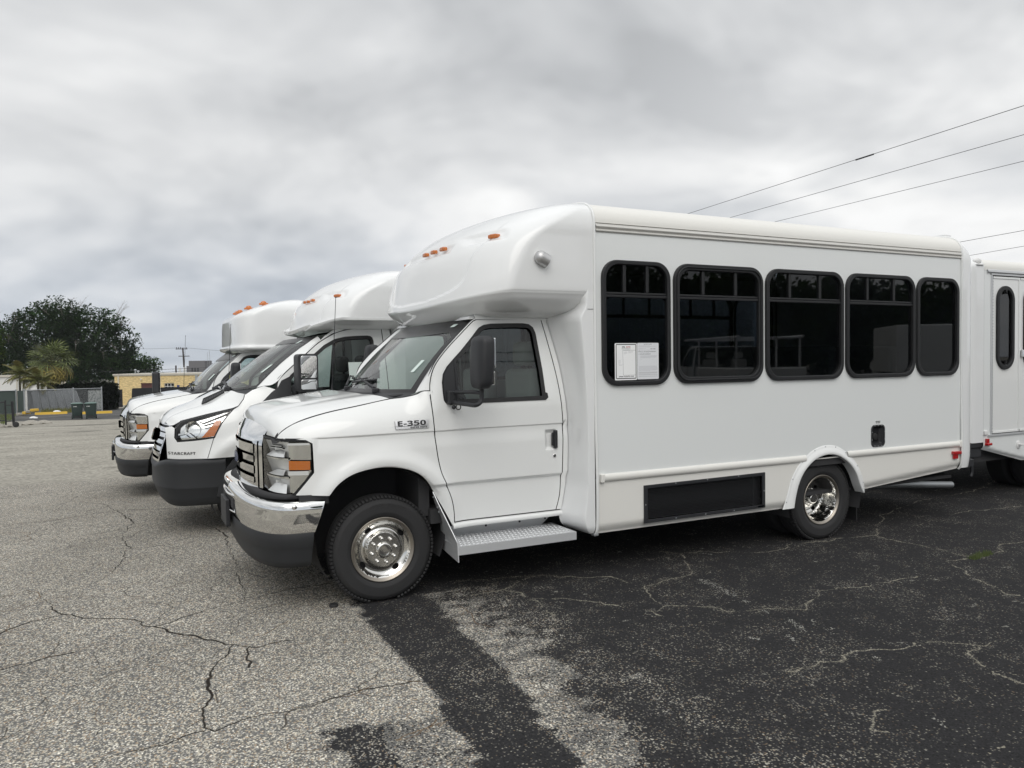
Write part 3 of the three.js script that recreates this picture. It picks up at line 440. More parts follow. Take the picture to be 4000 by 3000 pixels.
// moulded roof cap over a cab: profile rows of side half-width, side height, front x, front height, rear x, corner length, corner power
function capSurface(P, feature, nV = 72) {
  const k = P.length - 1, idx = (c) => P.map((r, i) => [i / k, r[c]]), T = [0, 1, 2, 3, 4, 5, 6].map(idx);
  const base = (q, v) => {                                       // q -1..1 across, 0 = nose centre
    const z0 = tabS(T[0], v), ys = tabS(T[1], v), xf = tabS(T[2], v), yf = tabS(T[3], v), xr = tabS(T[4], v), Lc = Math.max(0.001, Math.min(tabS(T[5], v), xr - xf)), n = tabS(T[6], v), a = Math.abs(q), s = Math.sign(q) || 1;
    let x, z, ph;
    if (a > 0.72) { x = lerp(xf + Lc, xr, (a - 0.72) / 0.28); z = z0; ph = 0; }
    else { const th = (1 - a / 0.72) * Math.PI / 2, c = Math.cos(th), sn = Math.sin(th), r = Math.pow(Math.pow(c, n) + Math.pow(sn, n), -1 / n); ph = th; x = xf + Lc - Lc * r * sn; z = z0 * r * c; }
    return [x, lerp(ys, yf, smooth(0, 1, ph / (Math.PI / 2))), s * z, ph];
  };
  return base;
}
function capSurfGeo(base, feature, nV = 150, nq = 320) {
  const rows = [];
  for (let i = 0; i <= nV; i++) rows.push(Array.from({ length: nq + 1 }, (_, j) => base(j / nq * 2 - 1, i / nV)));
  const bare = () => gridGeo(rows.map((r) => r.map((p) => p.slice(0, 3))));
  if (!feature) return bare();
  const n = bare().attributes.normal, cn = V(0.9, 2.3, 0);
  rows.forEach((r, i) => r.forEach((p, j) => { const k = i * (nq + 1) + j, d = feature(p), N = V(n.getX(k), n.getY(k), n.getZ(k)); if (N.dot(V(p[0], p[1], p[2]).sub(cn)) < 0) N.negate(); p[0] += N.x * d; p[1] += N.y * d; p[2] += N.z * d; }));
  return bare();
}
function onCap(base, y, test) {                                  // point and outward normal of a cap at a height
  let best = null, bd = 1e9;
  for (let i = 0; i <= 200; i++) for (let j = 0; j <= 160; j++) { const q = j / 160 * 2 - 1, p = base(q, i / 200), d = Math.abs(p[1] - y) * 1.5 + test(p); if (d < bd) { bd = d; best = [q, i / 200, p]; } }
  const [q, v, p] = best, A = V(...base(q + 0.004, v)).sub(V(...base(q - 0.004, v))), B = V(...base(q, v + 0.004)).sub(V(...base(q, v - 0.004))), n = A.cross(B).normalize();
  if (n.dot(V(p[0] - 1.2, p[1] - 2.2, p[2])) < 0) n.negate();
  return [p, n];
}
function capLamps(cap, base, yf, dz, xs, ys) {
  const put = (p, n, w, k) => { const m = obj('marker_lamp', [rbox(w, 0.030, 0.034, 0.010), rbox(w * 0.7, 0.034, 0.03, 0.011, 0, 0, 0.006)], M.amber, cap); m.position.set(p[0] + n.x * k, p[1] + n.y * k, p[2] + n.z * k); const h = V(n.x, 0, n.z).normalize(); m.rotation.y = Math.atan2(h.x, h.z); };
  for (const k of dz) { const [p, n] = onCap(base, yf, (c) => Math.abs(c[2] - k)); put(p, n, 0.085, -0.004); }
  for (const s of [-1, 1]) { const [p, n] = onCap(base, ys, (c) => Math.abs(c[0] - xs) + (Math.sign(c[2]) === s ? 0 : 9)); put(p, n, 0.10, -0.012); }
}
// ---------------------------------------------------------------- nearest shuttle bus
const capRows = [[0.86, 1.968, 0.69, 1.940, 1.44, 0.40, 2.5], [0.94, 1.985, 0.66, 1.952, 1.455, 0.40, 2.5], [1.06, 2.012, 0.630, 1.985, 1.465, 0.40, 2.5], [1.165, 2.070, 0.592, 2.030, 1.468, 0.38, 2.5], [1.203, 2.118, 0.564, 2.056, 1.50, 0.37, 2.4],
  [1.213, 2.138, 0.559, 2.070, 1.555, 0.37, 2.4], [1.219, 2.162, 0.561, 2.092, 1.557, 0.37, 2.35], [1.221, 2.25, 0.575, 2.20, 1.557, 0.37, 2.25], [1.221, 2.40, 0.604, 2.37, 1.557, 0.40, 2.15],
  [1.222, 2.53, 0.645, 2.475, 1.557, 0.46, 2.1], [1.222, 2.645, 0.722, 2.572, 1.557, 0.56, 2.05], [1.194, 2.742, 0.855, 2.672, 1.557, 0.60, 2.0], [1.135, 2.795, 1.00, 2.750, 1.557, 0.52, 2.0], [1.02, 2.826, 1.17, 2.803, 1.557, 0.37, 2],
  [0.78, 2.847, 1.34, 2.842, 1.557, 0.2, 2], [0.4, 2.861, 1.47, 2.858, 1.557, 0.08, 2], [0.0, 2.867, 1.55, 2.867, 1.557, 0.004, 2]];
const capOne = capSurface(capRows);
function faceSwoosh(s) {                                         // raised nose panel with a sweeping edge, pockets for the lamps
  return (p) => {
    const ph = p[3] / (Math.PI / 2), y = p[1] - s.dy, pb = 0.50 + 0.38 * Math.exp(-Math.max(0, y - 2.112) / 0.05) - 0.06 * smooth(2.40, 2.56, y), top = 1 - smooth(2.50, 2.70, y);
    let d = -0.016 * smooth(-0.015, 0.022, ph - pb) * smooth(2.108, 2.122, y) * top;                     // the sunk nose panel
    d -= 0.016 * smooth(0.095, 0.050, Math.abs(p[0] - s.lx - (y - s.ly) * 0.5)) * smooth(0.050, 0.026, Math.abs(y - s.ly - 0.004)) * (p[3] > 0 ? 1 : 0.7);
    d -= 0.016 * smooth(0.31, 0.26, Math.abs(Math.abs(p[2]) - 0.22)) * smooth(0.038, 0.018, Math.abs(y - s.ty)) * (ph > 0.6 ? 1 : 0);
    return d;
  };
}
const bus = thing('shuttle_bus', 'nearest white shuttle bus with five dark side windows and chrome nose', 'bus');
buildECab(bus, { fine: 0.006 });
sideMirror(bus, 1); sideMirror(bus, -1);
textBadge(bus);
antenna(bus, 0.09, 1.425, -0.78, 0.80);
{
  const cap = obj('roof_cap', capSurfGeo(capOne, faceSwoosh({ dy: 0, lx: 0.84, ly: 2.555, ty: 2.525 })), M.gelcoat, bus);
  // corner fairing between the cab pillar and the wide body
  const fr = (u, v) => {
    const y = lerp(0.345, 2.16, v);
    const xs = tab([[0.345, 1.49], [0.352, 1.455], [0.40, 1.405], [0.46, 1.385], [0.5, 1.395], [0.56, 1.412], [0.7, 1.442], [1.0, 1.452], [1.2, 1.449], [1.6, 1.41], [1.96, 1.346], [2.0, 1.40], [2.05, 1.45], [2.16, 1.47]], y);
    const zs = y > 1.97 ? lerp(0.88, 1.19, smooth(1.97, 2.10, y)) : eSide(1.42, Math.max(y, 0.55)) - 0.012;
    const w = smooth(0, 1, clamp(u * 1.25)), xx = lerp(xs, 1.552, u < 0.8 ? u * 0.62 : 0.496 + (u - 0.8) * 2.52);
    let z = lerp(zs, 1.221, Math.pow(w, 0.9)); const c = smooth(0.40, 0.345, y); z -= 0.03 * c * c;
    return [xx, y, z];
  };
  obj('corner_fairing', [surf(fr, 36, 60), flipZ(surf(fr, 16, 30))], M.gelcoat, bus);
  obj('fairing_seam', [box3(1.50, 1.552, 2.016, 2.019, 1.19, 1.2235)], M.rubber, bus);
  const roofLine = crv([[1.223, 2.650], [1.217, 2.695], [1.192, 2.748], [1.135, 2.796], [1.03, 2.826], [0.8, 2.846], [0.4, 2.861], [0, 2.866]], 24), trimPath = (x, y0) => { const h = [[1.20, y0], [1.224, y0 + 0.035], [1.2245, 1.4], [1.2245, 2.6], ...roofLine].map(([z, y]) => [x, y + (y > 2.65 ? 0.002 : 0), z]); return [...h, ...h.slice(0, -1).reverse().map((p) => [p[0], p[1], -p[2]])]; };
  obj('corner_trim', tube(trimPath(1.562, 0.335), 0.0115, 260, 8), M.white_paint, bus);
  obj('trim_foot', rbox3(1.545, 1.585, 0.325, 0.345, 1.16, 1.215, 0.006), M.galvanised, bus);
  capLamps(cap, capOne, 2.522, [0.08, 0.24, 0.40], 0.855, 2.560);
  obj('courtesy_light', [new THREE.SphereGeometry(0.050, 24, 16).scale(1, 1, 0.9).translate(1.105, 2.374, 1.235), rod([1.105, 2.374, 1.235], [1.160, 2.346, 1.245], 0.050, 0.047, 24)], std('satin_silver', [0.52, 0.52, 0.52], 0.38, 0.7), cap);
  // side walls with window openings
  const Z = 1.22, side = (x, y) => [x, y, Z];
  const wins = [[1.619, 2.251, 0.034, 0.030, [1.826, 2.038]], [2.287, 3.216, 0.052, 0.040, [2.585, 2.925]], [3.250, 4.177, 0.036, 0.034, [3.53, 3.891]], [4.211, 5.144, 0.036, 0.034, [4.496, 4.855]], [5.173, 5.802, 0.036, 0.034, null]];
  const wo = wins.map(([a, b]) => rrect(a + 0.012, 1.458, b - 0.012, 2.375, 0.125, 7));
  const archTop = [[3.72, 0.752], [3.80, 0.800], [3.88, 0.825], [3.98, 0.835], [4.08, 0.825], [4.16, 0.798], [4.23, 0.752]];
  const wall = [[1.566, 0.752], ...archTop, [5.862, 0.752], [5.862, 2.592], [1.566, 2.592]];
  obj('side_wall', [panel(wall, side, { holes: [...wo, rrect(4.566, 0.813, 4.731, 0.997, 0.036)], cell: 0.35, depth: 0.03 })], M.side_sheet, bus);
  obj('side_wall', [panel(wall, (x, y) => [x, y, -Z], { holes: wo, cell: 0.5, depth: 0.03, out: [0, 0, -1] })], M.side_sheet, bus);
  const archIn = crv([[3.515, 0.345], [3.545, 0.46], [3.60, 0.585], [3.68, 0.69], [3.78, 0.765], [3.88, 0.805], [3.98, 0.82], [4.08, 0.808], [4.18, 0.77], [4.28, 0.70], [4.36, 0.60], [4.42, 0.48], [4.45, 0.412]], 40);
  const sk = (x, y) => [x, y, 1.217 - 0.035 * Math.pow(smooth(0.10, 0, y - tab([[1.5, 0.335], [3.5, 0.335], [4.45, 0.41], [5.87, 0.51]], x)), 2)];
  obj('skirt_panel', [panel([[1.566, 0.338], [3.508, 0.338], ...archIn, [5.862, 0.508], [5.862, 0.749], [1.566, 0.749]], sk, { holes: [[[2.008, 0.386], [3.236, 0.388], [3.236, 0.664], [2.008, 0.660]]], cell: 0.08, cellV: 0.03, depth: 0.03 })], M.roof_sheet, bus);
  const skf = panel([[1.566, 0.338], [5.862, 0.508], [5.862, 0.749], [1.566, 0.749]], sk, { cell: 0.4, depth: 0.03 }); obj('skirt_panel', flipZ(skf), M.roof_sheet, bus);
  // rub rail with end cap
  const rail = (x0, x1, s) => surf((u, v) => { const a = (v - 0.5) * Math.PI; return [lerp(x0, x1, u), 0.758 + 0.030 * Math.sin(a), s * (1.218 + 0.022 * Math.cos(a))]; }, 2, 12);
  obj('rub_rail', [rail(1.62, 3.72, 1), rail(4.235, 5.83, 1)], M.roof_sheet, bus);
  obj('rub_rail', flipZ(rail(1.62, 5.83, 1)), M.roof_sheet, bus);
  obj('rail_end', [rbox3(1.592, 1.628, 0.724, 0.792, 1.205, 1.2455, 0.010), rbox3(5.825, 5.862, 0.724, 0.792, 1.205, 1.2455, 0.012)], M.roof_sheet, bus);
  // roof with drip mouldings
  const rs = crv([[1.223, 2.650], [1.217, 2.695], [1.192, 2.748], [1.135, 2.796], [1.03, 2.826], [0.8, 2.846], [0.4, 2.861], [0, 2.866]], 24);
  const half = rs.map((p) => [p[0], p[1]]), sec = [...half, ...half.slice(0, -1).reverse().map((p) => [-p[0], p[1]])];
  obj('roof', gridGeo([1.572, 3, 4.5, 5.85].map((x) => sec.map(([z, y]) => [x, y, z]))), M.roof_sheet, bus);
  std('rail_white', [0.62, 0.61, 0.58], 0.4, 0.2); const drip = [[1.218, 2.588], [1.228, 2.590], [1.233, 2.598], [1.228, 2.606], [1.2225, 2.609], [1.2225, 2.616], [1.231, 2.620], [1.236, 2.628], [1.231, 2.637], [1.224, 2.641], [1.224, 2.652]];
  for (const s of [1, -1]) obj('drip_rail', gridGeo([1.575, 3.7, 5.85].map((x) => drip.map(([z, y]) => [x, y, s * z]))), M.rail_white, bus);
  obj('rail_sealant', [box3(1.575, 5.85, 2.6525, 2.6565, 1.2165, 1.2255), box3(1.575, 5.85, 2.6105, 2.6145, 1.21, 1.2222)], std('old_sealant', [0.10, 0.09, 0.07], 0.9), bus);
  obj('rear_trim', tube(trimPath(5.858, 0.505), 0.012, 260, 8), M.white_paint, bus);
  // moulded rear cap
  const rear = surf((u, v) => {
    const y = v < 0.7 ? lerp(0.512, 2.56, v / 0.7) : 0, w = (v - 0.7) / 0.3 * Math.PI / 2, i = v < 0.7 ? 0.012 * smooth(0.62, 0.512, y) : 0.20 * (1 - Math.cos(w)), yy = v < 0.7 ? y : 2.56 + 0.25 * Math.sin(w);
    const q = u * 2 - 1, a = Math.abs(q), s = Math.sign(q) || 1, R = 0.15 + i * 0.3, zm = 1.222 - i, xm = 6.115 - i * 0.6;
    if (a > 0.88) return [lerp(xm - R, 5.864, (a - 0.88) / 0.12), yy, s * zm];
    if (a > 0.72) { const t = (a - 0.72) / 0.16 * Math.PI / 2; return [xm - R + R * Math.cos(t), yy, s * (zm - R + R * Math.sin(t))]; }
    return [xm + 0.02 * (1 - Math.pow(a / 0.72, 2)), yy, s * lerp(0, zm - R, a / 0.72)];
  }, 80, 50);
  obj('rear_cap', [rear, box3(5.87, 5.98, 2.70, 2.855, -1.03, 1.03)], M.gelcoat, bus);
  obj('rear_bumper', [rbox3(6.10, 6.20, 0.46, 0.64, -1.12, 1.12, 0.02)], M.black_plastic, bus);
  obj('tow_hook', [tube([[6.10, 0.52, 1.13], [6.14, 0.50, 1.15], [6.15, 0.44, 1.15], [6.135, 0.40, 1.15]], 0.016, 16, 8), rbox3(6.06, 6.16, 0.50, 0.58, 1.08, 1.17, 0.012)], M.black_plastic, bus);
  // windows
  wins.forEach(([a, b, fw, fd, mull], i) => {
    const o = rrect(a, 1.445, b, 2.388, 0.135, 8), n = rrect(a + fw, 1.445 + fw, b - fw, 2.388 - fw, 0.135 - fw * 0.6, 8);
    const w = obj('window', mv(prism(o, 0.022, 0.007, [n.slice().reverse()]), 0, 0, 1.2165), M.frame_black, bus);
    if (i === 1) obj('exit_frame', mv(prism(inset(o, 0.02), 0.012, 0.005, [inset(o, 0.034).reverse()]), 0, 0, 1.238), M.frame_black, w);
    const ix0 = a + fw - 0.004, ix1 = b - fw + 0.004, iy0 = 1.445 + fw - 0.004, iy1 = 2.388 - fw + 0.004, tr = 2.126;
    const pane = (x0, x1, y0, y1) => { const g = panel([[x0, y0], [x1, y0], [x1, y1], [x0, y1]], (x, y) => [x, y, 1.216], { cell: 2, depth: 0 }); obj('pane', g, M.tint_glass, w); };
    const cut = (x0, x1, y0, y1) => { const poly = clipHalf(clipHalf(clipHalf(clipHalf(inset(n, -0.004), 0, x0, false), 0, x1, true), 1, y0, false), 1, y1, true); obj('pane', panel(poly, (x, y) => [x, y, 1.216], { cell: 2, depth: 0 }), M.tint_glass, w); };
    if (mull) {
      cut(ix0, ix1, iy0, tr); cut(ix0, mull[0], tr, iy1); cut(mull[0], mull[1], tr, iy1); cut(mull[1], ix1, tr, iy1);
      obj('transom', [rbox3(ix0, ix1, tr - 0.018, tr + 0.002, 1.212, 1.236, 0.005), rbox3(ix0, ix1, tr + 0.004, tr + 0.022, 1.212, 1.231, 0.005)], M.frame_black, w);
      for (const m of mull) obj('mullion', rbox3(m - 0.014, m + 0.014, tr + 0.02, iy1 + 0.004, 1.211, 1.232, 0.005), M.frame_black, w);
    } else cut(ix0, ix1, iy0, iy1);
    obj('far_window', [mv(prism(o, 0.02, 0.005, [n.slice().reverse()]), 0, 0, -1.238), ...(mull ? [box3(ix0, ix1, tr - 0.018, tr + 0.022, -1.235, -1.212), ...mull.map((m) => box3(m - 0.014, m + 0.014, tr + 0.02, iy1, -1.235, -1.212))] : [])], M.frame_black, bus);
    obj('far_pane', panel(inset(n, -0.004), (x, y) => [x, y, -1.216], { cell: 2, depth: 0, out: [0, 0, -1] }), M.tint_glass, bus);
  });
  // floor, inner lining, seats
  obj('passenger_floor', [box3(1.5, 6.0, 0.68, 0.74, -1.2, 1.2), box3(0.6, 5.8, 0.42, 0.52, -0.45, 0.45), box3(1.6, 5.9, 0.40, 0.43, -1.1, 1.1), box3(1.5, 1.53, 0.40, 1.0, -1.15, 1.15)], M.dark, bus);
  obj('wheel_housing_rear', [surf((u, v) => { const a = lerp(-0.1, 1.1, u) * Math.PI; return [3.985 + 0.455 * Math.cos(a), 0.385 + 0.43 * Math.sin(a), lerp(0.45, 1.205, v)]; }, 20, 2), box3(3.5, 4.5, 0.35, 0.8, 0.40, 0.45)], M.dark, bus);
  for (const x of [2.15, 2.95, 3.75, 4.55]) for (const z of [0.72, -0.72]) obj('passenger_seat', [rbox3(x - 0.05, x + 0.42, 1.02, 1.14, z - 0.44, z + 0.44, 0.05), rbox3(x + 0.36, x + 0.46, 1.10, 1.74, z - 0.44, z + 0.44, 0.05), box3(x, x + 0.3, 0.74, 1.03, z - 0.1, z + 0.1)], M.seat_cloth, bus);
  // printed sheets on the first window
  const sheet = (w, h, draw) => Object.assign(new THREE.MeshStandardMaterial({ map: canvasTex(w, h, draw), roughness: 0.55, side: THREE.DoubleSide }), { name: 'printed_sheet' });
  const lines = (c, x, y, n, w, s) => { c.fillStyle = 'rgba(70,70,80,0.55)'; for (let i = 0; i < n; i++) c.fillRect(x, y + i * s, w * (i === n - 1 ? 0.6 : 0.92 + 0.08 * rnd()), 2); };
  const m1 = sheet(400, 560, (c, w, h) => {
    c.fillStyle = '#f1f2f2'; c.fillRect(0, 0, w, h); c.lineWidth = 12; c.strokeStyle = '#08080a'; c.beginPath(); c.roundRect(25, 20, w - 44, h - 46, 10); c.stroke();
    c.textAlign = 'center'; c.font = 'bold 30px sans-serif'; c.fillStyle = '#16161a'; c.fillText('SRQ', 157, 68); c.fillStyle = '#a81820'; c.fillText('AUTO', 242, 68);
    c.fillStyle = '#222'; c.fillRect(122, 74, 158, 3); c.font = 'bold 12px sans-serif'; c.fillText('2015 1st St W Bradenton, FL', 205, 94);
    c.lineWidth = 3; c.strokeStyle = '#4a4a4e'; c.beginPath(); c.moveTo(374, 108); c.lineTo(142, 108); c.lineTo(152, 476); c.quadraticCurveTo(153, 486, 166, 486); c.lineTo(374, 484); c.stroke();
    lines(c, 160, 112, 1, 190, 6); lines(c, 158, 132, 4, 70, 10); lines(c, 240, 126, 3, 90, 11); lines(c, 62, 256, 5, 46, 14); lines(c, 72, 326, 2, 90, 8);
    c.fillStyle = '#111118'; c.font = 'bold 31px sans-serif'; c.fillText('www.srqauto.com', 208, 514);
  });
  const m2 = sheet(400, 660, (c, w, h) => {
    c.fillStyle = '#dfe1e4'; c.fillRect(0, 0, w, h); c.textAlign = 'center'; c.fillStyle = '#26262c'; c.font = '22px sans-serif'; c.fillText('BUYERS GUIDE', 196, 34);
    lines(c, 24, 44, 1, 350, 6); lines(c, 24, 66, 2, 350, 8); lines(c, 24, 102, 2, 140, 8); for (let i = 0; i < 24; i++) c.fillRect(246 + i * 4, 100, rnd() > 0.4 ? 3 : 1, 18);
    lines(c, 24, 130, 1, 350, 6); c.textAlign = 'left'; c.font = '25px sans-serif'; c.fillStyle = '#26262c'; c.fillText('AS IS - NO DEALER WARRANTY', 50, 166, 304); c.fillText('DEALER WARRANTY', 52, 212, 200);
    c.lineWidth = 4; c.strokeStyle = '#222'; c.beginPath(); c.moveTo(26, 152); c.lineTo(32, 166); c.lineTo(46, 140); c.stroke(); c.lineWidth = 1; c.strokeRect(26, 194, 15, 20);
    lines(c, 60, 178, 1, 260, 6); lines(c, 56, 232, 5, 320, 10); lines(c, 56, 296, 1, 45, 6); lines(c, 282, 296, 1, 30, 6); lines(c, 26, 420, 9, 350, 11); c.fillStyle = '#333'; for (const y of [530, 545, 580, 606]) c.fillRect(24, y, 350, 3); lines(c, 24, 560, 2, 350, 9);
  });
  const flat = (pts, z) => { const g = panel(pts, (x, y) => [x, y, z], { cell: 3, depth: 0 }); const xs = pts.map((p) => p[0]), ys = pts.map((p) => p[1]), a = Math.min(...xs), b = Math.max(...xs), c = Math.min(...ys), d = Math.max(...ys), p = g.attributes.position; for (let i = 0; i < p.count; i++) g.attributes.uv.setXY(i, (p.getX(i) - a) / (b - a), (p.getY(i) - c) / (d - c)); return g; };
  const first = bus.children.find((c) => c.name === 'window');
  obj('price_sheet', flat(rrect(1.738, 1.486, 1.941, 1.766, 0.008, 3), 1.2205), m1, first, 'white printed sheet with black border');
  obj('guide_sheet', flat(rrect(1.944, 1.489, 2.146, 1.768, 0.008, 3), 1.2205), m2, first, 'grey white printed sheet of small text');
  // air grille in the skirt
  const vg = obj('vent_grille', mv(prism([[1.995, 0.376], [3.245, 0.378], [3.245, 0.676], [1.995, 0.670]], 0.008, 0.002, [[[2.028, 0.402], [2.028, 0.645], [3.212, 0.650], [3.212, 0.404]]]), 0, 0, 1.2175), M.black_plastic, bus);
  obj('vent_louvre', [...Array.from({ length: 22 }, (_, k) => box3(2.02, 3.13, 0.407 + k * 0.0112, 0.4115 + k * 0.0112, 1.19, 1.2)), box3(2.0, 3.24, 0.38, 0.67, 1.15, 1.155), box3(3.125, 3.14, 0.39, 0.66, 1.19, 1.205)], M.black_plastic, vg);
  obj('mesh_wire', [...Array.from({ length: 98 }, (_, k) => rod([2.03 + k * 0.012, 0.403, 1.212], [2.03 + k * 0.012, 0.648, 1.212], 0.0012, 0.0012, 4)), ...Array.from({ length: 20 }, (_, k) => rod([2.028, 0.41 + k * 0.012, 1.213], [3.212, 0.41 + k * 0.012, 1.213], 0.0012, 0.0012, 4))], M.frame_black, vg).userData.kind = 'stuff';
  for (const [x, y] of [[2.3, 0.664], [2.62, 0.665], [2.95, 0.667], [2.3, 0.387], [2.6, 0.387], [2.9, 0.387], [2.008, 0.52], [3.232, 0.52]]) obj('screw', mv(lathe([[0.006, 0], [0.004, 0.003], [0, 0.0035]], 10), x, y, 1.2265), M.galvanised, vg);
  obj('blue_tape', rbox3(3.16, 3.235, 0.384, 0.402, 1.222, 1.2275, 0.002), M.blue_tape, vg);
  // rear wheel flare with rivets
  const fo = crv([[3.450, 0.338], [3.487, 0.42], [3.555, 0.595], [3.646, 0.712], [3.776, 0.806], [3.88, 0.846], [3.985, 0.858], [4.09, 0.846], [4.185, 0.806], [4.329, 0.704], [4.413, 0.594], [4.465, 0.46], [4.468, 0.400]], 48);
  const fi = crv([[3.570, 0.345], [3.583, 0.42], [3.632, 0.560], [3.70, 0.655], [3.80, 0.730], [3.90, 0.765], [3.985, 0.775], [4.07, 0.767], [4.16, 0.735], [4.265, 0.665], [4.34, 0.575], [4.395, 0.46], [4.430, 0.400]], 48);
  const fl = obj('wheel_flare', gridGeo([[0, 1.2185], [0, 1.2225], [0.16, 1.2265], [0.24, 1.227], [0.34, 1.232], [0.6, 1.242], [0.85, 1.245], [0.96, 1.242], [1.0, 1.236], [1.0, 1.15]].map(([t, z]) => fo.map((p, k) => [lerp(p[0], fi[k][0], t), lerp(p[1], fi[k][1], t), z]))), M.white_paint, bus);
  for (const k of [3, 8, 13, 18, 23, 28, 33, 38, 43, 47]) obj('rivet', mv(lathe([[0.006, 0], [0.004, 0.003], [0, 0.004]], 10), lerp(fo[k][0], fi[k][0], 0.12), lerp(fo[k][1], fi[k][1], 0.12), 1.2255), M.galvanised, fl);
  obj('mud_flap', box3(4.47, 4.482, 0.12, 0.46, 0.62, 1.13), M.rubber, bus);
  // fuel filler, lettering, red reflector lamp
  const ff = obj('fuel_filler', [mv(prism(rrect(4.556, 0.803, 4.741, 1.007, 0.042), 0.006, 0.002, [rrect(4.570, 0.817, 4.727, 0.993, 0.034).reverse()]), 0, 0, 1.218), panel(rrect(4.568, 0.815, 4.729, 0.995, 0.035), (x, y) => [x, y, 1.222 - 0.05 * smooth(0, 0.03, Math.min(x - 4.566, 4.731 - x, y - 0.813, 0.997 - y))], { cell: 0.02, depth: 0 })], M.black_plastic, bus);
  obj('filler_cap', [mv(lathe([[0.034, -0.045], [0.034, -0.02], [0.028, -0.014], [0, -0.014]], 20), 4.635, 0.895, 1.222), rbox3(4.675, 4.692, 0.86, 0.93, 1.19, 1.205, 0.004)], M.rubber, ff);
  for (const [x, y] of [[4.602, 0.811], [4.648, 0.810], [4.695, 0.811], [4.602, 0.999], [4.648, 1.0], [4.695, 0.999], [4.563, 0.87], [4.563, 0.94], [4.734, 0.87], [4.734, 0.94]]) obj('screw', mv(lathe([[0.0045, 0], [0.003, 0.0025], [0, 0.003]], 8), x, y, 1.226), M.galvanised, ff);
  obj('filler_lettering', [text('UNLEADED', 0.008, (u, v, o) => [4.617 + u, 1.034 + v, 1.2203 + o], 0.001, 1.1), text('FUEL ONLY', 0.008, (u, v, o) => [4.620 + u, 1.021 + v, 1.2203 + o], 0.001, 1.0)], M.decal_black, ff);
  obj('side_reflector', [rbox3(5.722, 5.846, 0.656, 0.690, 1.2, 1.246, 0.008), rbox3(5.738, 5.806, 0.612, 0.662, 1.2, 1.236, 0.006)], M.red_lens, bus);
  // exhaust pipe
  obj('exhaust_pipe', [tube([[4.9, 0.30, 0.55], [5.6, 0.28, 0.60], [6.2, 0.235, 0.62], [6.62, 0.20, 0.62]], 0.036, 30, 16), lathe([[0.036, 0], [0.032, 0], [0.032, -0.2]], 20).rotateY(Math.PI / 2).rotateZ(-0.07).translate(6.62, 0.20, 0.62)], M.galvanised, bus);
  // entry step of punched aluminium
  const st = obj('step', [box3(0.452, 1.398, 0.370, 0.376, 0.82, 1.20), box3(0.452, 1.398, 0.318, 0.374, 1.1965, 1.2005), panel([[0.46, 0.37], [1.30, 0.37], [1.34, 0.46], [0.50, 0.46]], (x, y) => [x, y, 0.84 + (y - 0.37) * 0.9], { cell: 0.3, depth: 0.003 }), box3(1.3945, 1.398, 0.32, 0.374, 0.9, 1.198)], M.aluminium, bus);
  const bumps = []; for (let i = 0; i < 6; i++) for (let j = 0; j < 29; j++) { const x = 0.475 + j * 0.032 + (i & 1) * 0.016, z = 0.885 + i * 0.054; if (x < 1.385) bumps.push(lathe([[0.0135, 0], [0.011, 0.0045], [0.0075, 0.0050], [0.0065, -0.004]], 8).rotateX(-Math.PI / 2).scale(1.0, 1, 1.25).translate(x, 0.376, z)); }
  obj('tread_bump', bumps, M.aluminium, st).userData.kind = 'stuff';
  const hol = []; for (let i = 0; i < 6; i++) for (let j = 0; j < 29; j++) { const x = 0.475 + j * 0.032 + (i & 1) * 0.016, z = 0.885 + i * 0.054; if (x < 1.385) hol.push(new THREE.CircleGeometry(0.0068, 8).rotateX(-Math.PI / 2).scale(1, 1, 1.2).translate(x, 0.3795, z)); }
  obj('tread_hole', hol, M.dark, st).userData.kind = 'stuff';
  for (const [x, y] of [[0.52, 0.432], [0.80, 0.432], [1.08, 0.432], [1.30, 0.432]]) obj('bolt', mv(lathe([[0.009, 0], [0.007, 0.006], [0, 0.007]], 8), x, y, 0.90), M.dark, st);
  const mg = [[0.352, 0.735, 0.99], [0.372, 0.66, 1.035], [0.41, 0.53, 1.12], [0.436, 0.435, 1.185], [0.4475, 0.40, 1.198], [0.450, 0.27, 1.205]], mi = [[0.372, 0.735, 0.93], [0.395, 0.66, 0.90], [0.44, 0.53, 0.88], [0.455, 0.435, 0.87], [0.46, 0.40, 0.86], [0.462, 0.30, 0.85]];
  obj('mud_guard', [loft(mg, mi, 4), loft(mg, mg.map((p) => [p[0] + 0.006, p[1], p[2] + 0.001]), 1), loft(mg.map((p) => [p[0] + 0.006, p[1], p[2]]), mi.map((p) => [p[0] + 0.006, p[1], p[2]]), 2)], M.aluminium, bus);
  for (const [x, y, z] of [[0.375, 0.69, 0.96], [0.395, 0.62, 0.99], [0.40, 0.59, 1.0]]) obj('bolt', new THREE.SphereGeometry(0.008, 8, 6).translate(x - 0.005, y, z), M.galvanised, bus);
}
wheel(bus, 0, 0.362, 0.845, 1, 'front', true); wheel(bus, 0, 0.362, -0.845, -1, 'front');
wheel(bus, 3.995, 0.362, 1.045, 1, 'rear', true); wheel(bus, 3.995, 0.362, -1.045, -1, 'rear');
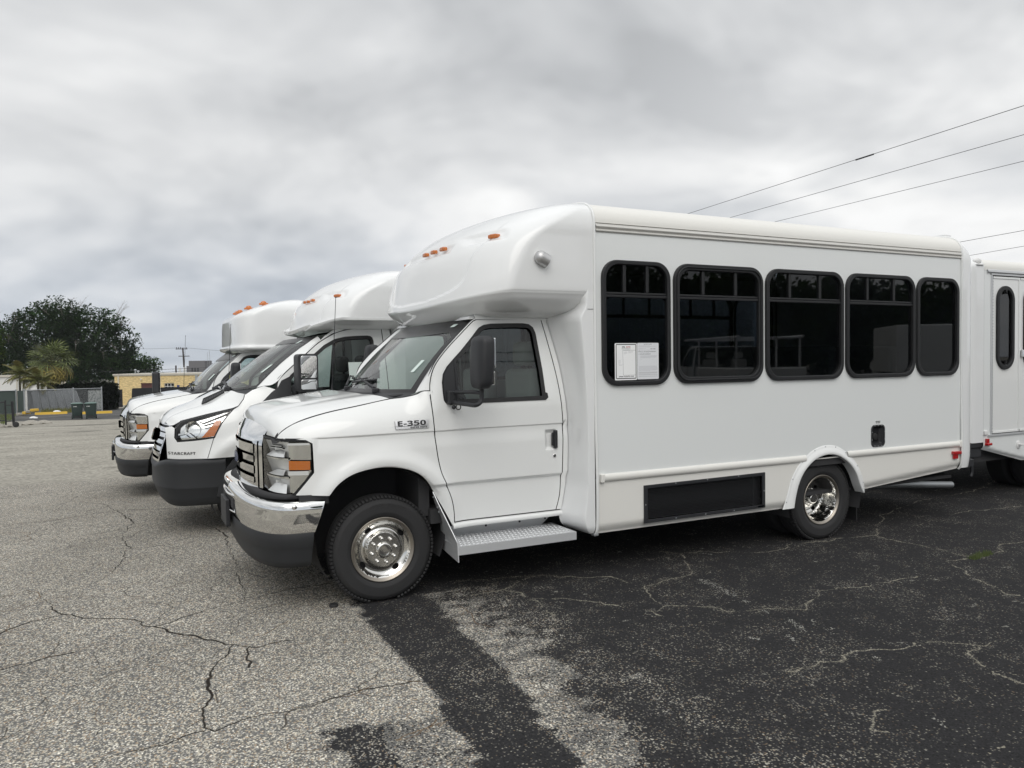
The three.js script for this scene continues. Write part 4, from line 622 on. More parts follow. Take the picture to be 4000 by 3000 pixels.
// ---------------------------------------------------------------- second bus: sloping-nose van cab with the same style of cap
const b2 = thing('shuttle_bus', 'white shuttle bus with slanted headlights and dark grey bumper, second in the row', 'bus', [-0.40, -0.077, -3.13]);
{
  const plan = [[-0.87, 0.30], [-0.86, 0.42], [-0.845, 0.55], [-0.81, 0.70], [-0.75, 0.82], [-0.65, 0.905], [-0.5, 0.96], [-0.3, 0.99], [-0.1, 1.0], [2, 1.0]];
  const tz = (x, y) => { let z = tabS(plan, x); const t = clamp((y - 1.25) / 0.85, 0, 1.2); z -= 0.17 * Math.pow(t, 1.3) * smooth(-0.3, 0.1, x); if (x < 0.3) { const h = tabS([[-0.8, 1.10], [-0.70, 1.14], [-0.55, 1.20], [-0.42, 1.235], [-0.176, 1.29], [-0.06, 1.41], [0.13, 1.50], [0.3, 1.6]], x); z -= 0.09 * Math.pow(clamp((y - 0.95) / (h - 0.95), 0, 1.1), 3) * smooth(0.3, 0.0, x); }
    const r = Math.hypot(x - 0.02, y - 0.40); z += 0.03 * Math.exp(-Math.pow((r - 0.56) / 0.08, 2)) * (1 - smooth(0.4, 0.7, x)) * smooth(-0.6, -0.4, x); return z; };
  const N = (sg) => (x, y) => [x, y, sg * tz(x, y)];
  const hl = [[-0.708, 1.075], [-0.694, 1.115], [-0.658, 1.153], [-0.551, 1.183], [-0.422, 1.215], [-0.176, 1.267], [-0.235, 1.205], [-0.293, 1.136], [-0.335, 1.06], [-0.372, 0.995], [-0.52, 0.980], [-0.697, 0.968], [-0.714, 1.0]];
  const doorF = crv([[0.30, 0.55], [0.285, 0.8], [0.262, 1.1], [0.252, 1.32], [0.254, 1.463], [0.268, 1.54], [0.33, 1.61], [0.45, 1.715], [0.583, 1.829], [0.695, 1.925], [0.827, 2.006], [0.928, 2.053], [1.097, 2.09], [1.415, 2.113]], 50), doorR = [[1.418, 2.10], [1.431, 1.831], [1.45, 1.3], [1.45, 0.55]];
  const win = [[0.362, 1.38], [0.366, 1.55], [0.40, 1.60], [0.52, 1.70], [0.647, 1.808], [0.767, 1.909], [0.887, 1.974], [1.0, 1.999], [1.12, 2.008], [1.25, 2.013], [1.285, 2.006], [1.303, 1.99], [1.313, 1.954], [1.305, 1.7], [1.29, 1.40], [1.27, 1.37]];
  const wsB = (s) => [0.075 - 0.30 * (1 - Math.pow(Math.abs(s), 2.2)), 1.475 - 0.055 * (1 - s * s), 0.86 * s], wsT = (s) => [0.735 - 0.20 * (1 - Math.pow(Math.abs(s), 2.2)), 2.012 - 0.02 * (1 - s * s), 0.755 * s];
  const ws = (s, t) => { const a = wsB(s), b = wsT(s), k = 0.03 * Math.sin(Math.PI * t); return [lerp(a[0], b[0], t) - k * 0.7, lerp(a[1], b[1], t) + k * 0.7, lerp(a[2], b[2], t)]; };
  for (const sg of [1, -1]) {
    const out = [0, 0, sg];
    const fender = [[-0.79, 0.787], [-0.434, 0.787], [-0.179, 0.789], [-0.126, 0.811], [-0.05, 0.835], [0.08, 0.84], [0.2, 0.80], [0.30, 0.72], [0.296, 0.75], ...doorF.filter((p) => p[1] > 0.75 && p[1] < 1.46).map((p) => [p[0] - 0.006, p[1]]), [0.13, 1.492], [0.02, 1.452], [-0.054, 1.405], [-0.071, 1.361], [-0.124, 1.292], [-0.170, 1.262], [-0.228, 1.203], [-0.285, 1.134], [-0.326, 1.06], [-0.364, 0.985], [-0.52, 0.968], [-0.702, 0.955], [-0.728, 1.0], [-0.72, 1.09], [-0.745, 1.108], [-0.80, 1.09]].filter((p, i) => i !== 7);
    obj('fender', panel(fender, N(sg), { cell: 0.04, cellV: 0.03, depth: 0.03, out }), M.white_paint, b2);
    const d = obj('door', panel(inset([...doorF, ...doorR], 0.004), N(sg), { holes: [win], cell: 0.05, depth: 0.03, out }), M.white_paint, b2);
    obj('window_seal', panel(inset(win, -0.004), (x, y) => [x, y, sg * (tz(x, y) + 0.004)], { holes: [inset(win, 0.032)], cell: 0.06, depth: 0.03, out }), M.rubber, d);
    obj('window_pane', panel(inset(win, 0.03), (x, y) => [x, y, sg * (tz(x, y) - 0.012)], { cell: 0.2, depth: 0, out }), M.door_glass, d);
    obj('sail_panel', panel([[0.035, 1.262], [0.245, 1.300], [0.366, 1.345], [0.385, 1.40], [0.385, 1.585], [0.30, 1.545], [0.256, 1.468], [0.20, 1.43]], (x, y) => [x, y, sg * (tz(x, y) + 0.006)], { cell: 0.05, depth: 0.02, out }), M.black_plastic, d);
    if (sg > 0) obj('window_sticker', panel([[1.02, 1.53], [1.19, 1.535], [1.186, 1.726], [1.018, 1.724]], (x, y) => [x, y, tz(x, y) - 0.008], { cell: 0.3, depth: 0, out }), Object.assign(new THREE.MeshStandardMaterial({ color: new THREE.Color().setRGB(0.66, 0.72, 0.70), roughness: 0.6, side: THREE.DoubleSide, map: canvasTex(200, 220, (c, w, h) => { c.fillStyle = '#f2f6f4'; c.fillRect(0, 0, w, h); c.fillStyle = '#33363a'; for (let i = 0; i < 20; i++) if (i !== 6 && i !== 7) c.fillRect(16, 14 + i * 10, 90 + 80 * rnd(), 2.2); c.font = 'bold 15px sans-serif'; c.fillText('AS IS - NO DEALER', 22, 88); c.fillRect(70, 136, 60, 18); }) }), { name: 'printed_sheet' }), d);
    obj('door_seal', [seam(doorF, N(sg), 0.03, 0.014, 2, sg), seam(crv(doorR, 20), N(sg), 0.03, 0.014, 2, sg), seam([[-0.708, 1.10], ...hl.slice(1, 6), [-0.12, 1.29], [-0.066, 1.361], [-0.05, 1.41]], N(sg), 0.02, 0.014, 2, sg), seam([[-0.372, 0.99], [-0.40, 0.9], [-0.435, 0.79]], N(sg), 0.006, -0.001, 2, sg)], M.dark, b2);
    obj('pillar', panel([[1.456, 0.5], [1.456, 1.3], [1.437, 1.831], [1.422, 2.118], [1.0, 2.08], [0.86, 2.035], [0.72, 1.95], [0.78, 2.01], [0.9, 2.09], [1.05, 2.14], [1.50, 2.175], [1.545, 1.8], [1.56, 1.2], [1.56, 0.5]], N(sg), { cell: 0.06, depth: 0.02, out }), M.white_paint, b2);
    const dp = crv([[0.13, 1.494], [0.20, 1.502], [0.262, 1.54], [0.327, 1.615], [0.447, 1.721], [0.580, 1.835], [0.692, 1.931], [0.74, 1.965]], 30).map((p) => [p[0], p[1], sg * tz(p[0], p[1])]);
    obj('windscreen_pillar', loft(dp, Array.from({ length: 31 }, (_, i) => ws(sg * 0.99, i / 30)), 6), M.white_paint, b2);
    // headlight
    const hb = obj('headlight', [panel(inset(hl, -0.004), (x, y) => [x + 0.004, y, sg * (tz(x, y) - 0.05)], { cell: 0.06, depth: 0, out }),
      panel([[-0.50, 1.155], [-0.26, 1.225], [-0.22, 1.232], [-0.46, 1.14]], (x, y) => [x, y, sg * (tz(x, y) - 0.015)], { cell: 0.05, depth: 0.03, out }), panel([[-0.46, 1.115], [-0.30, 1.16], [-0.30, 1.168], [-0.46, 1.124]], (x, y) => [x, y, sg * (tz(x, y) - 0.012)], { cell: 0.05, depth: 0.03, out }), panel([[-0.45, 1.085], [-0.33, 1.115], [-0.33, 1.123], [-0.45, 1.094]], (x, y) => [x, y, sg * (tz(x, y) - 0.012)], { cell: 0.05, depth: 0.03, out }),
      panel([[-0.69, 1.02], [-0.62, 1.035], [-0.565, 0.985], [-0.53, 0.985], [-0.60, 1.05], [-0.69, 1.036]], (x, y) => [x, y, sg * (tz(x, y) - 0.012)], { cell: 0.05, depth: 0.03, out }), surf((u, v) => { const a = u * 2 * Math.PI, r = 0.085 * (0.15 + 0.85 * v), x = -0.56 + r * Math.cos(a) * 0.9, y = 1.075 + r * Math.sin(a); return [x, y, sg * (tz(-0.56, 1.07) - 0.075 + 0.055 * v * v)]; }, 28, 6)], M.lamp_reflector, b2);
    obj('turn_signal', panel([[-0.484, 0.993], [-0.369, 1.004], [-0.296, 1.150], [-0.31, 1.163], [-0.345, 1.155]], (x, y) => [x, y, sg * (tz(x, y) - 0.008)], { cell: 0.05, depth: 0.025, out }), M.amber, hb);
    obj('lens', panel(hl, (x, y) => [x, y, sg * (tz(x, y) + 0.001)], { cell: 0.05, depth: 0.05, out }), M.lens, hb);
    obj('lamp_bezel', panel(inset(hl, -0.005), (x, y) => [x, y, sg * (tz(x, y) - 0.004)], { holes: [inset(hl, 0.003)], cell: 0.05, depth: 0.03, out }), M.frame_black, hb);
    // bumper side, arch lining
    const bs = [[-0.87, 0.70], [-0.82, 0.786], [-0.434, 0.784], [-0.179, 0.786], [-0.124, 0.808], [-0.05, 0.832], [0.04, 0.838], [0.03, 0.80], [-0.05, 0.79], [-0.13, 0.75], [-0.20, 0.68], [-0.25, 0.58], [-0.278, 0.47], [-0.285, 0.39], [-0.30, 0.308], [-0.69, 0.345], [-0.80, 0.40], [-0.86, 0.5]];
    obj('arch_trim', panel([[-0.124, 0.808], [-0.05, 0.836], [0.08, 0.842], [0.2, 0.802], [0.31, 0.71], [0.36, 0.6], [0.31, 0.6], [0.25, 0.69], [0.17, 0.76], [0.07, 0.79], [-0.05, 0.785], [-0.13, 0.74], [-0.20, 0.67], [-0.25, 0.57], [-0.275, 0.47], [-0.285, 0.40], [-0.36, 0.40], [-0.33, 0.55], [-0.26, 0.69], [-0.2, 0.765]], (x, y) => [x, y, sg * (tz(x, y) + 0.018)], { cell: 0.04, depth: 0.04, out }), M.grey_plastic, b2);
    obj('brand_lettering', text('STARCRAFT', 0.0265, (u, v, o) => [-0.785 + u, 0.831 + v + u * -0.012, sg * (tz(-0.785 + u, 0.84) + 0.001 + o)], 0.002, 1.23), M.decal_black, b2).visible = true;
  }
  // hood: rows from the cowl to the nose
  const hr = [[[-0.05, 1.412, 0.895], [-0.235, 1.425]], [[-0.068, 1.365, 0.900], [-0.33, 1.372]], [[-0.12, 1.297, 0.905], [-0.444, 1.312]], [[-0.30, 1.243, 0.885], [-0.56, 1.252]], [[-0.5, 1.197, 0.845], [-0.70, 1.197]], [[-0.655, 1.158, 0.785], [-0.785, 1.14]], [[-0.72, 1.118, 0.715], [-0.815, 1.10]], [[-0.745, 1.110, 0.69], [-0.82, 1.085]]];
  const E = crv(hr.map((r) => r[0]), 40), C = crv(hr.map((r) => r[1]), 40), rows = [];
  for (let i = 0; i <= 40; i++) rows.push(Array.from({ length: 49 }, (_, jj) => { const j = jj - 24, t = 1 - Math.abs(j) / 24, s = Math.sign(j) || 1; return [lerp(E[i][0], C[i][0], 1 - Math.pow(1 - t, 2)), lerp(E[i][1], C[i][1], t) + 0.045 * Math.pow(1 - Math.pow(1 - t, 4), 1) * (1 - Math.abs(i / 20 - 1) * 0.6) + 0.012 * smooth(0.15, 0.3, t) * (1 - smooth(0.34, 0.42, t)), s * E[i][2] * (1 - t)]; }));
  obj('hood', gridGeo(rows), M.white_paint, b2);
  { const at = (x, z) => { let b = null, bd = 9; for (const r of rows) for (const p of r) { const q = Math.hypot(p[0] - x, p[2] - z); if (q < bd) { bd = q; b = p; } } return b; };
    for (const sg of [1, -1]) { const p = [at(-0.42, sg * 0.47), at(-0.22, sg * 0.50), at(-0.20, sg * 0.36), at(-0.40, sg * 0.30)].map((q) => [q[0], q[1] + 0.008, q[2]]); const v = obj('hood_vent', [loft([p[0], p[1]], [p[3], p[2]], 4), ...[[p[0], p[1]], [p[1], p[2]], [p[2], p[3]], [p[3], p[0]]].map(([a, b]) => rod(a, b, 0.008, 0.008, 6))], M.frame_black, b2); obj('vent_rib', Array.from({ length: 7 }, (_, k) => { const t = (k + 1) / 8; return rod(p[0].map((c, i) => lerp(c, p[1][i], t) + (i === 1 ? 0.004 : 0)), p[3].map((c, i) => lerp(c, p[2][i], t) + (i === 1 ? 0.004 : 0)), 0.004, 0.004, 5); }), M.grey_plastic, v); } }
  // bumper (front band) and grille
  const bpl = crv([[-0.905, 0], [-0.90, 0.3], [-0.885, 0.52], [-0.855, 0.68], [-0.80, 0.82], [-0.72, 0.915], [-0.6, 0.965], [-0.45, 0.99], [-0.27, 1.0]], 40), full = [...bpl.slice(1).reverse().map((p) => [p[0], -p[1]]), ...bpl];
  const nn = full.map((p, i) => { const a = full[Math.max(0, i - 1)], b = full[Math.min(full.length - 1, i + 1)], l = Math.hypot(b[0] - a[0], b[1] - a[1]); return [-(b[1] - a[1]) / l, (b[0] - a[0]) / l]; });
  const arch = (y) => tab([[0.3, -0.30], [0.39, -0.288], [0.47, -0.278], [0.58, -0.25], [0.68, -0.20], [0.75, -0.15], [0.79, -0.12]], y);
  obj('bumper', gridGeo([[-0.075, 0.786, 0.735], [-0.012, 0.784, 0.715], [0.006, 0.765, 0.69], [0.012, 0.735, 0.665], [0.004, 0.715, 0.64], [0.002, 0.60, 0.56], [0.0, 0.502, 0.50], [0.006, 0.494, 0.49], [-0.006, 0.478, 0.475], [-0.02, 0.40, 0.42], [-0.035, 0.345, 0.38], [-0.06, 0.315, 0.36]].map(([d, ys, yf]) => full.map((p, i) => { const k = smooth(0.35, 0.9, Math.abs(p[1])), y = lerp(yf, ys, k); return [Math.min(p[0] + nn[i][0] * d, arch(y)), y, p[1] + nn[i][1] * d]; }))), M.grey_plastic, b2);
  const gx = (z, y) => -0.885 + 0.20 * z * z + 0.42 * Math.pow(clamp((y - 0.70) / 0.46), 1.6) * 0.26, gp = (pts, off, dep) => panel(pts, (z, y) => [gx(z, y) + off, y, z], { cell: 0.05, depth: dep, out: [-1, 0, 0] });
  const gr = obj('grille', [gp([[-0.60, 1.13], [0.60, 1.13], [0.585, 1.10], [-0.585, 1.10]], -0.02, 0.05), ...[1, -1].map((s) => gp([[s * 0.605, 1.13], [s * 0.57, 1.13], [s * 0.44, 0.74], [s * 0.475, 0.73]], -0.02, 0.05)), gp([[-0.47, 0.75], [0.47, 0.75], [0.46, 0.725], [-0.46, 0.725]], -0.02, 0.05)], M.chrome, b2);
  obj('grille_mesh', gp([[-0.58, 1.12], [0.58, 1.12], [0.45, 0.735], [-0.45, 0.735]], 0.012, 0), M.grey_plastic, gr);
  for (const y of [1.055, 1.0, 0.93, 0.86, 0.80]) { const w = lerp(0.45, 0.575, (y - 0.735) / 0.385); obj('grille_bar', gp([[-w, y - 0.020], [w, y - 0.020], [w, y + 0.022], [-w, y + 0.022]], -0.022, 0.04), M.chrome, gr); }
  obj('emblem', [gp(ellipse(0, 0.985, 0.15, 0.066, 30), -0.055, 0.05), gp(ellipse(0, 0.985, 0.13, 0.052, 30), -0.062, 0.008)], M.chrome, gr);
  // windscreen, cowl, wipers
  const wsm = obj('windscreen', surf((u, v) => ws((u * 2 - 1) * 0.985, v), 30, 14), M.windscreen, b2);
  const in2 = (u, v) => { const q = ws(u, v); return [q[0] - 0.003, q[1] + 0.002, q[2]]; };
  obj('windscreen_border', panel([[-0.99, 0], [0.99, 0], [0.99, 1], [-0.99, 1]], in2, { holes: [[[-0.955, 0.04], [0.955, 0.04], [0.955, 0.84], [0.85, 0.88], [-0.85, 0.88], [-0.955, 0.84]]], cell: 0.1, depth: 0, out: [-0.8, 0.6, 0] }), M.frit_black, wsm);
  for (const q of [[[0.80, 0.28], [0.84, 0.28], [0.87, 0.42], [0.83, 0.42]], [[0.74, 0.86], [0.78, 0.86], [0.80, 0.93], [0.76, 0.93]]]) obj('window_sticker', panel(q, (u, v) => { const p = ws(u, v); return [p[0] - 0.003, p[1] + 0.002, p[2]]; }, { cell: 0.1, depth: 0, out: [-0.8, 0.6, 0] }), M.sticker, wsm);
  const h0 = rows[0].map((p) => [p[0] + 0.012, p[1] - 0.02, p[2]]), wb = Array.from({ length: 49 }, (_, i) => { const q = ws((i - 24) / 24, 0.015); return [q[0], q[1] - 0.008, q[2]]; });
  obj('cowl', loft(h0, wb, 5), M.black_plastic, b2);
  for (const z of [0.45, -0.1]) { const a = ws(z / 0.86, 0.02), b = ws((z - 0.5) / 0.86, 0.12), c = ws((z - 0.14) / 0.86, 0.06), up = (q, k) => [q[0] - k, q[1] + k, q[2]]; obj('wiper', [rod(up(a, 0.03), up(b, 0.03), 0.013, 0.007), rod(up(c, 0.014), up(ws((z - 0.62) / 0.86, 0.14), 0.014), 0.010), rbox(0.07, 0.05, 0.06, 0.014, a[0] - 0.03, a[1] + 0.01, a[2])], M.black_plastic, b2); }
  antenna(b2, -0.02, 1.42, -0.80, 0.78);
  // mirror with two glasses
  const hs = obj('side_mirror', [rbox3(0.40, 0.50, 1.435, 1.815, 1.075, 1.335, 0.035), rbox3(0.44, 0.51, 1.37, 1.45, 0.98, 1.2, 0.025), rbox3(0.40, 0.5, 1.40, 1.50, 0.93, 1.10, 0.03)], M.black_plastic, b2);
  // the glass of this mirror is turned towards its driver, seen past the edge of the housing
  obj('mirror_glass', [rbox3(0.497, 0.508, 1.565, 1.79, 1.10, 1.315, 0.005), rbox3(0.497, 0.508, 1.46, 1.55, 1.10, 1.315, 0.005)], M.mirror, hs);
  obj('mirror_face', [mv(prism(rrect(0.425, 1.455, 0.585, 1.555, 0.02), 0.006, 0.003), 0, 0, 1.333), mv(prism(rrect(0.425, 1.57, 0.585, 1.795, 0.02), 0.006, 0.003), 0, 0, 1.333)], M.mirror, hs);
  obj('mirror_rim', mv(prism(rrect(0.40, 1.432, 0.60, 1.815, 0.035), 0.04, 0.006), 0, 0, 1.288), M.black_plastic, hs);
  // roof cap, wide body behind
  const rows2 = capRows.map((r, i) => { const k = smooth(4, 9, i); return [r[0] * lerp(0.93, 0.95, k), r[1] + lerp(0.045, -0.10, smooth(4, 8, i)), r[2] + lerp(0.05, 0.055, k), r[3] + lerp(0.05, -0.10, smooth(3, 8, i)), r[4] + 0.04, r[5], r[6]]; });
  for (let i = 0; i < 7; i++) { rows2[i][1] = [2.085, 2.10, 2.125, 2.155, 2.166, 2.176, 2.20][i]; rows2[i][3] = [2.02, 2.022, 2.03, 2.034, 2.040, 2.05, 2.07][i]; rows2[i][0] = [0.84, 0.92, 1.02, 1.10, 1.13, 1.145, 1.155][i]; rows2[i][4] = 1.585; rows2[i][2] = [0.715, 0.70, 0.66, 0.61, 0.590, 0.582, 0.58][i]; }
  const base = capSurface(rows2), cap = obj('roof_cap', capSurfGeo(base, faceSwoosh({ dy: -0.085, lx: 0.905, ly: 2.54, ty: 2.53 })), M.gelcoat, b2);
  capLamps(cap, base, 2.425, [0.08, 0.24, 0.40], 0.91, 2.452);
  obj('corner_fairing', surf((u, v) => { const y = lerp(0.45, 2.20, v), w = smooth(0, 1, u); return [lerp(1.535, 1.59, u) + 0.0 * y, y, lerp(tz(1.5, y) - 0.01, 1.155, w)]; }, 10, 20), M.gelcoat, b2);
  const sec = [[1.155, 0.45], [1.16, 2.4], [1.155, 2.56], [1.12, 2.65], [1.02, 2.71], [0.8, 2.74], [0.4, 2.757], [0, 2.762]], full2 = [...sec, ...sec.slice(0, -1).reverse().map((p) => [-p[0], p[1]])];
  obj('body_shell', [gridGeo([1.59, 3, 5, 6.6].map((x) => full2.map(([z, y]) => [x, y, z]))), box3(6.58, 6.6, 0.45, 2.7, -1.15, 1.15), box3(1.59, 6.6, 0.45, 0.5, -1.15, 1.15)], M.side_sheet, b2);
  obj('cab_floor', [box3(-0.1, 1.55, 0.40, 0.5, -0.95, 0.95), box3(-0.05, 0.03, 0.4, 1.36, -0.85, 0.85), rbox3(-0.0, 0.45, 1.2, 1.40, -0.85, 0.85, 0.05)], M.cab_trim, b2);
  for (const z of [0.45, -0.45]) obj('cab_seat', [rbox3(0.85, 1.35, 0.8, 0.98, z - 0.26, z + 0.26, 0.06), rbox3(1.22, 1.38, 0.92, 1.58, z - 0.25, z + 0.25, 0.06), rbox3(1.24, 1.36, 1.60, 1.80, z - 0.14, z + 0.14, 0.05)], M.dark, b2);
  obj('steering_wheel', new THREE.TorusGeometry(0.19, 0.016, 8, 36).rotateY(Math.PI / 2).rotateZ(0.6).translate(0.62, 1.36, 0.42), M.black_plastic, b2);
  obj('wheel_housing', [1, -1].map((s) => surf((u, v) => { const a = lerp(-0.15, 1.15, u) * Math.PI; return [0.02 + 0.42 * Math.cos(a), 0.38 + 0.42 * Math.sin(a), s * lerp(0.4, 0.96, v)]; }, 16, 2)), M.dark, b2);
  obj('under_frame', [box3(-0.7, 6.4, 0.38, 0.45, -0.4, 0.4), box3(-0.72, -0.3, 0.42, 0.95, -0.68, 0.68)], M.dark, b2);
  wheel(b2, 0.02, 0.362, 0.85, 1, 'front'); wheel(b2, 0.02, 0.362, -0.85, -1, 'front'); wheel(b2, 3.9, 0.362, 0.99, 1, 'rear'); wheel(b2, 3.9, 0.362, -0.99, -1, 'rear');
}

// ---------------------------------------------------------------- third bus: the square chrome nose again, plain rounded cap
const b3 = thing('shuttle_bus', 'white shuttle bus with chrome bumper and smooth rounded cap, farthest left in the row', 'bus', [-0.814, -0.154, -6.266]);
{
  buildECab(b3, {}); sideMirror(b3, 1); sideMirror(b3, -1); antenna(b3, 0.09, 1.425, -0.78, 0.82);
  // tall fender mirror on the far side of the hood
  const fm = obj('fender_mirror', [rbox3(-0.345, -0.235, 1.345, 1.69, -1.22, -1.03, 0.035), rod([-0.305, 1.36, -1.1], [-0.31, 1.20, -0.98], 0.012), rod([-0.275, 1.36, -1.1], [-0.29, 1.20, -0.96], 0.012)], M.black_plastic, b3);
  obj('mirror_glass', [rbox3(-0.236, -0.228, 1.46, 1.67, -1.20, -1.05, 0.004), rbox3(-0.236, -0.228, 1.36, 1.44, -1.20, -1.05, 0.004)], M.mirror, fm);
  const rows = [[0.86, 1.968, 0.76, 1.945, 1.50, 0.34, 3], [0.96, 1.965, 0.73, 1.95, 1.54, 0.34, 3.4], [1.08, 1.972, 0.68, 1.968, 1.557, 0.34, 3.8], [1.17, 1.99, 0.635, 1.99, 1.557, 0.34, 4], [1.195, 2.015, 0.615, 2.012, 1.557, 0.34, 4], [1.19, 2.045, 0.62, 2.035, 1.557, 0.34, 4], [1.18, 2.07, 0.645, 2.06, 1.557, 0.34, 4], [1.18, 2.2, 0.65, 2.2, 1.557, 0.34, 4], [1.18, 2.38, 0.655, 2.37, 1.557, 0.36, 4], [1.18, 2.50, 0.668, 2.445, 1.557, 0.38, 3.8], [1.168, 2.575, 0.72, 2.49, 1.557, 0.42, 3.2], [1.135, 2.635, 0.83, 2.545, 1.557, 0.46, 2.7], [1.06, 2.685, 1.0, 2.615, 1.557, 0.44, 2.3], [0.85, 2.72, 1.22, 2.685, 1.557, 0.3, 2], [0.45, 2.742, 1.44, 2.735, 1.557, 0.1, 2], [0, 2.75, 1.55, 2.75, 1.557, 0.004, 2]];
  const base = capSurface(rows), cap = obj('roof_cap', capSurfGeo(base, null), M.gelcoat, b3);
  for (const [x, z] of [[0.90, 0.62], [1.06, 0.84], [0.84, 0.16], [0.84, -0.16], [0.90, -0.62]]) { let b = null, bd = 9; for (let i = 0; i <= 200; i++) for (let j = 0; j <= 160; j++) { const p = base(j / 80 - 1, i / 200), q = Math.hypot(p[0] - x, p[2] - z) + (p[1] < 2.3 ? 9 : 0); if (q < bd) { bd = q; b = p; } } obj('marker_lamp', [rbox(0.13, 0.03, 0.06, 0.012), new THREE.SphereGeometry(0.035, 12, 8).scale(1.2, 0.9, 0.8).translate(0, 0.015, 0)], M.amber, cap).position.set(b[0], b[1] + 0.012, b[2]); }
  obj('corner_fairing', surf((u, v) => { const y = lerp(0.345, 2.02, v), w = smooth(0, 1, u); return [lerp(1.42, 1.557, u), y, lerp(eSide(1.42, Math.max(y, 0.55)) - 0.012, 1.18, w)]; }, 10, 24), M.gelcoat, b3);
  const sec = [[1.17, 0.36], [1.18, 2.3], [1.18, 2.5], [1.15, 2.6], [1.05, 2.67], [0.85, 2.71], [0.45, 2.735], [0, 2.745]], full2 = [...sec, ...sec.slice(0, -1).reverse().map((p) => [-p[0], p[1]])];
  obj('body_shell', [gridGeo([1.557, 3, 5, 6.3].map((x) => full2.map(([z, y]) => [x, y, z]))), box3(6.28, 6.3, 0.4, 2.7, -1.17, 1.17), box3(1.557, 6.3, 0.36, 0.4, -1.16, 1.16)], M.side_sheet, b3);
  wheel(b3, 0, 0.362, 0.845, 1, 'front'); wheel(b3, 0, 0.362, -0.845, -1, 'front'); wheel(b3, 3.995, 0.362, 1.045, 1, 'rear'); wheel(b3, 3.995, 0.362, -1.045, -1, 'rear');
}

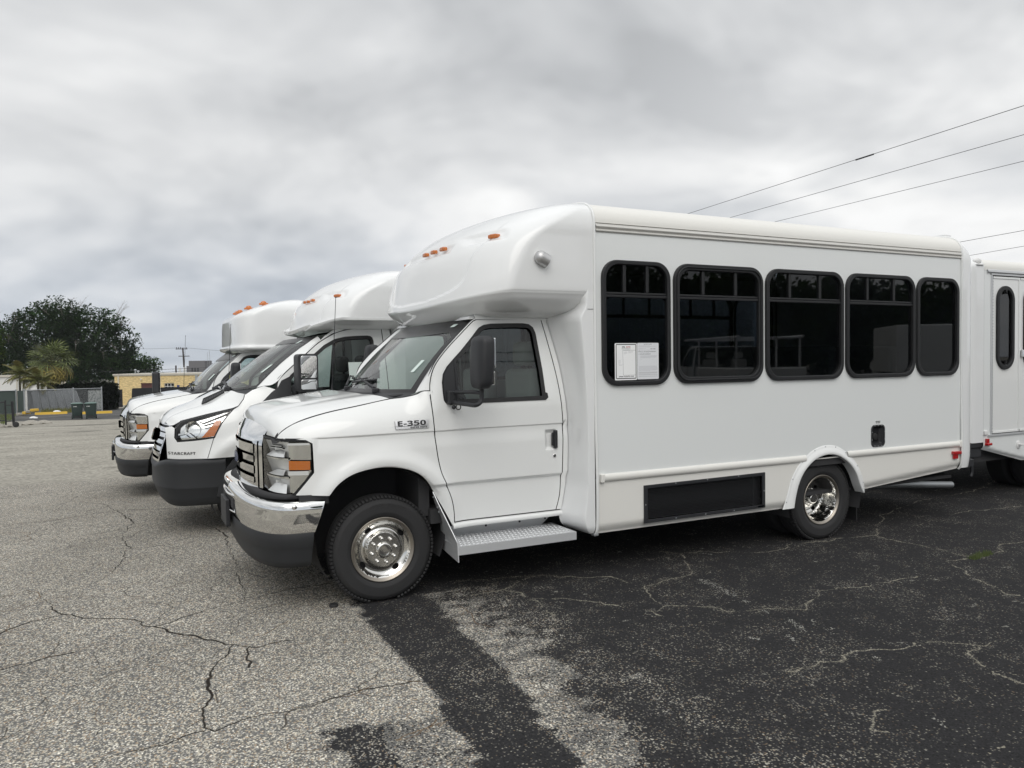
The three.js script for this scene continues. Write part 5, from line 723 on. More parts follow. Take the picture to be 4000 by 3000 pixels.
// ---------------------------------------------------------------- bus at the right edge, tail towards the first one
const b4 = thing('shuttle_bus', 'white bus at the right edge with a lift door and narrow oval window', 'bus', [6.70, 0, 0]);
{
  const Zs = 0.75, Zf = -1.65, sx = (x) => x - 6.70;
  // tail with rounded corners and roof edge
  const ring = (u, v) => { const y = lerp(0.66, 2.60, Math.min(1, v / 0.8)), w = clamp((v - 0.8) / 0.2) * Math.PI / 2, i = 0.11 * (1 - Math.cos(w)), yy = y + 0.11 * Math.sin(w), R = 0.13 + i * 0.2;
    if (u < 0.25) return [lerp(sx(6.983), sx(6.72) + i + R, u / 0.25), yy, Zs - i]; if (u < 0.5) { const t = (u - 0.25) / 0.25 * Math.PI / 2; return [sx(6.72) + i + R - R * Math.sin(t), yy, Zs - i - R + R * Math.cos(t)]; } return [sx(6.72) + i, yy, lerp(Zs - i - R, Zf + i, (u - 0.5) / 0.5)]; };
  obj('tail_cap', [surf(ring, 60, 40)], M.gelcoat, b4);
  obj('tail_moulding', tube([[sx(6.712), 0.66, Zs - 0.10], [sx(6.708), 0.85, Zs - 0.16], [sx(6.706), 1.2, Zs - 0.175], [sx(6.706), 2.3, Zs - 0.175], [sx(6.708), 2.50, Zs - 0.20], [sx(6.71), 2.56, Zs - 0.35], [sx(6.71), 2.56, Zf + 0.3]], 0.012, 80, 8), M.gelcoat, b4);
  const prof = crv([[Zs + 0.002, 2.575], [Zs - 0.002, 2.625], [Zs - 0.03, 2.672], [Zs - 0.10, 2.706], [Zs - 0.4, 2.735], [-0.45, 2.75], [Zf + 0.1, 2.706], [Zf, 2.60]], 24);
  obj('roof', gridGeo([sx(6.98), sx(9), sx(13)].map((x) => prof.map(([z, y]) => [x, y, z]))), M.roof_sheet, b4);
  obj('drip_rail', gridGeo([sx(7.03), sx(9), sx(13)].map((x) => [[Zs, 2.545], [Zs + 0.014, 2.548], [Zs + 0.02, 2.558], [Zs + 0.012, 2.568], [Zs + 0.016, 2.578], [Zs + 0.004, 2.588]].map(([z, y]) => [x, y, z]))), M.aluminium, b4);
  const skirt = (x) => tab([[6.98, 0.575], [7.75, 0.405], [9, 0.36], [13, 0.36]], x);
  obj('side_wall', [panel([[sx(6.985), 0.58], [sx(7.75), 0.405], [sx(7.9), 0.40], [sx(13), 0.36], [sx(13), 2.575], [sx(6.985), 2.575]], (x, y) => [x, y, Zs - 0.03 * Math.pow(smooth(0.06, 0, y - skirt(x + 6.7)), 2)], { holes: [[[sx(7.115), 0.738], [sx(8.18), 0.738], [sx(8.18), 2.535], [sx(7.115), 2.535]]], cell: 0.06, cellV: 0.03, depth: 0.02 }), box3(sx(6.98), sx(13), 0.5, 2.6, Zf - 0.01, Zf), box3(sx(12.98), sx(13), 0.4, 2.7, Zf, Zs)], M.side_sheet, b4);
  obj('door_frame', [box3(sx(7.10), sx(7.125), 0.73, 2.54, Zs - 0.02, Zs + 0.008), box3(sx(7.10), sx(8.2), 2.525, 2.545, Zs - 0.02, Zs + 0.010), box3(sx(7.06), sx(8.2), 0.722, 0.742, Zs - 0.02, Zs + 0.016)], M.aluminium, b4);
  obj('lift_bay', box3(sx(7.1), sx(8.2), 0.72, 2.56, Zs - 0.5, Zs - 0.03), M.dark, b4);
  const oval = (x0) => rrect(x0 + 0.058, 1.467, x0 + 0.385, 2.411, 0.1635, 12);
  [[7.146, 7.648], [7.660, 8.17]].forEach(([a, b], k) => {
    const ov = oval(sx(a)); const d = obj('lift_door', [panel([[sx(a), 0.752], [sx(b), 0.752], [sx(b), 2.512], [sx(a), 2.512]], (x, y) => [x, y, Zs - 0.004], { holes: [ov], cell: 0.5, depth: 0.03 }), box3(sx(a), sx(b), 2.49, 2.512, Zs - 0.004, Zs + 0.004), box3(sx(b) - 0.02, sx(b), 0.752, 2.49, Zs - 0.004, Zs + 0.004), box3(sx(a), sx(b), 0.752, 0.772, Zs - 0.004, Zs + 0.004)], M.white_paint, b4);
    obj('window_frame', mv(prism(ov, 0.02, 0.006, [inset(ov, 0.045).reverse()]), 0, 0, Zs - 0.008), M.frame_black, d);
    obj('window_pane', panel(inset(ov, 0.04), (x, y) => [x, y, Zs - 0.006], { cell: 2, depth: 0 }), M.tint_glass, d);
  });
  obj('door_hinge', [box3(sx(7.126), sx(7.145), 0.755, 2.51, Zs - 0.006, Zs - 0.002), ...Array.from({ length: 52 }, (_, i) => rod([sx(7.1355), 0.765 + i * 0.0336, Zs + 0.002], [sx(7.1355), 0.783 + i * 0.0336, Zs + 0.002], 0.0075, 0.0075, 8))], M.galvanised, b4);
  obj('door_latch', rbox3(sx(7.665), sx(7.70), 1.60, 1.69, Zs, Zs + 0.025, 0.008), M.chrome, b4);
  obj('corner_lamp', [new THREE.SphereGeometry(0.06, 16, 10).scale(1.1, 0.62, 0.5).translate(sx(6.90), 2.672, Zs - 0.03), rbox3(sx(6.84), sx(6.96), 2.625, 2.64, Zs - 0.03, Zs + 0.015, 0.005)], M.white_plastic, b4);
  obj('side_reflector', [rbox3(sx(7.01), sx(7.10), 0.622, 0.652, Zs - 0.01, Zs + 0.035, 0.008), rbox3(sx(7.016), sx(7.062), 0.645, 0.70, Zs - 0.01, Zs + 0.026, 0.006)], M.red_lens, b4);
  obj('tail_lamp', rbox3(sx(6.70), sx(6.725), 2.36, 2.39, 0.42, 0.50, 0.006), M.red_lens, b4);
  obj('plug_cover', [mv(lathe([[0.042, 0], [0.04, 0.008], [0.03, 0.012], [0, 0.013]], 20).scale(0.8, 1.2, 1), sx(7.634), 0.595, Zs), rbox3(sx(7.62), sx(7.66), 0.585, 0.61, Zs, Zs + 0.05, 0.008)], M.white_plastic, b4);
  obj('rail_bracket', rbox3(sx(6.985), sx(7.045), 0.742, 0.79, Zs - 0.01, Zs + 0.02, 0.008), M.white_plastic, b4);
  obj('rear_bumper', [rbox3(sx(6.66), sx(7.02), 0.60, 0.665, Zf + 0.1, Zs - 0.01, 0.012), rbox3(sx(6.68), sx(7.0), 0.49, 0.62, Zf + 0.1, Zs - 0.03, 0.012)], M.black_plastic, b4);
  obj('under_body', [box3(sx(7.0), sx(12.8), 0.42, 0.60, Zf + 0.1, Zs - 0.12)], M.dark, b4);
  wheel(b4, sx(8.42), 0.362, 0.50, 1, 'rear'); wheel(b4, sx(8.42), 0.362, -1.4, -1, 'rear'); wheel(b4, sx(12), 0.362, 0.45, 1, 'front'); wheel(b4, sx(12), 0.362, -1.35, -1, 'front');
}
// ---------------------------------------------------------------- ground: old pale asphalt, worn black seal coat, cracks
const terrain = (z) => (z >= 0 ? 0 : z > -8 ? 0.0246 * z : -0.1968 + 0.033 * (z + 8));
const CR_D = [[[-2.57, -1.95], [-2.34, -1.94], [-2.02, -1.94], [-1.75, -1.92], [-1.2, -1.8]], [[-2.9, -0.6], [-2.4, -0.57], [-2.17, -0.54], [-2.0, -0.48], [-1.83, -0.59], [-1.74, -0.71], [-1.65, -1.08], [-1.56, -1.88], [-1.62, -2.6], [-1.5, -3.4]], [[-2.6, 0.7], [-2.28, 0.4], [-2.14, 0.26], [-1.97, 0.17], [-1.83, 0.34], [-1.62, 0.47], [-1.48, 0.66], [-1.42, 0.73], [-1.27, 0.63], [-1.08, 0.55], [-0.83, 0.47], [-0.55, 0.34], [-0.22, 0.35]], [[-1.42, 0.73], [-1.31, 0.94], [-1.14, 1.15], [-1.02, 1.34], [-0.9, 1.42], [-0.8, 1.39], [-0.7, 1.39]], [[-1.02, 1.34], [-1.15, 1.56], [-1.19, 1.68], [-1.21, 1.96], [-1.25, 2.09], [-1.28, 2.33], [-1.23, 2.37], [-1.09, 2.35], [-0.88, 2.34], [-0.7, 2.32], [-0.56, 2.29], [-0.24, 2.31]], [[-0.94, 1.39], [-0.99, 1.62], [-0.99, 1.72]], [[-2.2, 1.1], [-2.02, 1.03], [-1.87, 0.97]], [[-1.64, 2.01], [-1.68, 2.13], [-1.71, 2.18], [-1.8, 2.33], [-1.81, 2.43], [-1.85, 2.7]], [[-1.28, 2.36], [-1.41, 2.42], [-1.6, 2.44]], [[-1.97, 0.17], [-2.02, 0.0], [-2.17, -0.54]], [[-2.5, -2.9], [-1.9, -2.8], [-1.4, -3.1], [-0.9, -3.0]], [[-3.2, -4.2], [-2.4, -4.0], [-1.7, -4.4], [-1.0, -4.1]], [[-2.2, -5.6], [-1.8, -5.0], [-1.7, -4.4], [-1.5, -3.4]], [[-3.6, -6.6], [-2.6, -6.3], [-1.6, -6.7]], [[-0.9, -3.0], [-0.7, -2.2], [-0.75, -1.2], [-0.83, 0.47]]];
const CR_L = [[[2.51, 0.76], [2.56, 0.93], [2.84, 0.95], [2.92, 1.07], [3.19, 1.24], [3.45, 1.23], [3.68, 1.11]], [[2.54, 0.95], [2.44, 1.15], [2.33, 1.29], [2.31, 1.42], [2.03, 1.5], [1.76, 1.55], [1.69, 1.7], [1.62, 1.92]], [[1.45, 1.99], [1.5, 2.0], [1.6, 2.0], [1.74, 2.03], [1.86, 2.14], [1.92, 2.25], [1.99, 2.29], [2.15, 2.32], [2.37, 2.45], [2.45, 2.39], [2.59, 2.34], [2.74, 2.25], [2.91, 2.25], [3.1, 2.33], [3.31, 2.3], [3.65, 2.34]], [[3.72, 1.14], [4.05, 1.21], [4.53, 1.29], [4.53, 1.37], [4.54, 1.86], [4.51, 2.14], [4.65, 2.22], [4.96, 2.16], [5.11, 2.04], [5.38, 2.09]], [[4.63, 2.23], [4.23, 2.16], [4.04, 2.48], [3.79, 2.87], [3.86, 2.96]], [[1.47, 3.15], [1.55, 3.16], [1.63, 3.14], [1.82, 3.15], [1.99, 3.12], [2.13, 3.15], [2.28, 3.19], [2.44, 3.2], [2.57, 3.27], [2.75, 3.37], [2.92, 3.4]], [[2.71, 3.38], [2.55, 3.44], [2.48, 3.54], [2.42, 3.68], [2.41, 3.79]], [[1.55, 3.66], [1.44, 3.69], [1.36, 3.77], [1.41, 3.8]], [[2.03, 3.69], [1.97, 3.74], [1.91, 3.77]], [[1.7, 4.09], [1.6, 4.1], [1.56, 4.12], [1.51, 4.07]], [[1.22, 0.92], [0.95, 1.05], [0.76, 1.13], [0.57, 1.11]], [[0.86, 1.11], [0.91, 1.25], [0.88, 1.79], [0.84, 1.9], [0.73, 2.01]], [[0.84, 1.9], [0.81, 2.05], [0.74, 2.2]], [[0.92, 1.41], [1.12, 1.52], [1.24, 1.64], [1.35, 1.82], [1.47, 1.99], [1.49, 2.12]], [[1.22, 0.92], [1.5, 1.12], [1.73, 1.21], [1.73, 1.42]], [[5.2, 1.2], [6.2, 1.0], [7.4, 1.2], [8.4, 0.9]], [[4.53, 1.29], [5.4, 0.7], [6.4, 0.4], [7.6, 0.3], [9, -0.2]], [[5.38, 2.09], [5.9, 2.3], [6.5, 2.2]], [[0.6, 0.75], [1.22, 0.92]]];
const PAINT = [[[2.23, 1.59], [2.18, 1.93], [2.17, 2.19], 0.045], [[2.11, 2.32], [2.09, 2.43], 0.022], [[2.13, 2.54], [2.04, 2.76], 0.03], [[2.21, 2.78], [2.06, 2.99], 0.035], [[2.06, 3.19], [2.06, 3.27], 0.025], [[1.35, 3.02], [1.38, 3.12], 0.03], [[1.68, 3.81], [1.65, 3.89], 0.02], [[1.68, 2.67], [1.71, 2.72], 0.012], [[2.25, 2.62], [2.2, 2.7], 0.03], [[1.9, 2.75], [1.86, 2.85], 0.025], [[1.47, 1.97], [1.44, 2.0], 0.012]];
function sealed(x, z) {                                          // 0 bare .. 1 fully coated
  const w = (n2(x * 9 + 3, z * 9) - 0.5) * 0.05 + (n2(x * 31, z * 31 + 7) - 0.5) * 0.03, X = x + w;
  let m = 0;
  const L = tab([[0.6, -0.19], [2.3, -0.245], [3.2, -0.29], [5, -0.36]], z), R = tab([[0.4, 0.27], [1.6, 0.245], [2.44, 0.21], [3.0, 0.11], [3.43, 0.06], [5, -0.02]], z);
  const wear = fbm(x * 1.6 + 40, z * 1.6 + 11, 4);
  if (z > -1.3 && X > L && X < R) m = Math.max(m, 0.80 + 0.35 * (wear - 0.4));
  const e = tab([[0.2, -0.2], [0.75, 0.35], [0.92, 0.8], [1.3, 0.86], [1.8, 0.83], [2.24, 0.74], [2.6, 0.82], [3.3, 0.92], [5, 1.1]], z) + (fbm(x * 3 + 9, z * 3, 3) - 0.5) * 0.4;
  if (z < 0.9 && z > -1.6 && X > -0.15) m = Math.max(m, 0.9);
  if (z <= -1.6 && x > 0.3 + 0.25 * (z + 1.6) * 0) m = Math.max(m, 0.9);
  const a = smooth(e - 0.16, e + 0.22, x);
  if (x > R) m = Math.max(m, lerp(0.22 + 0.38 * smooth(0, 0.45, x - R) + 0.7 * (fbm(x * 2.2, z * 2.2 + 60, 4) - 0.45) + 0.4 * (n2(x * 14, z * 14) - 0.5), 0.955 - 0.16 * smooth(0.50, 0.70, wear) - 0.10 * smooth(0.58, 0.70, fbm(x * 5 + 70, z * 5, 3)), a));
  if (X > -0.80 + 0.1 * (z - 2.8) && X < L - 0.02 && z > 2.62 + 0.25 * Math.abs(x + 0.72) && z < 9) m = Math.max(m, 0.78 + 0.6 * (wear - 0.5) - 0.42 * smooth(-0.78, -0.40, x));
  return clamp(m);
}
const srgb8 = new Uint8Array(4097); for (let i = 0; i <= 4096; i++) { const c = i / 4096; srgb8[i] = Math.round(255 * (c <= 0.0031308 ? c * 12.92 : 1.055 * Math.pow(c, 1 / 2.4) - 0.055)); }
const STONE = [[0.47, 0.43, 0.345], [0.34, 0.32, 0.275], [0.41, 0.385, 0.325], [0.64, 0.61, 0.53], [0.14, 0.135, 0.128], [0.28, 0.21, 0.145], [0.25, 0.245, 0.235], [0.37, 0.34, 0.275]];
function asphaltTexture(x0, z0, size, N) {
  const buf = new Float32Array(N * N * 3), px = size / N, G = 16, gn = N / G + 1, cov = new Float32Array(gn * gn), ton = new Float32Array(gn * gn);
  for (let j = 0; j < gn; j++) for (let i = 0; i < gn; i++) { const x = x0 + i * G * px, z = z0 + j * G * px; cov[j * gn + i] = sealed(x, z); ton[j * gn + i] = 0.80 + 0.40 * fbm(x * 0.7 + 90, z * 0.9 + 3, 4) + 0.22 * (fbm(x * 4.2, z * 4.2 + 33, 3) - 0.5); }
  const at = (A, i, j) => { const a = i / G, b = j / G, p = Math.min(gn - 2, a | 0), q = Math.min(gn - 2, b | 0), u = a - p, v = b - q, k = q * gn + p; return (A[k] * (1 - u) + A[k + 1] * u) * (1 - v) + (A[k + gn] * (1 - u) + A[k + gn + 1] * u) * v; };
  for (let j = 0; j < N; j++) for (let i = 0; i < N; i++) { const c = at(cov, i, j), t = at(ton, i, j), o = (j * N + i) * 3, r = 0.75 + 0.5 * rnd(), k = c > 0.5 ? 0.024 + 0.012 * (1 - c) : 0.13 * t; buf[o] = k * r; buf[o + 1] = k * r * 0.985; buf[o + 2] = k * r * (c > 0.5 ? 1.03 : 0.93); }
  const pitch = 0.0082, n = Math.round(Math.pow(size / pitch, 2));
  for (let s = 0; s < n; s++) {
    const fi = rnd() * N, fj = rnd() * N, c = at(cov, fi, fj), keep = rnd();
    const S = STONE[(rnd() * 8) | 0], t = at(ton, fi, fj);
    let r = (0.0022 + 0.0030 * rnd() * rnd() + 0.0008) / px, cr, cg, cb;
    const cc = c < 0.08 ? 0 : clamp(c + (n2(fi * 0.035 + x0 * 9, fj * 0.035 + z0 * 9) - 0.5) * 0.35); if (keep > cc * 0.97) { const b = t * 1.25 * (0.80 + 0.35 * rnd()) * (1 - 0.62 * smooth(0.1, 0.9, cc)); cr = S[0] * b; cg = S[1] * b; cb = S[2] * b; } else { const d = 0.013 + 0.024 * rnd(); cr = d; cg = d; cb = d * 1.05; }
    const ex = 0.8 + 0.5 * rnd(), R2 = r * r, i0 = Math.max(0, Math.floor(fi - r * 1.3)), i1 = Math.min(N - 1, Math.ceil(fi + r * 1.3)), j0 = Math.max(0, Math.floor(fj - r * 1.3)), j1 = Math.min(N - 1, Math.ceil(fj + r * 1.3));
    for (let j = j0; j <= j1; j++) for (let i = i0; i <= i1; i++) { const dx = (i + 0.5 - fi) * ex, dy = (j + 0.5 - fj) / ex, d2 = dx * dx + dy * dy; if (d2 < R2 + 0.3) { const o = (j * N + i) * 3, a = clamp((R2 + 0.3 - d2) / 0.6); buf[o] += (cr - buf[o]) * a; buf[o + 1] += (cg - buf[o + 1]) * a; buf[o + 2] += (cb - buf[o + 2]) * a; } }
  }
  const stamp = (x, z, r, col, a) => { const ci = (x - x0) / px, cj = (z - z0) / px, R = r / px; if (ci < -R - 2 || cj < -R - 2 || ci > N + R + 2 || cj > N + R + 2) return; for (let j = Math.max(0, Math.floor(cj - R)); j <= Math.min(N - 1, Math.ceil(cj + R)); j++) for (let i = Math.max(0, Math.floor(ci - R)); i <= Math.min(N - 1, Math.ceil(ci + R)); i++) { const d = Math.hypot(i + 0.5 - ci, j + 0.5 - cj); if (d < R + 0.5) { const o = (j * N + i) * 3, k = a * clamp(R + 0.5 - d); for (let q = 0; q < 3; q++) buf[o + q] += (col[q] - buf[o + q]) * k; } } };
  const walk = (pts, f) => { for (let s = 0; s < pts.length - 1; s++) { const [a, b] = [pts[s], pts[s + 1]], L = Math.hypot(b[0] - a[0], b[1] - a[1]), m = Math.ceil(L / 0.0025); for (let k = 0; k < m; k++) { const t = k / m, x = lerp(a[0], b[0], t), z = lerp(a[1], b[1], t); f(x, z); } } };
  for (const c of CR_D) walk(c, (x, z) => { const g = fbm(x * 2.2 + 5, z * 2.2, 2), jx = (fbm(x * 9, z * 9 + 4, 3) - 0.5) * 0.075, jz = (fbm(x * 9 + 50, z * 9, 3) - 0.5) * 0.075; if (g > 0.22) stamp(x + jx, z + jz, 0.0020 + 0.0060 * clamp((g - 0.34) * 2.4) * (0.6 + 0.8 * rnd()), [0.022, 0.019, 0.016], 0.92); });
  for (const c of CR_L) walk(c, (x, z) => { const g = fbm(x * 2.6 + 15, z * 2.6, 2), jx = (fbm(x * 8, z * 8 + 4, 3) - 0.5) * 0.10, jz = (fbm(x * 8 + 50, z * 8, 3) - 0.5) * 0.10; const on = smooth(0.08, 0.40, n2(x * 13, z * 13)) * smooth(0.12, 0.5, g), sp = 0.003 + 0.026 * Math.pow(clamp((g - 0.42) * 3.6), 2); for (let k = 0; k < 3; k++) { const b = 0.28 + 0.72 * rnd(), q = k ? sp * 1.7 : 0.0035; if (rnd() < (k ? 0.46 : 1.0) * on) stamp(x + jx + rr(-q, q), z + jz + rr(-q, q), 0.0016 + 0.0026 * rnd() * rnd(), [0.50 * b, 0.465 * b, 0.37 * b], 0.9); } if (rnd() < 0.28) stamp(x + jx + rr(-0.004, 0.004), z + jz, 0.0016, [0.016, 0.015, 0.014], 0.8); });
  if (px < 0.01) for (let k = 0; k < 110; k++) {
    let x = x0 + rnd() * size, z = z0 + rnd() * size, a = rnd() * 6.28, rust = rnd() < 0.3, w = 0.0013 + 0.0022 * rnd(), L = 120 + rnd() * 480;
    for (let q = 0; q < L; q++) { a += rr(-0.16, 0.16); x += 0.003 * Math.cos(a); z += 0.003 * Math.sin(a); const s0 = sealed(x, z); if (n2(x * 7, z * 7) < 0.3) continue; stamp(x, z, w * (0.7 + 0.7 * rnd()), s0 > 0.6 ? [0.011, 0.011, 0.012] : rust ? [0.13, 0.085, 0.05] : [0.045, 0.04, 0.035], 0.75); if (s0 > 0.6 && rnd() < 0.25) stamp(x + rr(-0.006, 0.006), z + rr(-0.006, 0.006), 0.0022, [0.20, 0.19, 0.16], 0.8); }
  }
  for (const c of PAINT) { const w = c[c.length - 1]; walk(c.slice(0, -1), (x, z) => { for (let k = 0; k < 3; k++) { const q = rr(-1, 1) * w, qz = rr(-0.02, 0.02); if (n2((x + q) * 28, (z + qz) * 28) > (w > 0.04 ? 0.16 : 0.40) + 0.45 * Math.abs(q / w)) { const b = 0.7 + 0.4 * rnd(); if (rnd() < 0.4) stamp(x + q, z + qz, 0.0018 + 0.0022 * rnd(), [0.52 * b, 0.51 * b, 0.46 * b], 0.85); } } }); }
  if (px < 0.01) for (let k = 0; k < size * size * 5; k++) { const x = x0 + rnd() * size, z = z0 + rnd() * size; if (sealed(x, z) < 0.88 || fbm(x * 3, z * 3, 2) < 0.42) continue; const n3 = 4 + rnd() * 26, a = rr(-0.5, 0.5), el = rnd() * 0.05; for (let q = 0; q < n3; q++) { const u = rr(-1, 1) * el, b = 0.4 + 0.6 * rnd(); stamp(x + u * Math.cos(a) + rr(-0.012, 0.012), z + u * Math.sin(a) + rr(-0.01, 0.01), 0.002 + 0.0018 * rnd(), [0.38 * b, 0.37 * b, 0.33 * b], 0.8); } }
  const d = new Uint8Array(N * N * 4);
  for (let k = 0; k < N * N; k++) { for (let q = 0; q < 3; q++) d[k * 4 + q] = srgb8[(clamp(buf[k * 3 + q]) * 4096) | 0]; d[k * 4 + 3] = 255; }
  const t = new THREE.DataTexture(d, N, N); t.colorSpace = THREE.SRGBColorSpace; t.magFilter = THREE.LinearFilter; t.needsUpdate = true; return t;
}
function wideTexture(x0, z0, size, N) {
  const d = new Uint8Array(N * N * 4), px = size / N;
  for (let j = 0; j < N; j++) for (let i = 0; i < N; i++) {
    const x = x0 + i * px, z = z0 + j * px, edge = -42.6 + (x + 4.84) * 0.56 + (fbm(x * 0.8, z * 0.8, 2) - 0.5) * 1.2;
    const streak = fbm(x * 0.25 + 7, z * 1.1, 4), blot = fbm(x * 0.8, z * 0.8 + 20, 4), g = 0.62 + 0.76 * rnd();
    let c = 0.31 * (0.86 + 0.28 * streak) * (0.85 + 0.3 * blot) * g, w = [1.04, 0.985, 0.85];
    if (Math.abs(streak - 0.5) < 0.012 && blot > 0.47) c *= 0.45;                                            // crack lines seen at a low angle
    if (fbm(x * 0.33 + 60, z * 0.6, 3) > 0.64) c *= 0.62;                                                    // old patches
    if (z < edge) { c = (0.075 + 0.08 * smooth(0.5, 0.72, fbm(x * 0.9 + 4, z * 1.6, 4))) * g; w = [1, 0.985, 0.96]; }
    if (x > 1.2 && z > -12) { c = 0.03 * g; w = [1, 1, 1.03]; }
    if (x < -10 && z < -30) c *= 0.8;
    const o = (j * N + i) * 4; for (let q = 0; q < 3; q++) d[o + q] = srgb8[(clamp(c * w[q]) * 4096) | 0]; d[o + 3] = 255;
  }
  const t = new THREE.DataTexture(d, N, N); t.colorSpace = THREE.SRGBColorSpace; t.magFilter = THREE.LinearFilter; t.wrapS = t.wrapT = THREE.MirroredRepeatWrapping; t.needsUpdate = true; return t;
}
function sheetGeo(xs, zs, lift, uvf) {
  const g = gridGeo(zs.map((z) => xs.map((x) => [x, terrain(z) + lift, z]))), p = g.attributes.position, n = g.attributes.normal;
  for (let i = 0; i < p.count; i++) { g.attributes.uv.setXY(i, ...uvf(p.getX(i), p.getZ(i))); if (n.getY(i) < 0) n.setXYZ(i, -n.getX(i), -n.getY(i), -n.getZ(i)); }
  const ix = g.index.array; for (let k = 0; k < ix.length; k += 3) { const t = ix[k + 1]; ix[k + 1] = ix[k + 2]; ix[k + 2] = t; }
  return g;
}
const lin = (a, b, n) => Array.from({ length: n + 1 }, (_, i) => lerp(a, b, i / n));
const ground = (name, geo, map) => { const m = obj(name, geo, Object.assign(new THREE.MeshPhysicalMaterial({ map, roughness: 0.95, specularIntensity: 0.3, side: THREE.DoubleSide }), { name: 'asphalt' })); m.userData.kind = 'structure'; return m; };
ground('ground', sheetGeo([...lin(-500, -30, 6), ...lin(-24, 40, 16), ...lin(60, 500, 6)], [-900, -400, -200, -120, -80, ...lin(-58, -8, 10), -4, 0, 6, 20, 40, 80, 200], 0, (x, z) => [(x + 24) / 64, (z + 58) / 64]), wideTexture(-24, -58, 64, 2048));
for (const [x0, z0] of [[-3.2, -1.6], [3.2, -1.6], [-4.4, -8]]) ground('asphalt', sheetGeo(lin(x0, x0 + 6.4, 16), lin(z0, z0 + 6.4, 16), 0.004, (x, z) => [(x - x0) / 6.4, (z - z0) / 6.4]), asphaltTexture(x0, z0, 6.4, 2048));
// small things on the asphalt
tag(obj('bottle_cap', lathe([[0.030, 0], [0.031, 0.004], [0.030, 0.016], [0.027, 0.019], [0.02, 0.0185], [0.018, 0.015], [0, 0.0145]], 20).rotateX(-Math.PI / 2).translate(-0.335, 0.0045, 0.895), M.rubber), 'small black round cap lying on pale asphalt beside the front wheel', 'cap');
{
  const gs = []; for (let k = 0; k < 220; k++) { const x = 4.62 + rr(-0.16, 0.16), z = 2.20 + rr(-0.035, 0.035) - (x - 4.62) * 0.15, h = rr(0.012, 0.045), a = rr(0, 6.28), l = rr(-0.6, 0.6); gs.push(new THREE.ConeGeometry(0.0035, h, 3).translate(0, h / 2, 0).rotateX(l).rotateY(a).translate(x, 0.004, z)); }
  const w = obj('weed', gs, std('weed_green', [0.07, 0.095, 0.025], 0.9)); tag(w, 'tuft of green weed growing in a pale crack', 'weed'); w.userData.kind = 'stuff';
}
// ---------------------------------------------------------------- far side of the lot
const gy = (z) => terrain(z);
std('bark', [0.12, 0.105, 0.09], 0.95); std('dead_wood', [0.26, 0.235, 0.21], 0.95); std('dark_wood', [0.035, 0.025, 0.02], 0.9);
phy('leaf', [1, 1, 1], 0.85, 0, { transmission: 0.4, thickness: 0 });
phy('palm_leaf', [1, 1, 1], 0.7, 0, { transmission: 0.1, thickness: 0, vertexColors: true });
const clump = (() => { const p = [], n = [], uv = []; for (let k = 0; k < 10; k++) { const c = V(rr(-1, 1), rr(-0.8, 0.8), rr(-1, 1)).multiplyScalar(0.34), a = V(rr(-1, 1), rr(-1, 1), rr(-1, 1)).normalize(), b = V(rr(-1, 1), rr(-1, 1), rr(-1, 1)).cross(a).normalize(), l = rr(0.09, 0.17), w = l * 0.5; const q = [c.clone().addScaledVector(a, -l), c.clone().addScaledVector(b, w), c.clone().addScaledVector(a, l), c.clone().addScaledVector(b, -w)], N = a.clone().cross(b).normalize(); for (const i of [0, 1, 2, 0, 2, 3]) { p.push(q[i].x, q[i].y, q[i].z); n.push(N.x, N.y, N.z); uv.push(0, 0); } } const g = new THREE.BufferGeometry(); g.setAttribute('position', new THREE.Float32BufferAttribute(p, 3)); g.setAttribute('normal', new THREE.Float32BufferAttribute(n, 3)); g.setAttribute('uv', new THREE.Float32BufferAttribute(uv, 2)); return g; })();
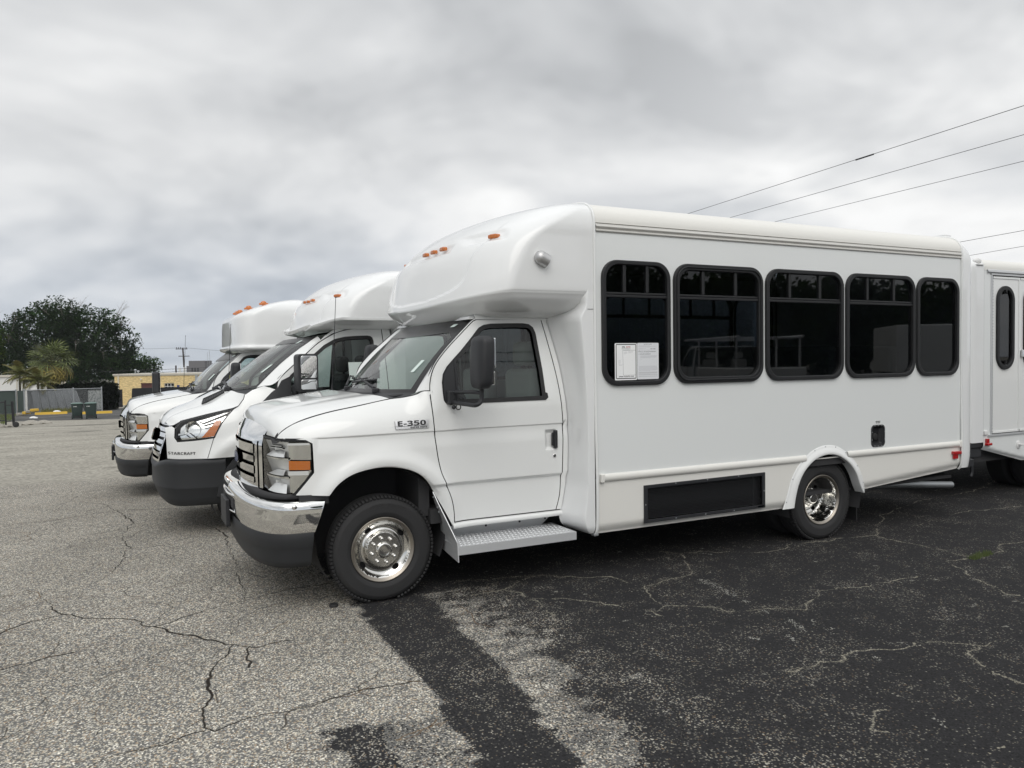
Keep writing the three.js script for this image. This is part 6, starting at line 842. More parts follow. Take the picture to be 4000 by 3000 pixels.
function tree(name, label, x, z, { h, blobs, n, tone = [0.045, 0.068, 0.024], twigs = 0, limbs = 6, group, scale = 1 }) {
  const t = thing(name, label, 'tree', [x, gy(z), z], 0, group);
  const trunkTop = h * 0.38, gs = [rod([0, 0, 0], [0.2, trunkTop, 0.1], 0.42 * h / 14, 0.26 * h / 14, 10)];
  for (let k = 0; k < limbs; k++) { const b = blobs[k % blobs.length], m = [b[0] * 0.45 + rr(-0.6, 0.6), lerp(trunkTop, b[1], 0.5) + rr(-0.4, 0.6), b[2] * 0.45 + rr(-0.5, 0.5)]; gs.push(tube([[0.2, trunkTop * 0.92, 0.1], m, [b[0] + rr(-1, 1) * b[3] * 0.4, b[1] + rr(0, 0.6) * b[4], b[2] + rr(-1, 1) * b[3] * 0.4]], 0.10 * h / 14, 10, 6)); }
  obj('trunk', gs, M.bark, t);
  const im = new THREE.InstancedMesh(clump, M.leaf, n), mt = new THREE.Matrix4(), q = new THREE.Quaternion(), c = new THREE.Color(), vol = blobs.map((b) => b[3] * b[3] * b[4]), tot = vol.reduce((a, b) => a + b, 0);
  for (let i = 0; i < n; i++) {
    let r = rnd() * tot, k = 0; while (r > vol[k] && k < blobs.length - 1) r -= vol[k++];
    const b = blobs[k]; let d = V(rr(-1, 1), rr(-1, 1), rr(-1, 1)); while (d.length() > 1) d.set(rr(-1, 1), rr(-1, 1), rr(-1, 1)); d.normalize().multiplyScalar(Math.pow(rnd(), 0.33));
    const bump = 0.78 + 0.44 * n2(d.x * 3.1 + k * 7, d.y * 3.1 + d.z * 2.3 + k * 3);
    const p = V(b[0] + d.x * b[3] * bump, b[1] + d.y * b[4] * bump, b[2] + d.z * b[3] * bump);
    q.setFromEuler(new THREE.Euler(rr(0, 6), rr(0, 6), rr(0, 6))); const s = rr(0.8, 1.7) * scale;
    mt.compose(p, q, V(s, s * 0.8, s)); im.setMatrixAt(i, mt);
    const v = 0.32 + 1.25 * Math.pow(n2(p.x * 0.7 + 20, p.y * 0.9 + p.z), 1.6) * (0.7 + 0.6 * rnd()); c.setRGB(3.0 * tone[0] * v * (0.9 + 0.3 * rnd()), 3.9 * tone[1] * v, 2.6 * tone[2] * v); im.setColorAt(i, c);
  }
  im.name = numbered('crown'); im.castShadow = im.receiveShadow = true; im.userData.kind = 'stuff'; t.add(im);
  if (twigs) { const tw = []; for (let k = 0; k < twigs; k++) { const b = blobs[(rnd() * blobs.length) | 0], a = rr(0, 6.28), up = rr(0.25, 1), rad = Math.sqrt(1 - up * up * 0.8), s = [b[0] + Math.cos(a) * b[3] * rad * 0.75, b[1] + up * b[4] * 0.75, b[2] + Math.sin(a) * b[3] * rad * 0.75], dir = V(Math.cos(a) * rad, up + 0.3, Math.sin(a) * rad).normalize(); const L = rr(0.9, 2.2), e = [s[0] + dir.x * L, s[1] + dir.y * L, s[2] + dir.z * L]; tw.push(rod(s, e, 0.028, 0.010, 4)); for (let m = 0; m < 5; m++) { const f = rr(0.3, 0.95), o = s.map((c, i) => lerp(c, e[i], f)); tw.push(rod(o, [o[0] + dir.x * 0.4 + rr(-0.5, 0.5), o[1] + rr(0.1, 0.7), o[2] + rr(-0.5, 0.5)], 0.014, 0.006, 3)); } } const d = obj('dead_twig', tw, M.dead_wood, t); d.userData.kind = 'stuff'; }
  return t;
}
tree('oak_tree', 'big dark green oak with bare grey limbs behind the fan palm', -11.2, -110, { h: 13.6, n: 3300, twigs: 30, limbs: 9, tone: [0.040, 0.064, 0.024], blobs: [[0, 9, 0, 4.6, 4.0], [-3.6, 7.2, 1, 3.4, 3.2], [1.8, 11.2, 0, 3.0, 2.6], [3.4, 7.0, 1, 3.2, 3.4], [-1.5, 5.2, 2, 3.8, 2.8], [-4.8, 9.6, 0, 2.2, 1.9], [2.5, 4.2, 1.5, 3.2, 2.8]] });
tree('oak_tree', 'big dark green oak with dead twigs, left of the yellow building', -5.6, -106, { h: 13, n: 3300, twigs: 40, limbs: 9, tone: [0.036, 0.060, 0.022], blobs: [[0, 8.6, 0, 4.2, 3.8], [3.2, 7.8, 0, 2.9, 2.9], [-2.4, 10.6, 0, 2.8, 2.3], [2.6, 10.4, 0, 2.0, 1.7], [4.0, 5.6, 1, 2.2, 2.4], [-1.2, 5.0, 2, 4.2, 3.4], [2.2, 3.6, 1.5, 3.4, 2.6], [-3.6, 3.4, 2, 3.4, 2.8]] });
tree('leafy_tree', 'lighter green tree cut off by the left edge of the photo', -14.6, -88, { h: 9, n: 1300, tone: [0.085, 0.11, 0.03], blobs: [[0.2, 6.2, 0, 2.3, 2.6], [0.6, 3.6, 0, 2.0, 2.0], [-1.6, 5, 0, 2.4, 2.6]] });
tree('leafy_tree', 'low green tree just behind the roof of the yellow building', 0.6, -112, { h: 6.4, n: 900, tone: [0.06, 0.095, 0.03], blobs: [[-1.4, 5.2, 0, 2.4, 1.9], [0.8, 4.9, 0, 1.8, 1.5], [-3.4, 4.4, 0, 2.2, 2.4]] });
// palms: every fan or feather leaf is one mesh
const fan = (len, tint, droop) => { const p = [], c = [], nn = 12; for (let k = 0; k < nn; k++) { const a = (k / (nn - 1) - 0.5) * 3.6, L = len * (0.75 + 0.25 * Math.cos(a * 0.6)) * rr(0.9, 1.05), w = 0.045; const dx = Math.sin(a), dy = Math.cos(a); const P = (t, o) => [dx * L * t + dy * o, -droop * L * t * t * (0.6 + 0.4 * Math.abs(dx)), dy * L * t - dx * o]; const q = [P(0.05, -w * 0.3), P(0.05, w * 0.3), P(0.6, w), P(0.6, -w), P(1, 0)]; const f = 0.45 + 0.95 * rnd(); for (const i of [0, 1, 2, 0, 2, 3, 3, 2, 4]) { p.push(...q[i]); const m = i === 4 ? 1.5 : 1; c.push(tint[0] * f * m, tint[1] * f * (m * 0.9 + 0.1), tint[2] * f); } } const g = new THREE.BufferGeometry(); g.setAttribute('position', new THREE.Float32BufferAttribute(p, 3)); g.setAttribute('color', new THREE.Float32BufferAttribute(c, 3)); g.computeVertexNormals(); return fin(g); };
const colored = (g, rgb) => { g = fin(g); const n = g.attributes.position.count, c = new Float32Array(n * 3); for (let i = 0; i < n; i++) c.set(rgb, i * 3); g.setAttribute('color', new THREE.BufferAttribute(c, 3)); return g; };
{
  const t = thing('fan_palm', 'bushy fan palm with hanging yellow green fronds in front of the oak', 'palm', [-6.98, gy(-70.6), -70.6]), cy = 1.75 - gy(-70.6);
  obj('trunk', [rod([0, 0, 0], [0, cy - 0.6, 0], 0.42, 0.5, 14), ...Array.from({ length: 40 }, (_, k) => { const a = k * 2.4, y = 0.3 + k * (cy - 1) / 40; return rod([0.36 * Math.cos(a), y, 0.36 * Math.sin(a)], [0.66 * Math.cos(a), y + 0.3, 0.66 * Math.sin(a)], 0.05, 0.03, 5); })], M.dark_wood, t);
  const up = [0, 1, 2].map(() => fan(1.2, [0.13, 0.16, 0.05], 0.35)), low = [0, 1, 2].map(() => fan(1.2, [0.34, 0.28, 0.08], 0.75)), stem = colored(rod([0, 0, 0], [0, 0, 1], 0.028, 0.018, 5), [0.10, 0.10, 0.035]);
  for (let k = 0; k < 74; k++) { const f = k / 74, el = lerp(1.45, -0.95, Math.pow(f, 0.8)), a = k * 2.399 + rr(-0.2, 0.2), L = rr(1.0, 1.45) * (el < -0.3 ? 0.9 : 1), g = join([stem.clone().scale(1, 1, L), (el < 0.0 && rnd() < 0.75 ? low : up)[k % 3].clone().rotateX(el > 0.2 ? 0.3 : 0.75).translate(0, 0, L)]); const m = obj('frond', g, M.palm_leaf, t); m.position.y = cy; m.rotation.order = 'YXZ'; m.rotation.set(-el, a, rr(-0.5, 0.5)); }
}
const feather = (() => { const p = [], c = []; for (let k = 0; k < 26; k++) for (const s of [-1, 1]) { const t = 0.15 + 0.85 * k / 25, y = 0.55 * t - 0.9 * t * t, z = 1.35 * t, L = 0.42 * Math.sin(Math.PI * Math.min(1, t * 0.9 + 0.1)) + 0.1, w = 0.032, f = 0.5 + 0.9 * rnd(); const e = [s * L * 0.85, y - L * 0.35, z + L * 0.4]; for (const v of [[0, y, z - w], [0, y, z + w], e]) { p.push(...v); c.push(0.13 * f + 0.06 * t, 0.16 * f, 0.04 * f); } } const g = new THREE.BufferGeometry(); g.setAttribute('position', new THREE.Float32BufferAttribute(p, 3)); g.setAttribute('color', new THREE.Float32BufferAttribute(c, 3)); g.computeVertexNormals(); return join([fin(g), colored(tube([[0, 0, 0], [0, 0.19, 0.5], [0, 0.05, 1.0], [0, -0.35, 1.35]], 0.015, 8, 4), [0.12, 0.12, 0.04])]); })();
for (const [x, z, h, label] of [[-9.05, -67, 1.35, 'small feather palm by the white building, left of the pair'], [-7.75, -66.4, 0.85, 'small feather palm by the white building, right of the pair']]) {
  const t = thing('feather_palm', label, 'palm', [x, gy(z), z]), cy = h - gy(z) - 0.35; obj('trunk', [rod([0, 0, 0], [0.05, cy, 0], 0.10, 0.075, 8), rod([0.12, 0, 0], [0.35, cy - 0.3, 0.1], 0.08, 0.06, 8)], M.bark, t);
  for (let k = 0; k < 22; k++) { const m = obj('frond', feather, M.palm_leaf, t); m.position.set(k & 1 ? 0.3 : 0.05, cy - (k & 1 ? 0.25 : 0), 0); m.rotation.order = 'YXZ'; m.rotation.set(lerp(-1.0, 0.55, k / 21), k * 2.4, rr(-0.2, 0.2)); m.scale.setScalar(rr(0.85, 1.15)); }
}
// yellow brick building
std('yellow_brick', [1, 1, 1], 0.9); M.yellow_brick.map = canvasTex(512, 256, (c, w, h) => { c.fillStyle = '#c3ab78'; c.fillRect(0, 0, w, h); for (let j = 0; j < 16; j++) for (let i = -1; i < 8; i++) { const v = 0.9 + 0.2 * rnd(); c.fillStyle = `rgb(${222 * v | 0},${199 * v | 0},${148 * v | 0})`; c.fillRect(i * 64 + (j & 1) * 32 + 1, j * 16 + 1, 61, 13); } for (let k = 0; k < 300; k++) { c.fillStyle = 'rgba(120,100,60,0.15)'; c.fillRect(rnd() * w, rnd() * h, 6 * rnd(), 4 * rnd()); } });
M.yellow_brick.map.wrapS = M.yellow_brick.map.wrapT = THREE.RepeatWrapping; M.yellow_brick.bumpMap = M.yellow_brick.map; M.yellow_brick.bumpScale = 0.006;
std('trim_paint', [0.55, 0.52, 0.45], 0.7); std('cream_pipe', [0.62, 0.58, 0.47], 0.6); std('maroon', [0.09, 0.03, 0.028], 0.6); std('white_wall', [0.70, 0.70, 0.68], 0.85); std('screen_black', [0.016, 0.017, 0.02], 0.9); std('screen_green', [0.055, 0.075, 0.066], 0.9); std('yellow_paint', [0.62, 0.40, 0.05], 0.75); std('concrete', [0.34, 0.32, 0.28], 0.95); std('grey_panel', [0.17, 0.18, 0.19], 0.7); std('bin_green', [0.025, 0.042, 0.038], 0.55); std('far_grey', [0.16, 0.155, 0.16], 0.9); std('sign_blue', [0.05, 0.06, 0.18], 0.5);
{
  const ang = -Math.atan2(4.64, 9.26), b = thing('yellow_building', 'low yellow brick building with white cornice beyond the black fence', 'building', [-2.5, -3.0, -94], -ang * -1);
  b.rotation.y = ang; const Wd = 13, H = 3.42;
  const uvm = (g) => { const p = g.attributes.position, n = g.attributes.normal; for (let i = 0; i < p.count; i++) g.attributes.uv.setXY(i, (Math.abs(n.getZ(i)) > 0.5 ? p.getX(i) : p.getZ(i)) / 1.6, p.getY(i) / 1.2); return g; };
  obj('wall', [uvm(fin(panel([[0, -0.8], [Wd, -0.8], [Wd, H], [0, H]], (x, y) => [x, y, 0], { holes: [[[3.05, 1.0], [4.75, 1.0], [4.75, 2.46], [3.05, 2.46]], [[5.72, 1.5], [6.86, 1.5], [6.86, 2.46], [5.72, 2.46]]], cell: 4, depth: 0.12 }))), uvm(fin(box3(0, 0.2, -0.8, H, -8, -0.12))), uvm(fin(box3(Wd - 0.2, Wd, -0.8, H, -8, -0.12)))], M.yellow_brick, b);
  obj('roof', box3(0.2, Wd - 0.2, H - 0.3, H - 0.2, -8, -0.12), M.trim_paint, b);
  obj('cornice', [box3(-0.16, Wd + 0.1, H, H + 0.16, -8, 0.14), box3(-0.1, Wd + 0.1, H - 0.10, H, -8, 0.08)], M.trim_paint, b);
  obj('plinth', box3(-0.3, 3, -0.8, -0.06, 0, 0.5), std('plinth_paint', [0.42, 0.36, 0.2], 0.9), b);
  obj('downspout', [rbox3(0.40, 0.56, 0.02, H - 0.08, 0.01, 0.14, 0.02)], M.cream_pipe, b);
  const d = obj('door', box3(3.05, 4.75, 1.0, 2.44, -0.10, -0.06), M.maroon, b); obj('door_lintel', box3(3.02, 4.78, 2.42, 2.5, -0.1, 0.02), M.maroon, d);
  const w = obj('window', [box3(5.72, 5.78, 1.5, 2.46, -0.1, -0.05), box3(6.80, 6.86, 1.5, 2.46, -0.1, -0.05), box3(5.72, 6.86, 2.40, 2.46, -0.1, -0.05)], M.trim_paint, b);
  for (const x of [6.09, 6.46]) obj('muntin', box3(x - 0.025, x + 0.025, 1.5, 2.4, -0.1, -0.04), M.white_plastic, w); for (const y of [2.08, 1.78]) obj('muntin', box3(5.78, 6.8, y - 0.025, y + 0.025, -0.1, -0.035), M.white_plastic, w);
  for (let i = 0; i < 3; i++) obj('pane', box3(5.78 + i * 0.34, 6.12 + i * 0.34, 1.5, 2.4, -0.09 + i * 0.002, -0.085 + i * 0.002), std('dark_pane', [0.02, 0.022, 0.02], 0.1), w);
  obj('wall_lamp', [rod([3.1, 2.98, 0.02], [3.1, 2.92, 0.2], 0.06, 0.09, 10)], M.white_plastic, b);
  for (const [x, h] of [[1.45, 0.55], [1.78, 0.42]]) obj('roof_vent', [rod([x, H, -2], [x, H + h, -2], 0.08, 0.08, 10), lathe([[0.15, 0], [0.16, 0.12], [0.08, 0.18], [0, 0.19]], 12).rotateX(-Math.PI / 2).translate(x, H + h - 0.05, -2)], M.galvanised, b);
  obj('sign', box3(7.18, 7.48, 1.92, 2.22, 0.01, 0.03), M.sign_blue, b); obj('wall_box', rbox3(9.35, 9.65, 1.0, 3.35, 0.01, 0.2, 0.02), M.galvanised, b);
}
{ const b = thing('grey_building', 'distant grey flat-roofed building right of the utility pole', 'building', [16.9, gy(-257), -257], -0.45); obj('wall', [box3(0, 5.0, 0, 11.0, -6, 0), box3(-0.9, 0, 0, 9.4, -5, -0.4)], M.far_grey, b); for (const x of [0.8, 1.7, 2.6]) obj('window', box3(x, x + 0.5, 7.6, 8.8, 0.0, 0.04), M.dark, b); obj('roof_mast', [rod([5.6, 0, -1], [5.6, 13.6, -1], 0.05), rod([6.2, 0, -1], [6.2, 14.4, -1], 0.05)], M.galvanised, b); }
{ const b = thing('white_building', 'white low building behind the palms at the left edge', 'building', [-19, gy(-82), -82], -0.04); const H = 3.55;
  obj('wall', [box3(0, 8.8, 0, H - 0.3, -0.3, 0), box3(8.8, 12.2, 0, H - 1.0, -0.6, -0.25), box3(13.3, 13.75, 0, 2.3, -0.3, 0)], M.white_wall, b); obj('fascia', [box3(-0.1, 8.95, H - 0.3, H - 0.1, -0.5, 0.12), box3(8.95, 12.3, H - 1.0, H - 0.88, -0.7, -0.15)], M.trim_paint, b);
  for (const x of [6.6, 8.2]) obj('pilaster', box3(x, x + 0.12, 0, H - 0.3, 0, 0.06), M.trim_paint, b); obj('awning', [prism([[0, 0], [0.9, 0], [0.75, 0.5], [0, 0.62]], 0.8).translate(11.6, 1.55, -0.2)], M.trim_paint, b); }
// chain-link fence
{
  const P = [[-9.07, -64.9], [-8.44, -63.9], [-5.16, -64.4], [-3.14, -62.8]], f = thing('chain_link_fence', 'chain-link fence with galvanised posts left of the bins', 'fence', [0, 0, 0]);
  for (const [x, z] of P) { const h = 1.86; obj('post', [rod([x, gy(z), z], [x, gy(z) + h + 0.02, z], 0.05, 0.05, 10), new THREE.SphereGeometry(0.055, 10, 6).translate(x, gy(z) + h + 0.03, z)], M.galvanised, f); }
  for (let k = 1; k < 3; k++) { const [a, c] = [P[k], P[k + 1]]; obj('top_rail', rod([a[0], gy(a[1]) + 1.83, a[1]], [c[0], gy(c[1]) + 1.83, c[1]], 0.03, 0.03, 8), M.galvanised, f);
    const L = Math.hypot(c[0] - a[0], c[1] - a[1]), gs = [], at = (u, y) => { const t = clamp(u / L); return [lerp(a[0], c[0], t), gy(lerp(a[1], c[1], t)) + y, lerp(a[1], c[1], t)]; };
    for (let u = -1.8; u < L; u += 0.085) for (const s of [1, -1]) { let u0 = u, y0 = 0.03, u1 = u + 1.8, y1 = 1.83; if (u0 < 0) { y0 += -u0; u0 = 0; } if (u1 > L) { y1 -= u1 - L; u1 = L; } if (y1 - y0 > 0.05) gs.push(s > 0 ? rod(at(u0, y0), at(u1, y1), 0.0045, 0.0045, 3) : rod(at(u0, 1.86 - y0), at(u1, 1.86 - y1), 0.0045, 0.0045, 3)); }
    obj('chain_mesh', gs, M.galvanised, f).userData.kind = 'stuff'; }
  const g = thing('green_screen_fence', 'dark green screened fence at the left edge behind the black gate', 'fence', [0, 0, 0]); const wav = (x0, x1, z0, z1) => surf((u, v) => { const x = lerp(x0, x1, u), z = lerp(z0, z1, u) + 0.03 * Math.sin(u * 30) * v; return [x, gy(z) + 0.06 + 1.74 * v, z]; }, 40, 6);
  obj('screen', wav(-15, -9.12, -66.5, -65), M.screen_green, g); obj('screen', wav(-9.0, -8.5, -64.9, -64), M.screen_green, g); obj('screen', wav(-8.5, -5.2, -66.6, -66.6), M.grey_panel, g); obj('rail', rod([-15, gy(-66.5) + 1.83, -66.5], [-9.07, gy(-64.9) + 1.83, -64.9], 0.03), M.galvanised, g); for (const x of [-14, -11.6]) obj('post', rod([x, gy(-66), -66 + (x + 14) * 0.2], [x, gy(-66) + 1.86, -66 + (x + 14) * 0.2], 0.045), M.galvanised, g);
}
for (let k = 0; k < 6; k++) { const x = -8.15 + k * 0.52, l = thing('leaning_panel', ['first', 'second', 'third', 'fourth', 'fifth', 'sixth'][k] + ' grey sheet from the left leaning behind the chain-link fence', 'panel', [x, gy(-65.6), -65.8], 0, 'grey sheets leaning behind the fence'); const s = k * 0.075; obj('sheet', prism([[0.2 + s * 0.9, 0], [0.7 + s * 0.9, 0], [0.5, 1.72], [0.0, 1.74]], 0.04), M.grey_panel, l).rotation.x = -0.05; obj('sheet_edge', rod([0.70 + s * 0.9, 0.02, 0.06], [0.50, 1.70, 0.0], 0.018), M.galvanised, l); }
{ const m = thing('mottled_panel', 'pale mottled board standing behind the right end of the chain-link fence', 'panel', [-4.15, gy(-64.6), -64.8], 0.3); std('mottled', [1, 1, 1], 0.9); M.mottled.map = canvasTex(128, 128, (c) => { c.fillStyle = '#8f9290'; c.fillRect(0, 0, 128, 128); for (let k = 0; k < 160; k++) { c.fillStyle = rnd() > 0.5 ? 'rgba(40,46,44,0.6)' : 'rgba(190,194,190,0.5)'; c.save(); c.translate(rnd() * 128, rnd() * 128); c.rotate(rnd() * 6); c.fillRect(0, 0, 4 + rnd() * 18, 2 + rnd() * 4); c.restore(); } }); obj('board', box3(0, 1.0, 0.1, 1.66, 0, 0.04), M.mottled, m); }
{ const h = new THREE.InstancedMesh(clump, M.leaf, 1500), mt = new THREE.Matrix4(), c = new THREE.Color(); for (let i = 0; i < 1500; i++) { const x = rr(-6.6, -2.2), z = rr(-68.5, -67); mt.compose(V(x, gy(z) + rr(0, 2.1), z), new THREE.Quaternion().setFromEuler(new THREE.Euler(rr(0, 6), rr(0, 6), 0)), V(1, 1, 1)); h.setMatrixAt(i, mt); const v = rr(0.5, 1.2); c.setRGB(0.022 * v, 0.034 * v, 0.014 * v); h.setColorAt(i, c); } h.name = numbered('hedge'); scene.add(h); tag(h, 'dark overgrown shrubs behind the chain-link fence', 'shrubs'); h.userData.kind = 'stuff'; }
{ const bld = (x, z, h) => { const a = rr(0, 6.28), l = rr(-0.7, 0.7); return new THREE.ConeGeometry(0.03, h, 3).translate(0, h / 2, 0).rotateX(l).rotateY(a).translate(x, gy(z), z); }, G = [], Y = []; for (let k = 0; k < 2600; k++) { const x = rr(-13, -6.6) + 0.6 * rnd(), z = rr(-62, -38) ; if (x < -6.7 + (z + 38) * 0.085) G.push(bld(x, z, rr(0.05, 0.2))); } for (let k = 0; k < 700; k++) Y.push(bld(-6.3 + rr(-1.0, 1.3), -63.2 + rr(-0.9, 0.5), rr(0.1, 0.5)));
  const a = obj('grass', G, std('grass_green', [0.10, 0.125, 0.035], 0.9)); tag(a, 'rough green grass around the black gate', 'grass'); a.userData.kind = 'stuff'; const b = obj('grass', Y, std('grass_dry', [0.17, 0.17, 0.05], 0.9)); tag(b, 'yellowish weeds at the foot of the chain-link fence', 'weeds'); b.userData.kind = 'stuff'; }
// black fence in front of the yellow building
{ const f = thing('black_fence', 'black screened fence in front of the yellow brick building', 'fence', [0, 0, 0]); obj('screen', surf((u, v) => { const x = lerp(-1.0, 12, u), z = lerp(-60.8, -54.5, u); return [x + 0.12 * v - 0.12, gy(z) + 1.72 * v + 0.012 * Math.sin(u * 90), z + 0.03 * Math.sin(u * 70) * v]; }, 120, 4), M.screen_black, f); obj('end_post', rod([-1.02, gy(-60.8), -60.85], [-0.9, gy(-60.8) + 1.74, -60.85], 0.05), M.screen_black, f); obj('rail', rod([-0.9, gy(-60.8) + 1.72, -60.85], [12, gy(-54.5) + 1.72, -54.55], 0.03), M.screen_black, f); }
{ const f = thing('dark_railing', 'dark low wall and railing between the oak and the yellow building', 'fence', [-4.3, gy(-80), -80]); obj('low_wall', [box3(0, 2.6, 0, 1.05, -0.2, 0), box3(1.55, 2.6, 0, 1.75, -0.3, -0.2)], M.screen_black, f); obj('rail', [rod([0, 1.35, 0], [1.9, 1.35, 0], 0.03)], M.screen_black, f); for (const x of [0.5, 1.25]) obj('post', rod([x, 0, 0.02], [x, 1.9, 0.02], 0.06), M.dark_wood, f); }
{ const w = thing('white_wall', 'white wall glimpsed between oak trunk and yellow building', 'wall', [-6.5, gy(-104), -104]); obj('panel', box3(0, 6.5, 0, 3.2, -0.2, 0), M.white_wall, w); }
// wheeled bins
{
  const t = thing('wheeled_bin', 'dark green wheeled bin, left of the two', 'bin', [-3.93, gy(-43.3), -43.3], 0.08, 'wheeled bins');
  const sect = (w, d, r, y) => rrect(-w / 2, -d / 2, w / 2, d / 2, r, 4).map(([x, z]) => [x, y, z]), lv = [[0.44, 0.46, 0.05, 0.06], [0.46, 0.48, 0.05, 0.09], [0.465, 0.49, 0.05, 0.24], [0.49, 0.53, 0.05, 0.25], [0.555, 0.63, 0.05, 0.82], [0.585, 0.66, 0.05, 0.83], [0.585, 0.66, 0.05, 0.87]].map(([w, d, r, y]) => { const s = sect(w, d, r, y); return [...s, s[0]]; });
  obj('body', [gridGeo(lv), box3(-0.21, 0.21, 0.055, 0.065, -0.2, 0.2)], M.bin_green, t); obj('lid', [surf((u, v) => { const a = u * 2 - 1, b = v * 2 - 1; return [0.305 * a, 0.885 + 0.055 * (1 - Math.pow(a, 4)) * (1 - Math.pow(b, 4)), 0.345 * b]; }, 16, 16), rbox3(-0.305, 0.305, 0.865, 0.89, -0.345, 0.345, 0.01)], std('bin_lid', [0.09, 0.15, 0.13], 0.5), t);
  obj('front_recess', rbox3(-0.16, 0.16, 0.09, 0.21, 0.215, 0.245, 0.015), M.dark, t); for (const x of [-0.2, 0.2]) obj('bin_wheel', lathe([[0, -0.03], [0.11, -0.03], [0.12, 0], [0.11, 0.03], [0, 0.03]], 20).rotateY(Math.PI / 2).translate(x * 1.18, 0.12, -0.24), M.rubber, t);
  obj('handle', rod([-0.22, 0.88, -0.37], [0.22, 0.88, -0.37], 0.018), M.bin_green, t); obj('bin_lettering', text('CHG', 0.055, (u, v, o) => [-0.19 + u, 0.70 + v, 0.305 + o], 0.004, 1.1), M.white_plastic, t);
  copyOf(t, 'dark green wheeled bin, right of the two', [-3.24, gy(-43.0), -43.0], -0.05);
}
// parking stops, blocks, rocks, litter
{
  const t = thing('parking_stop', 'long yellow parking stop left of the bins', 'parking stop', [-6.3, gy(-58.6), -58.7], -0.4, 'yellow parking stops'); obj('block', [prism([[-0.13, 0], [0.13, 0], [0.08, 0.17], [-0.08, 0.17]], 2.0, 0.01).rotateY(Math.PI / 2).translate(-1.0, 0, 0)], M.yellow_paint, t); t.rotation.y = -0.02;
  copyOf(t, 'yellow parking stop passing behind the two bins', [-3.35, gy(-55.2), -55.2], 0.0);
  [[-8.15, -58.4, 0.5, 'concrete'], [-7.75, -58.0, 0.9, 'yellow_paint'], [-7.5, -57.6, 0.3, 'concrete'], [-7.2, -57.2, 0.7, 'yellow_paint']].forEach(([x, z, a, m], k) => { const r = thing('broken_block', ['grey broken block at the left end of the yellow pieces', 'yellow broken block beside the grey one', 'grey block between two yellow pieces', 'yellow broken block topmost of the pile'][k], 'block', [x, gy(z) + k * 0.09, z], a, 'broken parking stop pieces'); obj('piece', rbox(0.5, 0.2, 0.3, 0.05, 0, 0.1, 0), M[m], r); });
  const rock = (s) => { const g = new THREE.IcosahedronGeometry(s, 2), p = g.attributes.position; for (let i = 0; i < p.count; i++) { const k = 0.8 + 0.4 * n2(p.getX(i) * 5 / s + 9, p.getY(i) * 4 / s + p.getZ(i) * 3 / s); p.setXYZ(i, p.getX(i) * k * 1.35, Math.max(p.getY(i) * k * 0.55, -s * 0.1), p.getZ(i) * k); } g.computeVertexNormals(); return g; };
  [[-6.75, -34.8, 0.30, 'pale rock at the left edge below the black gate'], [-6.2, -35.4, 0.24, 'pale rock just left of the gate wheel'], [-5.55, -37.0, 0.32, 'flat pale rock right of the gate wheel'], [-5.1, -37.8, 0.26, 'grey rock, rightmost by the black gate'], [-6.95, -36.6, 0.26, 'tan rock behind the gate frame']].forEach(([x, z, s, label]) => tag(obj('rock', rock(s), M.concrete), label, 'rock', 'rocks by the black gate').position.set(x, gy(z) + s * 0.1, z));
  tag(obj('litter', rock(0.17), M.white_plastic), 'white bag of litter on the dark ground left of the bins', 'litter').position.set(-6.5, gy(-48.6) + 0.03, -48.6); tag(obj('litter', rock(0.2), M.white_plastic), 'white litter at the foot of the chain-link fence', 'litter').position.set(-6.2, gy(-63) + 0.12, -62.4);
}
{ const g = thing('gate', 'black sliding gate end with a small wheel at the left edge', 'gate', [0, 0, 0]), z = -34.6, y0 = gy(z); const R = (a, b, r, n) => obj(n, rod(a, b, r, r, 10), M.frame_black, g);
  R([-6.28, y0 + 0.12, z], [-6.28, y0 + 1.22, z], 0.035, 'upright'); R([-5.98, y0 + 0.1, z + 0.02], [-6.02, y0 + 1.16, z + 0.02], 0.055, 'upright'); R([-10, y0 + 1.13, z], [-6.28, y0 + 1.13, z], 0.03, 'top_rail'); R([-10, y0 + 0.32, z], [-6.28, y0 + 0.32, z], 0.025, 'bottom_rail'); R([-6.28, y0 + 1.0, z], [-6.0, y0 + 1.0, z], 0.022, 'bracket'); R([-6.28, y0 + 0.28, z], [-6.0, y0 + 0.28, z], 0.022, 'bracket');
  obj('wheel', lathe([[0, -0.03], [0.11, -0.03], [0.125, 0], [0.11, 0.03], [0, 0.03]], 22).translate(-5.9, y0 + 0.125, z + 0.05), M.rubber, g);
  const gs = []; for (let u = 0; u < 4.4; u += 0.07) { for (const s of [1, -1]) { const x0 = -10 + u - 0.8, a = Math.max(-10, x0), b = Math.min(-6.3, x0 + 0.8); if (b > a) { const ya = (a - x0), yb = (b - x0); gs.push(rod([a, y0 + 0.33 + (s > 0 ? ya : 0.8 - ya), z], [b, y0 + 0.33 + (s > 0 ? yb : 0.8 - yb), z], 0.003, 0.003, 3)); } } } obj('chain_mesh', gs, M.frame_black, g).userData.kind = 'stuff'; }
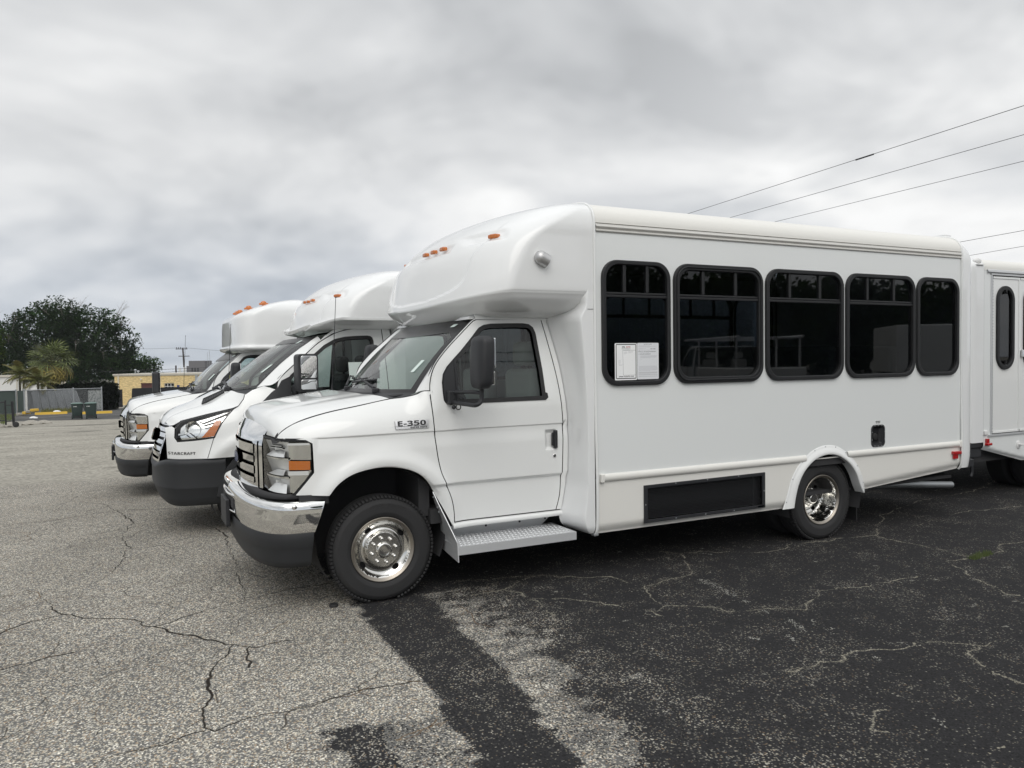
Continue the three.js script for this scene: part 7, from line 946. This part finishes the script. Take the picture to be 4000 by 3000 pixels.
// utility poles and wires
{
  const t = thing('utility_pole', 'dark wooden utility pole with transformer above the yellow building', 'utility pole', [8.95, gy(-156.8), -156.8]), top = 4.75 - gy(-156.8);
  obj('pole', rod([0.3, 0, 0], [-0.08, top, 0], 0.19, 0.14, 10), M.dark_wood, t); obj('crossarm', box(2.1, 0.14, 0.12, -0.3, top - 0.2, 0.1), M.dark_wood, t); obj('crossarm', box(2.0, 0.13, 0.12, 0.1, top - 1.6, 0.1), M.dark_wood, t); for (const x of [-1.2, -0.85, -0.5, 0.55]) obj('insulator', rod([x, top - 0.15, 0.1], [x, top + 0.15, 0.1], 0.06), M.dark, t);
  for (const [x, y] of [[-0.75, top - 5.2], [0.15, top - 5.0]]) obj('transformer', [rod([x, y, 0.2], [x, y + 1.25, 0.2], 0.27, 0.27, 14), rod([x, y + 1.25, 0.2], [x, y + 1.6, 0.2], 0.06)], M.white_plastic, t);
  const t2 = thing('utility_pole', 'short dark pole left of the utility pole with transformer', 'utility pole', [7.95, gy(-164), -164]); obj('pole', rod([0, 0, 0], [0, 6.7, 0], 0.17, 0.15, 10), M.dark_wood, t2);
  std('wire', [0.03, 0.03, 0.033], 0.6);
  const wire = (label, pts, r, group) => tag(obj('power_line', tube(pts, r, 60, 5), M.wire), label, 'power line', group);
  const sag = (a, b, s) => [a, a.map((c, i) => lerp(c, b[i], 0.25) - (i === 1 ? s * 0.75 : 0)), a.map((c, i) => lerp(c, b[i], 0.5) - (i === 1 ? s : 0)), a.map((c, i) => lerp(c, b[i], 0.75) - (i === 1 ? s * 0.75 : 0)), b];
  wire('thin wire along the top of the distant utility pole', sag([-8, 5.2, -164], [9, 4.8, -156.8], 0.3), 0.022, 'far power lines'); wire('thin wire running right from the top of the utility pole', sag([9, 4.8, -156.8], [34, 3.2, -140], 0.4), 0.022, 'far power lines');
  wire('wire crossing the transformer level, highest of the near pair', sag([-4, 0.86, -95], [24, 1.92, -82], 0.1), 0.022, 'far power lines'); wire('wire just above the yellow roof, lower of the near pair', sag([-4, 0.05, -120], [26, 1.95, -106], 0.1), 0.026, 'far power lines');
  const far = (x0, z0, x1, z1, k) => { const dx = (x0 - x1) / (z0 - z1); return [[x1 + dx * (14 - z1), 9.5, 14], [x0 + dx * (-120 - z0), 9.5 - 0.0, -120]]; };
  [['uppermost wire over the bus roof at the right', 26.4, -28.9, 24.2, -8.7], ['second wire from the top over the bus roof', 29.4, -28.9, 27.6, -10.6], ['third wire from the top over the bus roof', 32.8, -28.9, 31.6, -12.9], ['fourth wire, ending at the rear corner of the bus roof', 51.3, -28.7, 50.3, -23.6], ['lowest wire, just above the right-hand bus', 59.3, -33.0, 57.9, -27.9]].forEach(([l, x0, z0, x1, z1], i) => { const [a, b] = far(x0, z0, x1, z1); wire(l, [a, [x0, 9.5, z0], b], i < 3 ? 0.011 : 0.016, 'wires over the bus roof'); if (i === 0) obj('splice', rod([24.85, 9.49, -14.7], [24.95, 9.49, -15.6], 0.03), M.wire, scene.children[scene.children.length - 1]); });
}
// ---------------------------------------------------------------- the other side of the lot, seen in glass and chrome
{
  for (let k = 0; k < 5; k++) tree('leafy_tree', ['first', 'second', 'third', 'fourth', 'fifth'][k] + ' broad dark tree from the left in the row behind the photographer', 12 + k * 12.5, 34 + k * 2, { h: 8, n: 1500, scale: 1.9, tone: [0.045, 0.065, 0.025], blobs: [[0, 5.2, 0, 4.2, 2.6], [-4.4, 4.3, 0, 3.6, 2.4], [4.6, 4.6, 0, 3.8, 2.2], [0.5, 2.6, 0, 5.5, 2.2]], limbs: 5 }).position.y = 0;
  const box_truck = thing('box_truck', 'white box truck behind the photographer', 'truck', [35, 0, 24], Math.PI * 0.5 + 0.7);
  buildECab(box_truck, {}); obj('cargo_box', [rbox3(1.5, 6.2, 0.8, 3.0, -1.2, 1.2, 0.06)], M.white_paint, box_truck); wheel(box_truck, 0, 0.362, 0.845, 1, 'front'); wheel(box_truck, 0, 0.362, -0.845, -1, 'front'); wheel(box_truck, 4, 0.362, 1.0, 1, 'rear'); wheel(box_truck, 4, 0.362, -1.0, -1, 'rear');
  const van = thing('cutaway_van', 'white work van with ladder rack behind the photographer', 'van', [15.5, 0, 16], Math.PI * 0.5 + 0.35);
  buildECab(van, {}); obj('utility_bed', [rbox3(1.5, 4.6, 0.7, 1.35, -1.0, 1.0, 0.05)], M.white_paint, van); obj('ladder_rack', [...[1.6, 3.0, 4.4].flatMap((x) => [rod([x, 1.3, 0.9], [x, 2.15, 0.9], 0.03), rod([x, 1.3, -0.9], [x, 2.15, -0.9], 0.03), rod([x, 2.15, -1], [x, 2.15, 1], 0.03)]), rod([0.4, 2.18, 0.9], [4.6, 2.18, 0.9], 0.035), rod([0.4, 2.18, -0.9], [4.6, 2.18, -0.9], 0.035)], M.aluminium, van); wheel(van, 0, 0.362, 0.845, 1, 'front'); wheel(van, 0, 0.362, -0.845, -1, 'front'); wheel(van, 3.6, 0.362, 0.9, 1, 'rear'); wheel(van, 3.6, 0.362, -0.9, -1, 'rear');
  for (const [y, z, l] of [[6.4, 11, 'lower wire behind the photographer'], [7.2, 11.4, 'upper wire behind the photographer']]) tag(obj('power_line', tube([[-40, y + 0.6, z], [0, y, z], [20, y - 0.2, z], [60, y + 0.7, z + 2]], 0.03, 80, 5), M.wire), l, 'power line');
}
renderer.render(scene, camera);
